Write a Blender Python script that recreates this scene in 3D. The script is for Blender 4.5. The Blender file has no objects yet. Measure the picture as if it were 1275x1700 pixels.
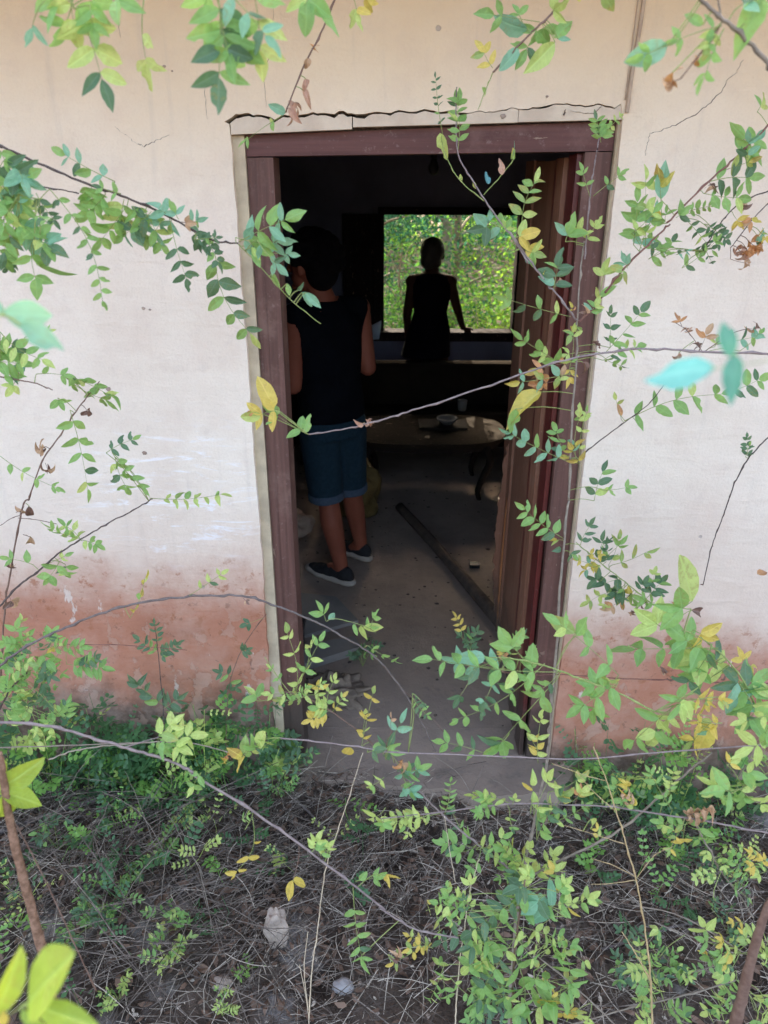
import bpy, bmesh, math, random
import numpy as np
from mathutils import Vector, Matrix, noise as mnoise

# ------------------------------------------------------------------ camera, light, exposure
S = bpy.context.scene
C = S.collection
D = bpy.data
rad = math.radians
camd = D.cameras.new('camera')
cam = D.objects.new('camera', camd); C.objects.link(cam)
camd.sensor_fit = 'VERTICAL'
camd.sensor_height = 9.2
camd.sensor_width = 6.9
camd.lens = 1260.0 / 1700.0 * 9.2
camd.clip_start = 0.02
camd.clip_end = 2000
cam.location = (0, -2.155, 1.968)
cam.rotation_mode = 'XYZ'
cam.matrix_world = Matrix.Translation((0, -2.155, 1.968)) @ Matrix.Rotation(rad(90 - 24), 4, 'X') @ Matrix.Rotation(rad(0.3), 4, 'Z')
camd.dof.use_dof = True
camd.dof.focus_distance = 1.85
camd.dof.aperture_fstop = 1.5
S.camera = cam
CAM = Vector((0, -2.155, 1.968))

SUN_EL, SUN_ROT = 39, -8
W = D.worlds.new('World'); S.world = W; W.use_nodes = True
nt = W.node_tree
bg = nt.nodes['Background']
sky = nt.nodes.new('ShaderNodeTexSky'); sky.sky_type = 'NISHITA'; sky.sun_disc = False
sky.sun_elevation = rad(SUN_EL); sky.sun_rotation = rad(SUN_ROT)
sky.air_density = .8; sky.dust_density = 6.0; sky.ozone_density = 0.0
nt.links.new(sky.outputs[0], bg.inputs[0]); bg.inputs[1].default_value = 0.15
sl = D.lights.new('sun', 'SUN'); sl.energy = 2.3; sl.angle = rad(0.55); sl.color = (1, .95, .86)
so = D.objects.new('sun', sl); C.objects.link(so)
sd = Vector((math.sin(rad(SUN_ROT)) * math.cos(rad(SUN_EL)), math.cos(rad(SUN_ROT)) * math.cos(rad(SUN_EL)), math.sin(rad(SUN_EL))))
so.rotation_euler = sd.to_track_quat('Z', 'Y').to_euler(); so.location = (0, 8, 12)
S.view_settings.view_transform = 'Standard'; S.view_settings.look = 'None'
S.view_settings.gamma = 1; S.view_settings.exposure = 3.17
S.view_settings.use_white_balance = True; S.view_settings.white_balance_temperature = 7400; S.view_settings.white_balance_tint = 8
S.render.engine = 'CYCLES'
try:
    S.cycles.use_denoising = True
    S.cycles.max_bounces = 8; S.cycles.diffuse_bounces = 5; S.cycles.transmission_bounces = 5; S.cycles.transparent_max_bounces = 6
except Exception: pass
random.seed(4); RNG = np.random.default_rng(7)

# ------------------------------------------------------------------ materials
def mat(name):
    m = D.materials.new(name); m.use_nodes = True
    t = m.node_tree; p = t.nodes['Principled BSDF']
    return m, t, p
class N:
    """small node helper"""
    def __init__(s, t): s.t = t
    def n(s, typ, **kw):
        x = s.t.nodes.new(typ)
        for k, v in kw.items(): setattr(x, k, v)
        return x
    def l(s, a, b): s.t.links.new(a, b)
    def val(s, sock, v):
        if isinstance(v, (int, float)): sock.default_value = v
        elif isinstance(v, (tuple, list)): sock.default_value = (*v, 1) if len(v) == 3 and len(sock.default_value) == 4 else v
        else: s.l(v, sock)
    def mix(s, f, a, b, mode='MIX'):
        x = s.n('ShaderNodeMix', data_type='RGBA', blend_type=mode); x.clamp_factor = True
        s.val(x.inputs[0], f); s.val(x.inputs[6], a); s.val(x.inputs[7], b); return x.outputs[2]
    def math(s, op, a, b=0, c=0):
        x = s.n('ShaderNodeMath', operation=op); s.val(x.inputs[0], a); s.val(x.inputs[1], b); s.val(x.inputs[2], c); return x.outputs[0]
    def ramp(s, f, lo, hi):
        x = s.n('ShaderNodeMapRange', interpolation_type='SMOOTHSTEP'); x.clamp = True
        s.val(x.inputs[0], f); s.val(x.inputs[1], lo); s.val(x.inputs[2], hi); return x.outputs[0]
    def noise(s, vec, scale, det=4, rough=.55, dist=0):
        x = s.n('ShaderNodeTexNoise'); x.inputs['Scale'].default_value = scale; x.inputs['Detail'].default_value = det
        x.inputs['Roughness'].default_value = rough; x.inputs['Distortion'].default_value = dist
        if vec is not None: s.l(vec, x.inputs['Vector'])
        return x.outputs[0]
    def mapping(s, vec, scale=(1, 1, 1), rot=(0, 0, 0), loc=(0, 0, 0)):
        x = s.n('ShaderNodeMapping'); s.l(vec, x.inputs[0]); x.inputs[1].default_value = loc; x.inputs[2].default_value = rot; x.inputs[3].default_value = scale
        return x.outputs[0]
    def pos(s): return s.n('ShaderNodeNewGeometry').outputs['Position']
    def obj(s): return s.n('ShaderNodeTexCoord').outputs['Object']
    def rand(s): return s.n('ShaderNodeObjectInfo').outputs['Random']
    def xyz(s, v): x = s.n('ShaderNodeSeparateXYZ'); s.l(v, x.inputs[0]); return x.outputs
    def bump(s, h, p, strength=.4, dist=.01):
        x = s.n('ShaderNodeBump'); x.inputs['Strength'].default_value = strength; x.inputs['Distance'].default_value = dist
        s.l(h, x.inputs['Height']); s.l(x.outputs[0], p.inputs['Normal'])

def m_simple(name, a, b, scale=8, rough=.75, bump=.3, bscale=40, spec=.3, stretch=(1, 1, 1), dist=.004, coord='obj'):
    m, t, p = mat(name); h = N(t)
    v = h.obj() if coord == 'obj' else h.pos()
    v = h.mapping(v, stretch)
    f = h.ramp(h.noise(v, scale, 5, .6), .3, .7)
    h.l(h.mix(f, a, b), p.inputs['Base Color'])
    p.inputs['Roughness'].default_value = rough; p.inputs['Specular IOR Level'].default_value = spec
    if bump: h.bump(h.noise(v, bscale, 4, .6), p, bump, dist)
    return m

def m_wall():
    m, t, p = mat('plaster'); h = N(t); P = h.pos(); X, Y, Z = h.xyz(P)
    col = h.mix(h.ramp(h.noise(P, 1.7, 6, .6), .3, .7), (.76, .665, .575), (.85, .765, .675))
    col = h.mix(h.math('MULTIPLY', h.ramp(h.noise(P, 14, 5, .7), .52, .75), .3), col, (.56, .47, .43))
    col = h.mix(h.math('MULTIPLY', h.ramp(h.noise(P, 170, 3, .7), .45, .75), .22), col, (.50, .41, .34))
    # warmer tone towards the top
    zt = h.math('ADD', Z, h.math('MULTIPLY', h.math('SUBTRACT', h.noise(P, 2.2, 4, .55), .5), .35))
    col = h.mix(h.math('MULTIPLY', h.ramp(zt, 1.75, 2.45), .9), col, (.78, .61, .41))
    # pink wash in the middle
    zp = h.math('ADD', Z, h.math('MULTIPLY', h.math('SUBTRACT', h.noise(P, 3.1, 5, .6), .5), .7))
    col = h.mix(h.math('MULTIPLY', h.ramp(zp, 1.2, .7), .38), col, (.64, .45, .36))
    # faint grey run marks
    mk = h.mapping(P, (9, 1, .7)); col = h.mix(h.math('MULTIPLY', h.ramp(h.noise(mk, 2.3, 4, .6), .56, .78), .22), col, (.45, .40, .38))
    # white rubbed strokes
    sv = h.mapping(P, (3.0, 1, 16), (0, rad(24), 0)); st = h.ramp(h.noise(sv, 2.0, 5, .7, .8), .52, .66)
    dx = h.math('MULTIPLY', h.math('ADD', X, .62), 1.9); dz = h.math('MULTIPLY', h.math('SUBTRACT', Z, 1.06), 2.6)
    rg = h.ramp(h.math('SQRT', h.math('ADD', h.math('MULTIPLY', dx, dx), h.math('MULTIPLY', dz, dz))), .85, .25)
    col = h.mix(h.math('MULTIPLY', h.math('MULTIPLY', st, rg), .95), col, (.86, .85, .88))
    # red earth band splashed up the wall
    side = h.math('MULTIPLY', h.ramp(X, -.2, .6), .20)
    zb = h.math('ADD', h.math('ADD', Z, side), h.math('MULTIPLY', h.math('SUBTRACT', h.noise(P, 2.6, 8, .7), .5), .60))
    red = h.mix(h.noise(P, 9, 5, .6), (.35, .125, .075), (.50, .225, .145))
    col = h.mix(h.math('MULTIPLY', h.ramp(zb, .93, .58), .95), col, red)
    bl = h.math('MULTIPLY', h.ramp(h.noise(P, 17, 5, .7), .55, .64), h.math('MULTIPLY', h.ramp(zb, .85, .74), h.ramp(zb, .38, .6)))
    col = h.mix(h.math('MULTIPLY', bl, .8), col, (.36, .14, .075))
    pe = h.math('MULTIPLY', h.ramp(h.noise(h.mapping(P, (1.6, 1, .7)), 7.5, 6, .65), .63, .67), h.ramp(zb, .95, .78))
    col = h.mix(h.math('MULTIPLY', pe, .8), col, (.70, .60, .54))
    # grey mouldy foot
    zg = h.math('ADD', h.math('ADD', Z, side), h.math('MULTIPLY', h.math('SUBTRACT', h.noise(P, 4, 8, .72), .5), .45))
    gc = h.mix(h.ramp(h.noise(P, 11, 9, .75), .35, .68), (.075, .058, .048), (.235, .175, .145))
    col = h.mix(h.math('MULTIPLY', h.ramp(zg, .40, .20), .93), col, gc)
    fl = h.noise(h.mapping(P, (1, 1, .8)), 8.5, 8, .62)
    fm = h.math('MULTIPLY', h.ramp(fl, .565, .578), h.ramp(zb, .80, .50))
    col = h.mix(h.math('MULTIPLY', fm, .4), col, (.50, .35, .28))
    dk = h.math('MULTIPLY', h.ramp(h.noise(P, 23, 6, .7), .60, .625), h.ramp(zb, .9, .5))
    col = h.mix(h.math('MULTIPLY', dk, .6), col, (.17, .085, .06))
    mo = h.ramp(h.noise(P, 5.5, 6, .66), .44, .66); col = h.mix(h.math('MULTIPLY', mo, .22), col, (.62, .47, .40))
    # small chips
    vo = h.n('ShaderNodeTexVoronoi'); vo.inputs['Scale'].default_value = 7; h.l(P, vo.inputs['Vector'])
    sp = h.math('MULTIPLY', h.ramp(h.math('ADD', vo.outputs['Distance'], h.math('MULTIPLY', h.noise(P, 60, 2), .05)), .075, .06), h.ramp(h.xyz(vo.outputs['Color'])[0], .8, .82))
    col = h.mix(h.math('MULTIPLY', sp, .6), col, (.36, .31, .30))
    h.l(col, p.inputs['Base Color']); p.inputs['Roughness'].default_value = .88; p.inputs['Specular IOR Level'].default_value = .25
    hh = h.math('ADD', h.math('MULTIPLY', h.noise(P, 9, 5, .6), .7), h.math('ADD', h.math('MULTIPLY', h.noise(P, 110, 4, .65), .35), h.math('ADD', h.math('MULTIPLY', sp, -.6), h.math('MULTIPLY', h.math('ADD', fm, pe), -.35))))
    tw = h.noise(h.mapping(P, (1.2, 1, 5), (0, rad(-20), 0)), 4.5, 4, .55, .5)
    hh = h.math('ADD', hh, h.math('MULTIPLY', tw, .9))
    h.bump(hh, p, .6, .009)
    return m

def m_wood(name, a, b, c, rough=.5, ax='z', worn=.5, spec=.4):
    m, t, p = mat(name); h = N(t); P = h.pos()
    sc = {'z': (60, 60, 2.2), 'x': (2.2, 60, 60)}[ax]
    g = h.noise(h.mapping(P, sc), 1, 5, .6, .3)
    col = h.mix(h.ramp(g, .3, .7), a, b)
    w = h.math('MULTIPLY', h.ramp(h.noise(P, 6, 6, .7), .5, .68), worn)
    col = h.mix(w, col, c)
    chip = h.math('MULTIPLY', h.ramp(h.noise(h.mapping(P, tuple(.25 + .75 * (q > 10) for q in sc)), 38, 5, .7), .655, .675), worn * 1.3)
    col = h.mix(h.math('MINIMUM', chip, .75), col, (.36, .27, .21))
    d = h.math('MULTIPLY', h.ramp(h.noise(P, 55, 4, .7), .58, .75), .35)
    col = h.mix(d, col, (.32, .24, .22))
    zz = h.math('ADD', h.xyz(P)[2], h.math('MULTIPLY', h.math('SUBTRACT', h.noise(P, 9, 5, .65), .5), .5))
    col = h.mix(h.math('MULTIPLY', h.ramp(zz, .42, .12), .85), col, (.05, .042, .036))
    h.l(col, p.inputs['Base Color']); p.inputs['Roughness'].default_value = rough; p.inputs['Specular IOR Level'].default_value = spec
    h.bump(h.math('ADD', g, h.math('MULTIPLY', h.noise(P, 90, 3), .4)), p, .35, .003)
    return m

def m_bark(name, a, b, rough=.8, sc=60):
    m, t, p = mat(name); h = N(t); P = h.pos()
    n1 = h.noise(P, sc, 5, .65); n2 = h.noise(P, sc * 4, 3, .6)
    h.l(h.mix(h.ramp(n1, .35, .68), a, b), p.inputs['Base Color'])
    p.inputs['Roughness'].default_value = rough; p.inputs['Specular IOR Level'].default_value = .3
    h.bump(h.math('ADD', n1, n2), p, .6, .002)
    return m

def m_leaf(name, c1, c2, tip=None, spot=None, trans=.35, rough=.42, veins=.8, under=None, spec=.42):
    """leaf blade: own colour varies per leaf, midrib and side veins, blotches, light shining through"""
    m, t, p = mat(name); h = N(t); O = h.obj(); X, Y, Z = h.xyz(O); r = h.rand()
    col = h.mix(r, c1, c2)
    nz = h.noise(O, 3.5, 4, .6)
    col = h.mix(h.math('MULTIPLY', h.ramp(nz, .45, .7), .4), col, tuple(min(1, x * 1.45) for x in c2))
    if tip:
        f = h.ramp(h.math('ADD', X, h.math('ADD', h.math('MULTIPLY', h.math('SUBTRACT', h.noise(O, 4, 4, .6), .5), .9), h.math('MULTIPLY', h.math('SUBTRACT', r, .5), .8))), .5, .75)
        col = h.mix(f, col, tip)
    if spot:
        col = h.mix(h.ramp(h.noise(O, 9, 3, .6), .64, .7), col, spot)
    if veins:
        old = h.math('MULTIPLY', h.ramp(r, .5, 1), h.ramp(h.math('ADD', h.noise(O, 6, 4, .65), h.math('MULTIPLY', X, .12)), .58, .68))
        col = h.mix(h.math('MULTIPLY', old, .7), col, (.36, .30, .07))
        col = h.mix(h.math('MULTIPLY', h.ramp(h.noise(O, 16, 3, .6), .68, .72), .7), col, (.16, .09, .04))
    aY = h.math('ABSOLUTE', Y)
    mid = h.ramp(aY, .036, .010)
    wv = h.math('PINGPONG', h.math('ADD', h.math('SUBTRACT', X, h.math('MULTIPLY', aY, .9)), 0), .055)
    sv = h.math('MULTIPLY', h.ramp(wv, .012, .002), .5)
    vn = h.math('MULTIPLY', h.math('MAXIMUM', mid, sv), veins)
    col = h.mix(vn, col, tuple(min(1, x * 1.35 + .10) for x in c1))
    back = h.n('ShaderNodeNewGeometry').outputs['Backfacing']
    colb = h.mix(h.math('MULTIPLY', back, .45), col, under or tuple(min(1, x * .9 + .09) for x in c1))
    h.l(colb, p.inputs['Base Color']); p.inputs['Roughness'].default_value = rough - .06; p.inputs['Specular IOR Level'].default_value = spec
    h.bump(h.math('ADD', h.math('MULTIPLY', vn, -1.0), h.math('MULTIPLY', nz, .8)), p, .35, .02)
    tr = h.n('ShaderNodeBsdfTranslucent')
    h.l(h.mix(.5, col, tuple(min(1, x * 2.2) for x in c2)), tr.inputs[0])
    mx = h.n('ShaderNodeMixShader'); mx.inputs[0].default_value = trans
    h.l(p.outputs[0], mx.inputs[1]); h.l(tr.outputs[0], mx.inputs[2])
    h.l(mx.outputs[0], t.nodes['Material Output'].inputs[0])
    return m

M = {}
M['wall'] = m_wall()
M['filler'] = m_simple('cement_filler', (.58, .49, .355), (.42, .35, .26), 16, .9, .5, 60, coord='pos')
M['core'] = m_simple('rubble_core', (.10, .085, .075), (.20, .17, .15), 20, .95, .9, 50, coord='pos', dist=.02)
M['lintel'] = m_simple('lintel_plaster', (.70, .60, .49), (.58, .48, .39), 12, .9, .5, 70, coord='pos')
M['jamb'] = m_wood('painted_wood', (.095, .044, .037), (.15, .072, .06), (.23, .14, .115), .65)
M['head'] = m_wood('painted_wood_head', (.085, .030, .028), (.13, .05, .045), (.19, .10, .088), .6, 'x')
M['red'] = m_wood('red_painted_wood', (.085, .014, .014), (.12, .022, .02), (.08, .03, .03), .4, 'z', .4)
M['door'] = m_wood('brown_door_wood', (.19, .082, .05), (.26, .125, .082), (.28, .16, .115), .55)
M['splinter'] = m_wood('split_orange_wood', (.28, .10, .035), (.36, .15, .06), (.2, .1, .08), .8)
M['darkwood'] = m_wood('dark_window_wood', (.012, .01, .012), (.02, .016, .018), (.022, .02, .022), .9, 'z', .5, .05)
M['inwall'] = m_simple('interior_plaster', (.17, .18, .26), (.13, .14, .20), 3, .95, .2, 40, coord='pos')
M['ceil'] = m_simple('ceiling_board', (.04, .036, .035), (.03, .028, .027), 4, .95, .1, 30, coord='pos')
M['roof'] = m_simple('roof_sheet', (.30, .17, .10), (.24, .13, .08), 4, .8, .2, 30, coord='pos')
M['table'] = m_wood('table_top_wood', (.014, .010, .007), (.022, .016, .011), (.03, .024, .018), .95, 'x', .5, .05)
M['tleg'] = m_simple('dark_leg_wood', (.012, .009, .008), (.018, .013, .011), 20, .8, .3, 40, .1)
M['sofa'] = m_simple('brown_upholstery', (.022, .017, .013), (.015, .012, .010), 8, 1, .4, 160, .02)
M['white'] = m_simple('white_ceramic', (.17, .165, .16), (.14, .135, .13), 9, .6, .05)
M['paper'] = m_simple('pale_blue_paper', (.42, .52, .66), (.5, .6, .72), 8, .8, .1)
M['blue'] = m_simple('grey_blue_board', (.25, .23, .215), (.19, .175, .165), 5, .8, .2)
M['black'] = m_simple('black_plastic', (.012, .012, .014), (.02, .02, .022), 9, .5, .1)
M['bag'] = m_simple('yellow_sack', (.15, .10, .035), (.10, .07, .028), 7, .8, .5, 30, dist=.02)
M['cloth'] = m_simple('old_rag', (.26, .20, .155), (.15, .115, .09), 8, .95, .6, 30, dist=.02)
M['pale'] = m_simple('pale_sack', (.52, .40, .33), (.38, .29, .24), 9, .9, .6, 25, dist=.02)
M['pole'] = m_simple('rotten_timber', (.06, .045, .038), (.10, .075, .06), 20, .9, .6, 60)
M['glass'] = m_simple('dusty_bulb_glass', (.03, .03, .034), (.045, .045, .05), 4, .3, 0)
M['skin'] = m_simple('skin', (.25, .078, .048), (.20, .058, .036), 6, .6, .1, 120, .25)
M['hair'] = m_simple('dark_hair', (.003, .003, .004), (.006, .005, .006), 60, .8, .9, 160, .1, dist=.012)
M['hairg'] = m_simple('grey_brown_hair', (.03, .027, .026), (.05, .045, .042), 60, .5, .8, 160, .4, (1, 1, .2), .01)
M['tank'] = m_simple('black_jersey', (.0035, .004, .006), (.005, .006, .009), 10, 1, .3, 30, .03, dist=.02)
M['denim'] = m_simple('blue_denim', (.006, .022, .036), (.010, .030, .048), 60, .9, .4, 220, .2)
M['hem'] = m_simple('rolled_denim_hem', (.04, .065, .10), (.055, .08, .12), 60, .9, .4, 220, .2)
M['shoe'] = m_simple('black_mesh_shoe', (.014, .014, .017), (.022, .022, .026), 90, .8, .4, 200)
M['sole'] = m_simple('off_white_rubber', (.40, .35, .31), (.33, .29, .26), 12, .6, .1)
M['dress'] = m_simple('black_dress', (.004, .004, .007), (.006, .005, .009), 10, 1, .3, 30, .03, dist=.02)
M['stone'] = m_simple('grey_brown_stone', (.52, .42, .35), (.34, .27, .23), 14, .9, .8, 50, dist=.01)
M['stonew'] = m_simple('pale_stone', (.42, .40, .40), (.33, .31, .31), 14, .9, .6, 50, dist=.01)
M['cable'] = m_simple('painted_cable', (.55, .43, .33), (.42, .32, .25), 30, .7, .3, 50)
M['crack'] = m_simple('crack_void', (.14, .10, .08), (.09, .07, .06), 40, 1, 0)
M['nail'] = m_simple('rusty_plug', (.30, .22, .18), (.42, .34, .29), 30, .8, .4, 60)

def m_floor():
    m, t, p = mat('dusty_concrete'); h = N(t); P = h.pos(); X, Y, Z = h.xyz(P)
    col = h.mix(h.ramp(h.noise(P, 3, 6, .6), .3, .7), (.33, .25, .20), (.235, .18, .148))
    col = h.mix(h.math('MULTIPLY', h.ramp(h.noise(P, 22, 5, .7), .55, .7), .5), col, (.16, .13, .115))
    col = h.mix(h.math('MULTIPLY', h.ramp(h.noise(P, 7, 5, .7), .58, .72), .5), col, (.12, .10, .09))
    h.l(col, p.inputs['Base Color']); p.inputs['Roughness'].default_value = .85
    h.bump(h.math('ADD', h.noise(P, 12, 5, .6), h.math('MULTIPLY', h.noise(P, 120, 3), .3)), p, .5, .012)
    return m
M['floor'] = m_floor()
def m_ground():
    m, t, p = mat('dry_soil'); h = N(t); P = h.pos()
    col = h.mix(h.ramp(h.noise(P, 6, 7, .65), .3, .7), (.045, .033, .027), (.155, .118, .096))
    col = h.mix(h.math('MULTIPLY', h.ramp(h.noise(P, 38, 5, .7), .5, .68), .6), col, (.03, .023, .02))
    col = h.mix(h.math('MULTIPLY', h.ramp(h.noise(P, 4.2, 4, .6), .57, .68), .55), col, (.44, .41, .395))
    h.l(col, p.inputs['Base Color']); p.inputs['Roughness'].default_value = 1; p.inputs['Specular IOR Level'].default_value = .02
    h.bump(h.math('ADD', h.noise(P, 60, 6, .7), h.noise(P, 15, 3)), p, .8, .015)
    return m
M['ground'] = m_ground()
for k, a, b in (('brown', (.16, .095, .07), (.23, .15, .12)), ('dark', (.075, .055, .05), (.13, .10, .09)), ('lilac', (.21, .165, .165), (.31, .255, .245)),
                ('grey', (.20, .165, .135), (.29, .245, .20)), ('greyd', (.13, .105, .10), (.20, .165, .155)), ('greyb', (.26, .22, .17), (.34, .30, .24)),
                ('red', (.17, .075, .06), (.25, .13, .105)), ('tan', (.46, .33, .17), (.58, .44, .25)), ('straw', (.56, .46, .33), (.70, .60, .46))):
    M['s_' + k] = m_bark('stem_' + k, a, b)
M['s_green'] = m_bark('stem_green', (.22, .30, .09), (.33, .38, .15), .6)
M['s_bark'] = m_bark('flaky_brown_bark', (.17, .095, .06), (.33, .20, .14), .85, 110)
M['s_brownb'] = m_bark('smooth_brown_bark', (.15, .09, .07), (.22, .14, .11), .8, 70)
LM = {
 'green': m_leaf('leaf_green', (.16, .36, .085), (.30, .55, .14), trans=.4),
 'dark': m_leaf('leaf_dark', (.055, .15, .065), (.10, .22, .09)),
 'lime': m_leaf('leaf_lime', (.40, .56, .12), (.56, .69, .22), spot=(.42, .34, .10)),
 'teal': m_leaf('leaf_teal', (.15, .38, .22), (.24, .50, .33), rough=.28),  # sky reflection painted into the leaf colour as a blue-green tint
 'deepteal': m_leaf('leaf_deep_teal', (.05, .25, .17), (.07, .30, .21), rough=.35),  # deeper blue-green, sky reflection put into the colour
 'cyan': m_leaf('leaf_cyan', (.07, .29, .32), (.09, .32, .36), rough=.45),  # bluish sky reflection put into the colour
 'yellow': m_leaf('leaf_yellow', (.62, .46, .07), (.72, .58, .12), spot=(.40, .20, .06)),
 'half': m_leaf('leaf_turning', (.50, .44, .08), (.66, .50, .08), tip=(.36, .12, .05)),
 'halfg': m_leaf('leaf_green_brown', (.24, .38, .10), (.30, .42, .10), tip=(.55, .40, .08), spot=(.3, .16, .06)),
 'orange': m_leaf('leaf_orange', (.52, .22, .08), (.62, .32, .12), tip=(.40, .16, .09), trans=.25),
 'pink': m_leaf('leaf_pink_dry', (.50, .27, .19), (.58, .36, .26), tip=(.36, .16, .10), trans=.25),
 'brown': m_leaf('leaf_withered', (.16, .08, .055), (.24, .13, .09), trans=.12, rough=.7),
 'tan': m_leaf('leaf_tan_dry', (.46, .27, .15), (.54, .35, .21), trans=.15, rough=.7),
 'straw': m_leaf('leaf_straw', (.62, .55, .44), (.7, .62, .5), trans=.2, rough=.7),
 'bright': m_leaf('leaf_bright_lime', (.26, .42, .04), (.36, .50, .05), trans=.45),
}
PAL = {'g': ('green',) * 7 + ('lime', 'dark'), 'd': ('dark',) * 5 + ('green',), 'b': ('teal',) * 4 + ('green', 'green', 'dark'),
       'l': ('lime',) * 5 + ('green', 'green', 'halfg'), 'y': ('yellow',) * 4 + ('lime', 'halfg'), 'Y': ('yellow',), 'o': ('orange',) * 4 + ('half', 'tan'),
       'p': ('pink',), 'w': ('brown', 'brown', 'tan'), 'm': ('half', 'yellow', 'lime', 'teal', 'green', 'halfg'), 't': ('deepteal',), 'c': ('cyan',), 'q': ('half',),
       'n': ('halfg', 'lime'), 'T': ('tan',), 'S': ('straw',), 'L': ('bright',)}

# ------------------------------------------------------------------ builders
def link(name, me, m=None, parent=None, smooth=False):
    o = D.objects.new(name, me); C.objects.link(o)
    if m is not None and not me.materials: me.materials.append(m)
    if smooth:
        me.polygons.foreach_set('use_smooth', [True] * len(me.polygons))
    if parent: o.parent = parent
    return o
def tag(o, label=None, cat=None, group=None, kind=None):
    if label: o['label'] = label
    if cat: o['category'] = cat
    if group: o['group'] = group
    if kind: o['kind'] = kind
    return o
def empty(name, label, cat, loc=(0, 0, 0), group=None):
    o = D.objects.new(name, None); C.objects.link(o); o.location = loc; o.empty_display_size = .05
    return tag(o, label, cat, group)
def pyd(name, v, f):
    me = D.meshes.new(name); me.from_pydata(v, [], f); me.update(); return me
def frombm(name, bm):
    bmesh.ops.recalc_face_normals(bm, faces=bm.faces)
    me = D.meshes.new(name); bm.to_mesh(me); bm.free(); return me
def box_bm(bm, x0, x1, y0, y1, z0, z1, bev=0):
    r = bmesh.ops.create_cube(bm, size=1)
    for v in r['verts']:
        v.co = Vector(((x0 + x1) / 2 + v.co.x * (x1 - x0), (y0 + y1) / 2 + v.co.y * (y1 - y0), (z0 + z1) / 2 + v.co.z * (z1 - z0)))
    if bev:
        es = list({e for v in r['verts'] for e in v.link_edges})
        bmesh.ops.bevel(bm, geom=es, offset=bev, segments=2, affect='EDGES', profile=.6)
def box(name, m, parent, *a, bev=0.002):
    bm = bmesh.new(); box_bm(bm, *a, bev=bev); return link(name, frombm(name, bm), m, parent)
def prism(name, m, parent, pts, y0, y1, bev=0):
    """outline in the XZ plane, given real depth from y0 to y1"""
    bm = bmesh.new()
    vs = [bm.verts.new((x, y0, z)) for x, z in pts]
    f = bm.faces.new(vs)
    r = bmesh.ops.extrude_face_region(bm, geom=[f])
    for e in r['geom']:
        if isinstance(e, bmesh.types.BMVert): e.co.y = y1
    bmesh.ops.triangulate(bm, faces=[f for f in bm.faces if len(f.verts) > 4])
    return link(name, frombm(name, bm), m, parent)
def tube_data(pts, radii, sides=6, v=None, f=None, jit=0):
    v = [] if v is None else v; f = [] if f is None else f
    pts = [Vector(p) for p in pts]; n = len(pts); b0 = len(v)
    up = Vector((.13, .29, .95))
    for i, p in enumerate(pts):
        d = (pts[min(i + 1, n - 1)] - pts[max(i - 1, 0)])
        if d.length < 1e-9: d = Vector((0, 0, 1))
        d.normalize()
        a = d.cross(up)
        if a.length < .05: a = d.cross(Vector((1, 0, 0)))
        a.normalize(); b = d.cross(a)
        for k in range(sides):
            t = 2 * math.pi * k / sides
            r = radii[i] * (1 + (random.uniform(-jit, jit) if jit else 0))
            v.append(tuple(p + (a * math.cos(t) + b * math.sin(t)) * r))
    for i in range(n - 1):
        for k in range(sides):
            k2 = (k + 1) % sides
            f.append((b0 + i * sides + k, b0 + i * sides + k2, b0 + (i + 1) * sides + k2, b0 + (i + 1) * sides + k))
    f.append(tuple(b0 + k for k in range(sides))[::-1]); f.append(tuple(b0 + (n - 1) * sides + k for k in range(sides)))
    return v, f
def smooth_path(pts, step=4):
    """Catmull-Rom through the points"""
    P = [Vector(p) for p in pts]
    if len(P) < 3:
        return [P[0].lerp(P[-1], i / step) for i in range(step + 1)]
    out = []
    for i in range(len(P) - 1):
        p0, p1, p2, p3 = P[max(i - 1, 0)], P[i], P[i + 1], P[min(i + 2, len(P) - 1)]
        for k in range(step):
            t = k / step
            out.append(.5 * ((2 * p1) + (p2 - p0) * t + (2 * p0 - 5 * p1 + 4 * p2 - p3) * t * t + (3 * p1 - p0 - 3 * p2 + p3) * t ** 3))
    out.append(P[-1]); return out
def tube(name, m, parent, pts, r0, r1, sides=6, step=4, jit=0, wob=0, node=False):
    P = smooth_path(pts, step); n = len(P)
    if wob: P = [p + Vector((random.uniform(-wob, wob), random.uniform(-wob, wob), random.uniform(-wob, wob))) for p in P]
    rd = [r0 + (r1 - r0) * i / (n - 1) for i in range(n)]
    if node:
        i = random.randint(2, 6)
        while i < n - 1: rd[i] *= random.uniform(1.25, 1.6); P[i] = P[i] + Vector((random.uniform(-1, 1), 0, random.uniform(-1, 1))) * rd[i] * .9; i += random.randint(4, 9)
    v, f = tube_data(P, rd, sides, jit=jit)
    return link(name, pyd(name, v, f), m, parent, True)
def lathe(name, m, parent, prof, loc, seg=24, sx=1, sy=1):
    v = []; f = []
    for r, z in prof:
        for k in range(seg):
            t = 2 * math.pi * k / seg; v.append((loc[0] + r * sx * math.cos(t), loc[1] + r * sy * math.sin(t), loc[2] + z))
    n = len(prof)
    for i in range(n - 1):
        for k in range(seg):
            k2 = (k + 1) % seg; f.append((i * seg + k, i * seg + k2, (i + 1) * seg + k2, (i + 1) * seg + k))
    f.append(tuple(range(seg))[::-1]); f.append(tuple((n - 1) * seg + k for k in range(seg)))
    return link(name, pyd(name, v, f), m, parent, True)
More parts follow.
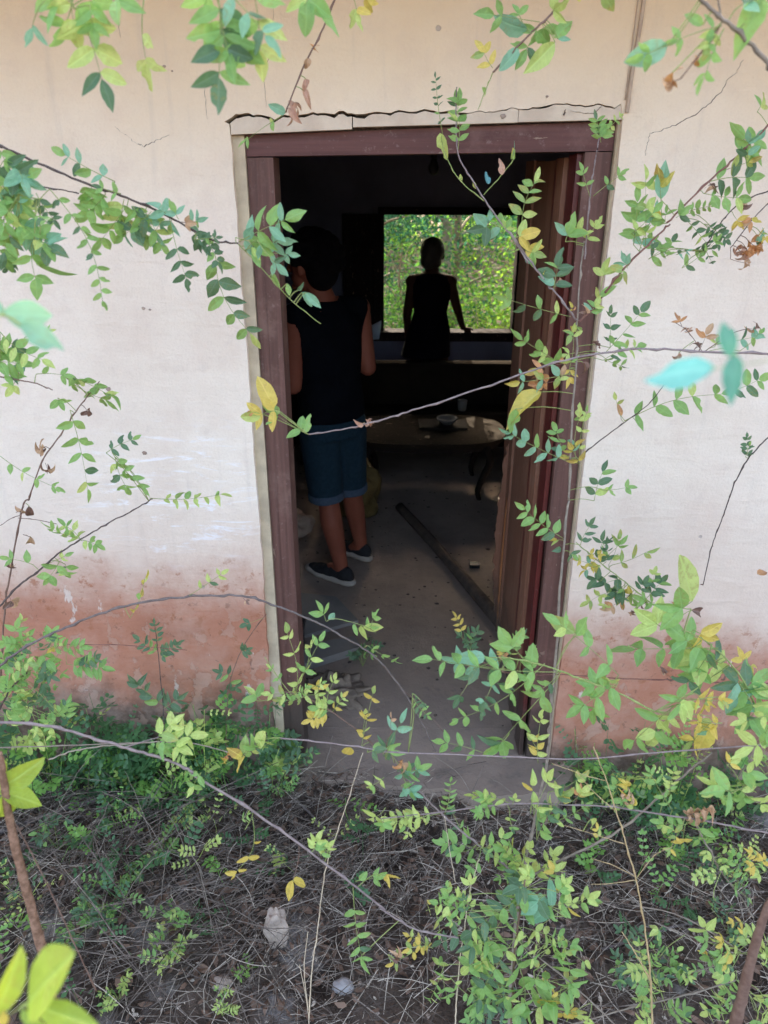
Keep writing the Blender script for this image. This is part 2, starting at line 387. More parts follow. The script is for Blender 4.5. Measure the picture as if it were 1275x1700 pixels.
def blob(name, m, parent, loc, sc, amp=.25, freq=3, sub=3, seed=0, flat=None):
    bm = bmesh.new(); bmesh.ops.create_icosphere(bm, subdivisions=sub, radius=1)
    for v in bm.verts:
        d = v.co.normalized(); k = 1 + amp * mnoise.noise(d * freq + Vector((seed * 3.1, seed, 0)))
        v.co = Vector((d.x * sc[0] * k, d.y * sc[1] * k, d.z * sc[2] * k))
        if flat is not None: v.co.z = max(v.co.z, flat)
        v.co += Vector(loc)
    if flat is not None:
        zf = flat + loc[2] + 1e-5; bmesh.ops.delete(bm, geom=[q for q in bm.faces if all(w.co.z <= zf for w in q.verts)], context='FACES')
    return link(name, frombm(name, bm), m, parent, True)

# ------------------------------------------------------------------ the house
house = empty('house', 'abandoned cream plastered house with reddish brown open doorway and cracked lintel', 'house')
rj = random.Random(3)
def jag(x0, z0, x1, z1, n, a):
    return [(x0 + (x1 - x0) * i / n + (rj.uniform(-.3, .3) * (x1 - x0) / n if 0 < i < n else 0), z0 + (z1 - z0) * i / n + (rj.uniform(-a, a) if 0 < i < n else 0)) for i in range(n + 1)]
left_edge = jag(-.383, -.5, -.396, 2.088, 70, .0)
left_edge = [(x + rj.uniform(-.0022, .0022) - (.006 * rj.random() if 0.2 < z < .75 else 0), z) for x, z in left_edge]
crack = [(-.409, 2.087), (-.39, 2.097)]
for i in range(1, 90):
    t = i / 90; x = -.39 + t * (.585 + .39); z = 2.101 + t * .024
    a = .003 if x < .0 else (.0025 if x < .3 else .0016)
    wv = .010 * mnoise.noise(Vector((x * 9, 3.3, 0))) + .007 * mnoise.noise(Vector((x * 27, 7.7, 0)))
    if x > .36: wv += .008 * math.sin((x - .36) * 16)
    crack.append((x, z + wv + rj.uniform(-a, a)))
crack += [(.588, 2.132)]
right_edge = jag(.598, 2.105, .613, -.5, 70, .0)
right_edge = [(x + rj.uniform(-.0012, .0012), z) for x, z in right_edge]
outline = [(-4, -.5)] + left_edge[:-1] + [(-.397, 2.082)] + crack + right_edge + [(4, -.5), (4, 2.86), (-4, 2.86)]
prism('front_wall', M['wall'], house, outline, 0, .2)
# lintel strip under the crack, broken in two plates
def gap_at(x): return max(.0016, (.0075 if x < -.05 else (.0045 if x < .2 else .0022)) * (1 + 1.1 * mnoise.noise(Vector((x * 14, 1.1, 5)))))
def plate(xa, xb, zb0, zb1, y0):
    top = [(x, z - gap_at(x) + rj.uniform(-.0012, .0012)) for x, z in crack if xa + .004 < x < xb - .004]
    def zi(x):
        for (x1, z1), (x2, z2) in zip(crack, crack[1:]):
            if x1 <= x <= x2: return z1 + (z2 - z1) * (x - x1) / max(1e-6, x2 - x1) - gap_at(x)
        return crack[-1][1] - gap_at(x)
    pts = [(xa, zb0), (xb, zb1), (xb, zi(xb))] + top[::-1] + [(xa, zi(xa))]
    prism('lintel_plate', M['lintel'], house, pts, y0, .05)
plate(-.394, -.0865, 2.058, 2.072, -.0008)
plate(-.0840, .333, 2.0765, 2.089, .001)
plate(.3345, .596, 2.090, 2.097, .003)
box('lintel_core', M['core'], house, -.50, .70, .052, .19, 2.062, 2.19)
# door frame: two jambs and a head, mitred plain, set back in the opening
YF = .032
prism('filler_strip', M['filler'], house, [(-.3955, .0), (-.355, .0), (-.3655, 2.057), (-.3955, 2.057)], YF - .012, .15)
prism('filler_strip', M['filler'], house, [(.604, .0), (.6135, .0), (.600, 2.09), (.592, 2.09)], YF - .014, .15)
df = prism('door_frame', M['head'], house, [(-.364, 2.008), (.590, 2.026), (.592, 2.095), (-.364, 2.058)], YF, .15)
def jamb(pts, nm='jamb', m='jamb', y0=YF, y1=.15): return prism(nm, M[m], df, pts, y0, y1)
jamb([(-.354, .0), (-.3305, .0), (-.3325, 2.0055), (-.3635, 2.0055)], y0=YF + .002)
jamb([(-.3300, .0), (-.286, .0), (-.2945, 2.0060), (-.3320, 2.0060)], y0=YF - .003)
jamb([(.528, .0), (.602, .0), (.589, 2.0235), (.519, 2.0225)])
# the rebate of the right jamb carries the fresher red paint
box('rebate', M['red'], df, .503, .5185, YF + .02, .148, .0, 2.019, bev=.003)
# door leaf, swung inwards, its foot rotten away
dl = []
hx, hy = .512, .155
ang = rad(89)
door = empty('door', None, None); door.parent = house; door.location = (hx, hy, 0); door.rotation_euler = (0, 0, ang)
def dpiece(name, m, x0, x1, y0, y1, z0, z1, par=door, bev=.002): return box(name, M[m], par, x0, x1, y0, y1, z0, z1, bev=bev)
ragged = [(0.52, 2.012), (0.70, 2.012), (.715, 1.0), (.75, .93)]
zz = .93
while zz > .30:
    zz -= rj.uniform(.018, .045); ragged.append((.755 - .20 * ((.93 - zz) / .63) ** 1.3 + rj.uniform(-.03, .02), zz))
ragged += [(.56, .28), (.55, .10), (.52, .10)]
prism('outer_stile', M['door'], door, ragged, -.018, .018)
splint = [(.525, .10), (.55, .10), (.562, .30), (.585, .48), (.58, .62), (.562, .72), (.545, .86), (.53, .95), (.525, .92)]
dpiece('stile', 'door', 0, .1, -.02, .02, .05, 2.012)
dpiece('stile', 'red', .1005, .135, -.024, .018, .05, 2.011)
dpiece('panel', 'door', .1355, .5185, -.0165, .010, .08, 2.008)
prism('broken_edge', M['splinter'], door, splint, -.0215, -.0185)
vr = [(.5055, .16), (.5055, .98)]
zz = .97
while zz > .18:
    vr.append((.497 - .022 * math.sin(min(1, (.97 - zz) / .75) * 3.0) + rj.uniform(-.007, .006), zz)); zz -= rj.uniform(.012, .035)
prism('split_veneer', M['door'], house, vr, .76, .772)
prism('splinter', M['splinter'], house, [(.4975, .12), (.5065, .12), (.507, .70), (.503, .76), (.499, .66), (.4965, .45)], .70, .712)
lk = dpiece('lock_case', 'black', .04, .07, -.026, -.0205, 1.0, 1.14, bev=.002)
# shell of the room
RX0, RX1, RY = -1.7, 1.75, 3.9
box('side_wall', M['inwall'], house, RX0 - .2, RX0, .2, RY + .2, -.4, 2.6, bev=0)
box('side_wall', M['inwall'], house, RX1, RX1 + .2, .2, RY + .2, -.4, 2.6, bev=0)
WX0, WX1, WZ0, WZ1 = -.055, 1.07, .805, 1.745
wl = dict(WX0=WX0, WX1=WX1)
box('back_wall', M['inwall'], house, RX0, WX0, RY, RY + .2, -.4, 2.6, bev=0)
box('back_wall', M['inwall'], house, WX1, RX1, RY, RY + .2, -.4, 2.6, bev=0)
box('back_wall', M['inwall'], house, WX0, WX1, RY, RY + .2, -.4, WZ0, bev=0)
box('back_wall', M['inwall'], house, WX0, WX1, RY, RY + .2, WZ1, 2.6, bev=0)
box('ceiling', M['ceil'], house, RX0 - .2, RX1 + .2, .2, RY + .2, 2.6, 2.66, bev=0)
box('floor', M['floor'], house, RX0, RX1, .2005, RY, -.3, 0, bev=0)
# doorstep: worn concrete edge
bm = bmesh.new()
pts = [(-.6, -.03)] + [(x, -.085 - .02 * math.sin(x * 5) - rj.uniform(0, .018) - (.03 if x > .3 else 0)) for x in np.linspace(-.5, .62, 26)] + [(.7, -.02), (.7, .1985), (-.6, .1985)]
vs = [bm.verts.new((x, y, -.004 if y < -.01 else 0)) for x, y in pts]
fc = bm.faces.new(vs); r = bmesh.ops.extrude_face_region(bm, geom=[fc])
for e in r['geom']:
    if isinstance(e, bmesh.types.BMVert): e.co.z = -.35
bmesh.ops.triangulate(bm, faces=[f for f in bm.faces if len(f.verts) > 4])
link('doorstep', frombm('doorstep', bm), M['floor'], house)
# roof: two slopes of sheet; unseen eave over the door lengthened to shade leaves
bm = bmesh.new()
for y0, z0, y1, z1 in ((-.88, 2.66, 2.0, 3.55), (2.0, 3.55, 4.8, 2.70)):
    vs = [bm.verts.new(c) for c in ((-4.4, y0, z0), (4.4, y0, z0), (4.4, y1, z1), (-4.4, y1, z1), (-4.4, y0, z0 + .06), (4.4, y0, z0 + .06), (4.4, y1, z1 + .06), (-4.4, y1, z1 + .06))]
    for q in ((0, 1, 2, 3), (4, 7, 6, 5), (0, 4, 5, 1), (1, 5, 6, 2), (2, 6, 7, 3), (3, 7, 4, 0)): bm.faces.new([vs[i] for i in q])
link('roof', frombm('roof', bm), M['roof'], house)
# outer side walls of the neighbouring rooms, so the house is closed
box('gable_wall', M['wall'], house, -4, -3.8, .2, 4.1, -.5, 2.8, bev=0)
box('gable_wall', M['wall'], house, 3.8, 4, .2, 4.1, -.5, 2.8, bev=0)
box('rear_wall', M['wall'], house, -3.8, RX0 - .2, 3.9, 4.1, -.5, 2.8, bev=0)
box('rear_wall', M['wall'], house, RX1 + .2, 3.8, 3.9, 4.1, -.5, 2.8, bev=0)
# window: frame, one casement swung into the room
wf = box('window', M['darkwood'], house, WX0, WX1, RY - .03, RY + .09, WZ1 - .052, WZ1, bev=.002)
box('frame_side', M['darkwood'], wf, WX0, WX0 + .045, RY - .029, RY + .09, WZ0, WZ1 - .053)
box('frame_side', M['darkwood'], wf, WX1 - .075, WX1, RY - .029, RY + .09, WZ0, WZ1 - .053)
box('sill', M['darkwood'], wf, WX0 - .04, WX1 + .03, RY - .07, RY + .10, WZ0 - .035, WZ0 + .035)
sash = empty('casement', None, None); sash.parent = wf; sash.location = (WX0 + .02, RY - .035, 0); sash.rotation_euler = (0, 0, rad(196))
for nm, a in (('x', (0, .06, -.02, .02, .86, 1.70)), ('x', (.23, .30, -.02, .02, .86, 1.70)), ('x', (.0605, .2295, -.02, .02, 1.64, 1.70)), ('x', (.0605, .2295, -.02, .02, .86, .93))):
    pass
bm = bmesh.new()
for a in ((0, .055, -.02, .02, .86, 1.70), (.225, .29, -.02, .02, .86, 1.70), (.0555, .2245, -.019, .019, 1.64, 1.699), (.0555, .2245, -.019, .019, .861, .93)): box_bm(bm, *a, bev=.003)
box_bm(bm, .0557, .2243, -.004, .004, .9302, 1.6398)
o = link('casement', frombm('casement', bm), M['darkwood'], wf); o.location = sash.location; o.rotation_euler = sash.rotation_euler
D.objects.remove(sash)
# wire seam, cracks, plugs on the facade
tube('wire', M['cable'], house, [(.6135, -.004, 2.40), (.612, -.004, 2.30), (.606, -.004, 2.2), (.605, -.005, 2.13), (.6045, -.004, 2.112)], .0048, .0052, 8, 4, .05)
tube('wire', M['cable'], house, [(.600, -.003, 2.40), (.5985, -.003, 2.25), (.597, -.003, 2.14)], .0015, .0018, 5, 4)
def hairline(pts, w):
    v = []; f = []
    P = []
    for (a, b), (c, d) in zip(pts, pts[1:]):
        for k in range(6):
            t = k / 6; P.append((a + (c - a) * t + rj.uniform(-.0022, .0022), b + (d - b) * t + rj.uniform(-.0022, .0022)))
    for i, (x, z) in enumerate(P):
        ww = w * (1 - .7 * abs(2 * i / len(P) - 1)) * rj.uniform(.6, 1.3)
        v += [(x - ww, .0006, z + ww * .6), (x, -.0009, z), (x + ww, .0006, z - ww * .6)]
    for i in range(len(P) - 1):
        b = i * 3; f += [(b, b + 1, b + 4, b + 3), (b + 1, b + 2, b + 5, b + 4)]
    link('crack', pyd('crack', v, f), M['crack'], house)
hairline([(0.876,2.230),(0.864,2.202),(0.842,2.182),(0.838,2.163),(0.813,2.136),(0.780,2.109),(0.738,2.088),(0.702,2.075),(0.672,2.065),(0.667,2.040),(0.665,2.009)], 0.0016)
hairline([(-0.689,2.075),(-0.661,2.055),(-0.640,2.038),(-0.618,2.030),(-0.582,2.045),(-0.545,2.059)], 0.0016)
hairline([(-0.456,2.176),(-0.451,2.137),(-0.454,2.083)], 0.0009)
hairline([(-0.269,2.347),(-0.282,2.248),(-0.305,2.183),(-0.301,2.104)], 0.0009)
hairline([(0.450,2.118),(0.449,2.098)], 0.0016)
hairline([(-0.646,2.321),(-0.648,2.259)], 0.0008)
hairline([(0.542,2.128),(0.522,2.108),(0.453,2.118)], 0.0012)
PLUGS = [(0.402,2.147,0.006),(0.295,2.103,0.011),(-0.671,1.624,0.009),(-0.570,2.202,0.010),(-0.548,2.208,0.007),(-0.801,1.394,0.011),(-0.721,1.199,0.012),(0.509,0.474,0.008),(-0.529,2.198,0.004),(0.608,2.138,0.006),(-0.653,1.621,0.006)]
for x, z, r in PLUGS:
    blob('plug', M['nail'], house, (x, -.0005, z), (r * .62, .002, r * .5), .55, 2.5, 2, int(x * 100))

# ------------------------------------------------------------------ things inside the room
def slab(name, m, parent, pts, z0, z1, rz=0):
    bm = bmesh.new(); vs = [bm.verts.new((x, y, z0)) for x, y in pts]; f = bm.faces.new(vs)
    r = bmesh.ops.extrude_face_region(bm, geom=[f])
    for e in r['geom']:
        if isinstance(e, bmesh.types.BMVert): e.co.z = z1
    return link(name, frombm(name, bm), m, parent)
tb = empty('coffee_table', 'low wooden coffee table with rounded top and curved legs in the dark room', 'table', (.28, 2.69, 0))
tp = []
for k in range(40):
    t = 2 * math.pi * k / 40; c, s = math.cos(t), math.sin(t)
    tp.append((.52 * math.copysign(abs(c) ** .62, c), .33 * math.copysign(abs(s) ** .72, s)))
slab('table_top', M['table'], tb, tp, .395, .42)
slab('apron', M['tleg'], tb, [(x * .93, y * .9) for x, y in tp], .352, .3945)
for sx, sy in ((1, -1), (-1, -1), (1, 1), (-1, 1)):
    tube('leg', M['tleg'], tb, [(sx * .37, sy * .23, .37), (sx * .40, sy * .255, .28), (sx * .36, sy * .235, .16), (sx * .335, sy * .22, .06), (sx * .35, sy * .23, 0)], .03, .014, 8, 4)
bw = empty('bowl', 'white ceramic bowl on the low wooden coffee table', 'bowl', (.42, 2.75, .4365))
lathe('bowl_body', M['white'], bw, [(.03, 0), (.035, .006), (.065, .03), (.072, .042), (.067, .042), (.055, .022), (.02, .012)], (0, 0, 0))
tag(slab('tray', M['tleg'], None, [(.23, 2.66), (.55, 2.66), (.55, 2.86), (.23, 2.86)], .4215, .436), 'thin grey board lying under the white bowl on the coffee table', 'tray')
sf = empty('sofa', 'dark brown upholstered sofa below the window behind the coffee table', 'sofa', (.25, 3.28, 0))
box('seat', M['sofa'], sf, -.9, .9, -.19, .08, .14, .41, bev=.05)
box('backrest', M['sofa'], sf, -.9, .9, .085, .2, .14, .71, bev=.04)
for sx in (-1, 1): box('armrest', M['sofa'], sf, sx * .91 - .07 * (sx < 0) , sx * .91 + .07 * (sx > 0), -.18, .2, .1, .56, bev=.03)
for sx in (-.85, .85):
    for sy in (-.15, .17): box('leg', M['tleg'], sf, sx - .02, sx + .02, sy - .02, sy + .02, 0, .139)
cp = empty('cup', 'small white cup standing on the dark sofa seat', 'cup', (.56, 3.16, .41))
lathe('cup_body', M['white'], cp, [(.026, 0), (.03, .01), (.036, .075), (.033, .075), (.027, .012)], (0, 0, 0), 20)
# folded sheet on the window sill
bm = bmesh.new()
pv = [(-.185, 3.79, .875), (-.03, 3.80, .895), (-.045, 3.76, .80), (-.15, 3.76, .79), (-.14, 3.82, .985), (-.10, 3.80, .90), (-.03, 3.83, .93)]
vs = [bm.verts.new(c) for c in pv]
for q in ((0, 5, 2, 3), (5, 1, 2), (0, 4, 5), (5, 6, 1)): bm.faces.new([vs[i] for i in q])
rr = bmesh.ops.solidify(bm, geom=list(bm.faces), thickness=.004)
tag(link('folded_paper', frombm('folded_paper', bm), M['paper']), 'pale blue folded paper at the lower left corner of the window', 'paper')
bu = empty('light_bulb', 'bare light bulb hanging from the ceiling at the top of the doorway', 'light bulb', (.267, 2.5, 2.6))
tube('cord', M['black'], bu, [(0, 0, 0), (.004, 0, -.25), (0, 0, -.5)], .004, .004, 6)
lathe('socket', M['black'], bu, [(.012, -.5), (.02, -.505), (.02, -.545), (.016, -.55)], (0, 0, 0), 16)
lathe('bulb', M['glass'], bu, [(.013, -.551), (.018, -.565), (.03, -.595), (.03, -.61), (.018, -.63), (.004, -.637)], (0, 0, 0), 16)
tag(tube('timber_pole', M['pole'], None, [(.10, 2.28, .03), (.25, 1.85, .034), (.41, 1.38, .031), (.57, .88, .03)], .028, .034, 10, 4, .08), 'dark rotten timber pole lying diagonally across the dusty floor', 'pole')
tag(box('floor_block', M['black'], None, .47, .525, 1.51, 1.555, .001, .022), 'small square black block lying on the floor right of the pole', 'block')
tag(slab('board', M['blue'], None, [(-.43, .78), (-.12, .95), (-.24, 1.17), (-.5, 1.22)], .002, .02), 'grey blue board lying on the floor inside the left jamb', 'board')
bo = slab('board', M['blue'], None, [(-.36, .55), (-.10, .70), (-.13, .78), (-.40, .70)], .003, .04); bo.rotation_euler = (0, 0, 0)
tag(bo, 'narrow dark board on the floor nearest to the left jamb', 'board')
ch = empty('stool', 'black low stool tucked against the inside of the left jamb', 'stool', (-.40, .62, 0))
box('seat', M['black'], ch, -.09, .06, -.08, .08, .17, .20, bev=.006)
for sx in (-.07, .04):
    for sy in (-.06, .06): box('leg', M['black'], ch, sx - .012, sx + .012, sy - .012, sy + .012, 0, .169)
tag(blob('rag_heap', M['cloth'], None, (-.20, .40, .0), (.12, .10, .07), .55, 3.6, 5, 2, 0.002), 'crumpled grey brown rag heap on the floor just inside the doorstep', 'rag')
tag(blob('sack', M['bag'], None, (-.17, 2.2, .17), (.15, .11, .19), .35, 2.2, 4, 5, -.168), 'yellow sack slumped on the floor behind the man', 'sack')
tag(blob('sack', M['pale'], None, (-.60, 1.92, .07), (.17, .13, .10), .45, 2.6, 4, 9, -.068), 'pale crumpled sack on the floor beside the left jamb', 'sack')
# debris crumbs over the floor
v = []; f = []
for i in range(330):
    x, y = rj.uniform(-.7, 1.0), abs(rj.gauss(1.6, 1.0)) + .12
    if y > 3: continue
    s = rj.uniform(.003, .011) * (1.6 if rj.random() < .1 else 1); b = len(v); a = rj.uniform(0, 6.3)
    for k in range(5):
        q = a + k * 1.256; v.append((x + s * rj.uniform(.6, 1.3) * math.cos(q), y + s * rj.uniform(.6, 1.3) * math.sin(q), .0008))
    v.append((x, y, s * rj.uniform(.3, .8)))
    for k in range(5): f.append((b + k, b + (k + 1) % 5, b + 5))
tag(link('floor_debris', pyd('floor_debris', v, f), M['pole']), 'scattered dark crumbs and dust on the concrete floor', 'debris', kind='stuff')

# ------------------------------------------------------------------ people (voxel-fused continuous bodies)
def cap(bm, p0, r0, p1, r1, flat=False, sy=1, seg=14):
    p0, p1 = Vector(p0), Vector(p1); d = p1 - p0; L = d.length
    q = d.to_track_quat('Z', 'Y').to_matrix().to_4x4()
    r = bmesh.ops.create_cone(bm, cap_ends=True, segments=seg, radius1=r0, radius2=r1, depth=L, matrix=Matrix.Translation((p0 + p1) / 2) @ q)
    if not flat:
        bmesh.ops.create_uvsphere(bm, u_segments=seg, v_segments=8, radius=r0 * 1.0, matrix=Matrix.Translation(p0))
        bmesh.ops.create_uvsphere(bm, u_segments=seg, v_segments=8, radius=r1 * 1.0, matrix=Matrix.Translation(p1))
def ell(bm, c, s, rz=0, rx=0):
    bmesh.ops.create_uvsphere(bm, u_segments=20, v_segments=14, radius=1, matrix=Matrix.Translation(c) @ Matrix.Rotation(rz, 4, 'Z') @ Matrix.Rotation(rx, 4, 'X') @ Matrix.Diagonal((*s, 1)))
def loft(bm, rings, seg=22):
    """rings: (x, y, z, rx, ry, yaw)"""
    R = []
    for x, y, z, rx, ry, yw in rings:
        R.append([bm.verts.new((x + rx * math.cos(t) * math.cos(yw) - ry * math.sin(t) * math.sin(yw), y + rx * math.cos(t) * math.sin(yw) + ry * math.sin(t) * math.cos(yw), z)) for t in (2 * math.pi * k / seg for k in range(seg))])
    for a, b in zip(R, R[1:]):
        for k in range(seg): bm.faces.new((a[k], a[(k + 1) % seg], b[(k + 1) % seg], b[k]))
    bm.faces.new(R[0][::-1]); bm.faces.new(R[-1])
def fuse(name, m, parent, bm, vox=.008, it=3):
    me = D.meshes.new('raw'); bm.to_mesh(me); bm.free()
    o = D.objects.new('raw', me); C.objects.link(o)
    md = o.modifiers.new('r', 'REMESH'); md.mode = 'VOXEL'; md.voxel_size = vox
    sm = o.modifiers.new('s', 'SMOOTH'); sm.factor = .5; sm.iterations = it
    bpy.context.view_layer.update()
    out = D.meshes.new_from_object(o.evaluated_get(bpy.context.evaluated_depsgraph_get()))
    D.objects.remove(o); D.meshes.remove(me); out.materials.clear(); out.name = name
    return link(name, out, m, parent, True)
def hand(bm, wrist, d, n, k=1.0):
    """palm, four unequal curled fingers, thumb at the side; d points along the hand, n out of the palm"""
    w = Vector(wrist); d = Vector(d).normalized(); n = Vector(n).normalized(); s = d.cross(n).normalized()
    for i in range(4):
        o = (i - 1.5) * .018 * k
        kn = w + d * .085 * k + s * o
        cap(bm, w + s * o * .7 + d * .01, .016 * k, kn, .012 * k, seg=8)
        L = (.062, .074, .070, .054)[i] * k
        m1 = kn + (d * .9 + n * .35).normalized() * L * .55; cap(bm, kn, .0105 * k, m1, .0095 * k, seg=8)
        cap(bm, m1, .0095 * k, m1 + (d * .55 + n * .8).normalized() * L * .45, .0085 * k, seg=8)
    t0 = w + d * .03 * k - s * .03 * k; t1 = t0 + (d * .7 - s * .7).normalized() * .04 * k
    cap(bm, w + d * .02 * k - s * .012 * k, .016 * k, t0, .014 * k, seg=8); cap(bm, t0, .013 * k, t1, .011 * k, seg=8); cap(bm, t1, .011 * k, t1 + (d * .9 - s * .1 + n * .3).normalized() * .032 * k, .009 * k, seg=8)
def head(bm, c, yaw, k=1.0, pitch=0):
    """skull, jaw, nose, ears, brow; yaw = direction the face looks in the XY plane"""
    c = Vector(c); f = Vector((math.cos(yaw), math.sin(yaw), 0)); s = Vector((-f.y, f.x, 0))
    ell(bm, c + Vector((0, 0, .02)) * k, (.098 * k, .078 * k, .108 * k), yaw)
    ell(bm, c + f * .035 * k + Vector((0, 0, -.055)) * k, (.055 * k, .055 * k, .065 * k), yaw)
    cap(bm, c + f * .09 * k + Vector((0, 0, .015)) * k, .010 * k, c + f * .112 * k + Vector((0, 0, -.028)) * k, .015 * k, seg=8)
    ell(bm, c + f * .083 * k + Vector((0, 0, -.062)) * k, (.014 * k, .026 * k, .009 * k), yaw)
    ell(bm, c + f * .078 * k + Vector((0, 0, -.10)) * k, (.02 * k, .022 * k, .016 * k), yaw)
    for q in (-1, 1):
        ell(bm, c + s * q * .083 * k + Vector((0, 0, -.012)) * k, (.019 * k, .010 * k, .034 * k), yaw + q * .35)
        ell(bm, c + f * .08 * k + s * q * .033 * k + Vector((0, 0, .014)) * k, (.016 * k, .017 * k, .011 * k), yaw)

man = empty('person', 'person in black tank top and denim shorts standing with back turned inside the doorway', 'person', (0, 0, 0))
FY = rad(132)
bm = bmesh.new()
loft(bm, [(-.255, 1.42, .84, .165, .115, FY - 1.57), (-.255, 1.41, .94, .165, .112, FY - 1.57), (-.258, 1.40, 1.06, .148, .098, FY - 1.57), (-.262, 1.40, 1.2, .165, .108, FY - 1.57), (-.265, 1.41, 1.32, .178, .108, FY - 1.57), (-.268, 1.41, 1.40, .15, .085, FY - 1.57), (-.27, 1.41, 1.44, .07, .065, FY - 1.57)])
cap(bm, (-.27, 1.41, 1.40), .062, (-.315, 1.39, 1.53), .056)
head(bm, (-.335, 1.385, 1.60), rad(155))
cap(bm, (-.275, 1.41, 1.40), .06, (-.40, 1.285, 1.375), .058); cap(bm, (-.275, 1.41, 1.40), .06, (-.125, 1.53, 1.385), .058)
cap(bm, (-.40, 1.285, 1.37), .057, (-.425, 1.30, 1.07), .043); cap(bm, (-.425, 1.30, 1.07), .042, (-.42, 1.53, 1.12), .028)
hand(bm, (-.42, 1.54, 1.122), (0.05, 1, .15), (.6, 0, .8))
cap(bm, (-.125, 1.53, 1.38), .055, (-.082, 1.50, 1.11), .041); cap(bm, (-.082, 1.50, 1.11), .041, (-.20, 1.68, 1.13), .027)
hand(bm, (-.207, 1.692, 1.132), (-.6, .8, .1), (-.3, -.2, .9))
cap(bm, (-.315, 1.37, .86), .088, (-.285, 1.37, .48), .055); cap(bm, (-.285, 1.37, .48), .053, (-.265, 1.35, .34), .057); cap(bm, (-.265, 1.35, .34), .057, (-.222, 1.345, .10), .036)
cap(bm, (-.19, 1.44, .86), .086, (-.172, 1.49, .48), .053); cap(bm, (-.172, 1.49, .48), .051, (-.158, 1.545, .34), .055); cap(bm, (-.158, 1.545, .34), .055, (-.128, 1.59, .12), .036)
cap(bm, (-.222, 1.345, .09), .036, (-.30, 1.41, .045), .034); cap(bm, (-.128, 1.59, .10), .036, (-.19, 1.66, .045), .034)
fuse('body', M['skin'], man, bm, .0075, 2)
bm = bmesh.new()  # curly hair
ell(bm, (-.318, 1.378, 1.64), (.108, .10, .098), rad(150)); ell(bm, (-.280, 1.362, 1.59), (.074, .090, .105), rad(150)); ell(bm, (-.335, 1.385, 1.675), (.10, .088, .062), rad(150))
rh = random.Random(8)
for i in range(130):
    a, b = rh.uniform(0, 6.28), rh.uniform(-.25, 1.4)
    d = Vector((math.cos(a) * math.cos(b), math.sin(a) * math.cos(b), math.sin(b)))
    if d.x < -.45 and d.z < .45 and d.y > -.6: continue
    q_ = rh.uniform(.015, .03); ell(bm, Vector((-.312, 1.374, 1.622)) + Vector((d.x * .113, d.y * .107, d.z * .107)) * rh.uniform(.97, 1.08), (q_, q_, q_))
fuse('hair', M['hair'], man, bm, .007, 1)
bm = bmesh.new()  # tank top
loft(bm, [(-.255, 1.415, .885, .182, .132, FY - 1.57), (-.257, 1.41, .97, .18, .125, FY - 1.57), (-.26, 1.40, 1.08, .165, .114, FY - 1.57), (-.262, 1.40, 1.2, .177, .12, FY - 1.57), (-.265, 1.41, 1.30, .172, .119, FY - 1.57), (-.268, 1.41, 1.385, .135, .098, FY - 1.57), (-.27, 1.41, 1.442, .085, .075, FY - 1.57)])
cap(bm, (-.275, 1.41, 1.385), .070, (-.398, 1.287, 1.385), .063); cap(bm, (-.275, 1.41, 1.385), .070, (-.135, 1.52, 1.392), .061); cap(bm, (-.398, 1.287, 1.385), .063, (-.375, 1.31, 1.22), .05); cap(bm, (-.135, 1.52, 1.392), .061, (-.15, 1.50, 1.22), .05)
ell(bm, (-.266, 1.405, 1.33), (.175, .122, .10), FY - 1.57)
fuse('tank_top', M['tank'], man, bm, .009, 4)
bm = bmesh.new()
loft(bm, [(-.255, 1.415, .80, .178, .13, FY - 1.57), (-.255, 1.415, .93, .174, .124, FY - 1.57)])
cap(bm, (-.318, 1.37, .85), .105, (-.292, 1.368, .50), .088, True, seg=20); cap(bm, (-.19, 1.44, .85), .104, (-.176, 1.48, .50), .086, True, seg=20)
cap(bm, (-.318, 1.37, .85), .105, (-.317, 1.37, .82), .104); cap(bm, (-.19, 1.44, .85), .104, (-.19, 1.44, .82), .103)
sh = fuse('shorts', M['denim'], man, bm, .009, 3)
for a, b, r in (((-.2925, 1.368, .512), (-.290, 1.368, .468), .0925), ((-.1765, 1.479, .512), (-.1745, 1.482, .468), .0905)):
    bm = bmesh.new(); cap(bm, a, r, b, r * .99, True, seg=24); fuse('rolled_hem', M['hem'], sh, bm, .007, 2)
def shoe(hx_, hy_, tx, ty, hz=0, lift=0):
    s = empty('shoe', None, None); s.parent = man
    a = math.atan2(ty - hy_, tx - hx_); L = math.hypot(tx - hx_, ty - hy_)
    d = Vector((math.cos(a), math.sin(a), 0)); h = Vector((hx_, hy_, 0))
    bm = bmesh.new()
    for t, w, z, zr in ((.12, .036, .058, .05), (.3, .037, .062, .045), (.5, .041, .050, .036), (.72, .044, .042, .03), (.9, .034, .036, .024)):
        ell(bm, h + d * L * t + Vector((0, 0, z + lift * (1 - t))), (.05 + .012 * (t < .8), w, zr), a)
    up = fuse('upper', M['shoe'], man, bm, .007, 2); up.name = 'shoe'
    bm = bmesh.new()
    for t, w, z in ((.08, .036, .02), (.3, .039, .018), (.5, .043, .017), (.72, .047, .017), (.93, .036, .02)):
        ell(bm, h + d * L * t + Vector((0, 0, z + .006 + lift * (1 - t))), (.062, w + .005, .025), a)
    ell(bm, h + d * L * .02 + Vector((0, 0, .05 + lift)), (.022, .026, .034), a)
    fuse('sole', M['sole'], up, bm, .006, 1)
    D.objects.remove(s)
shoe(-.180, 1.310, -.385, 1.465)
shoe(-.095, 1.565, -.27, 1.74, lift=.012)

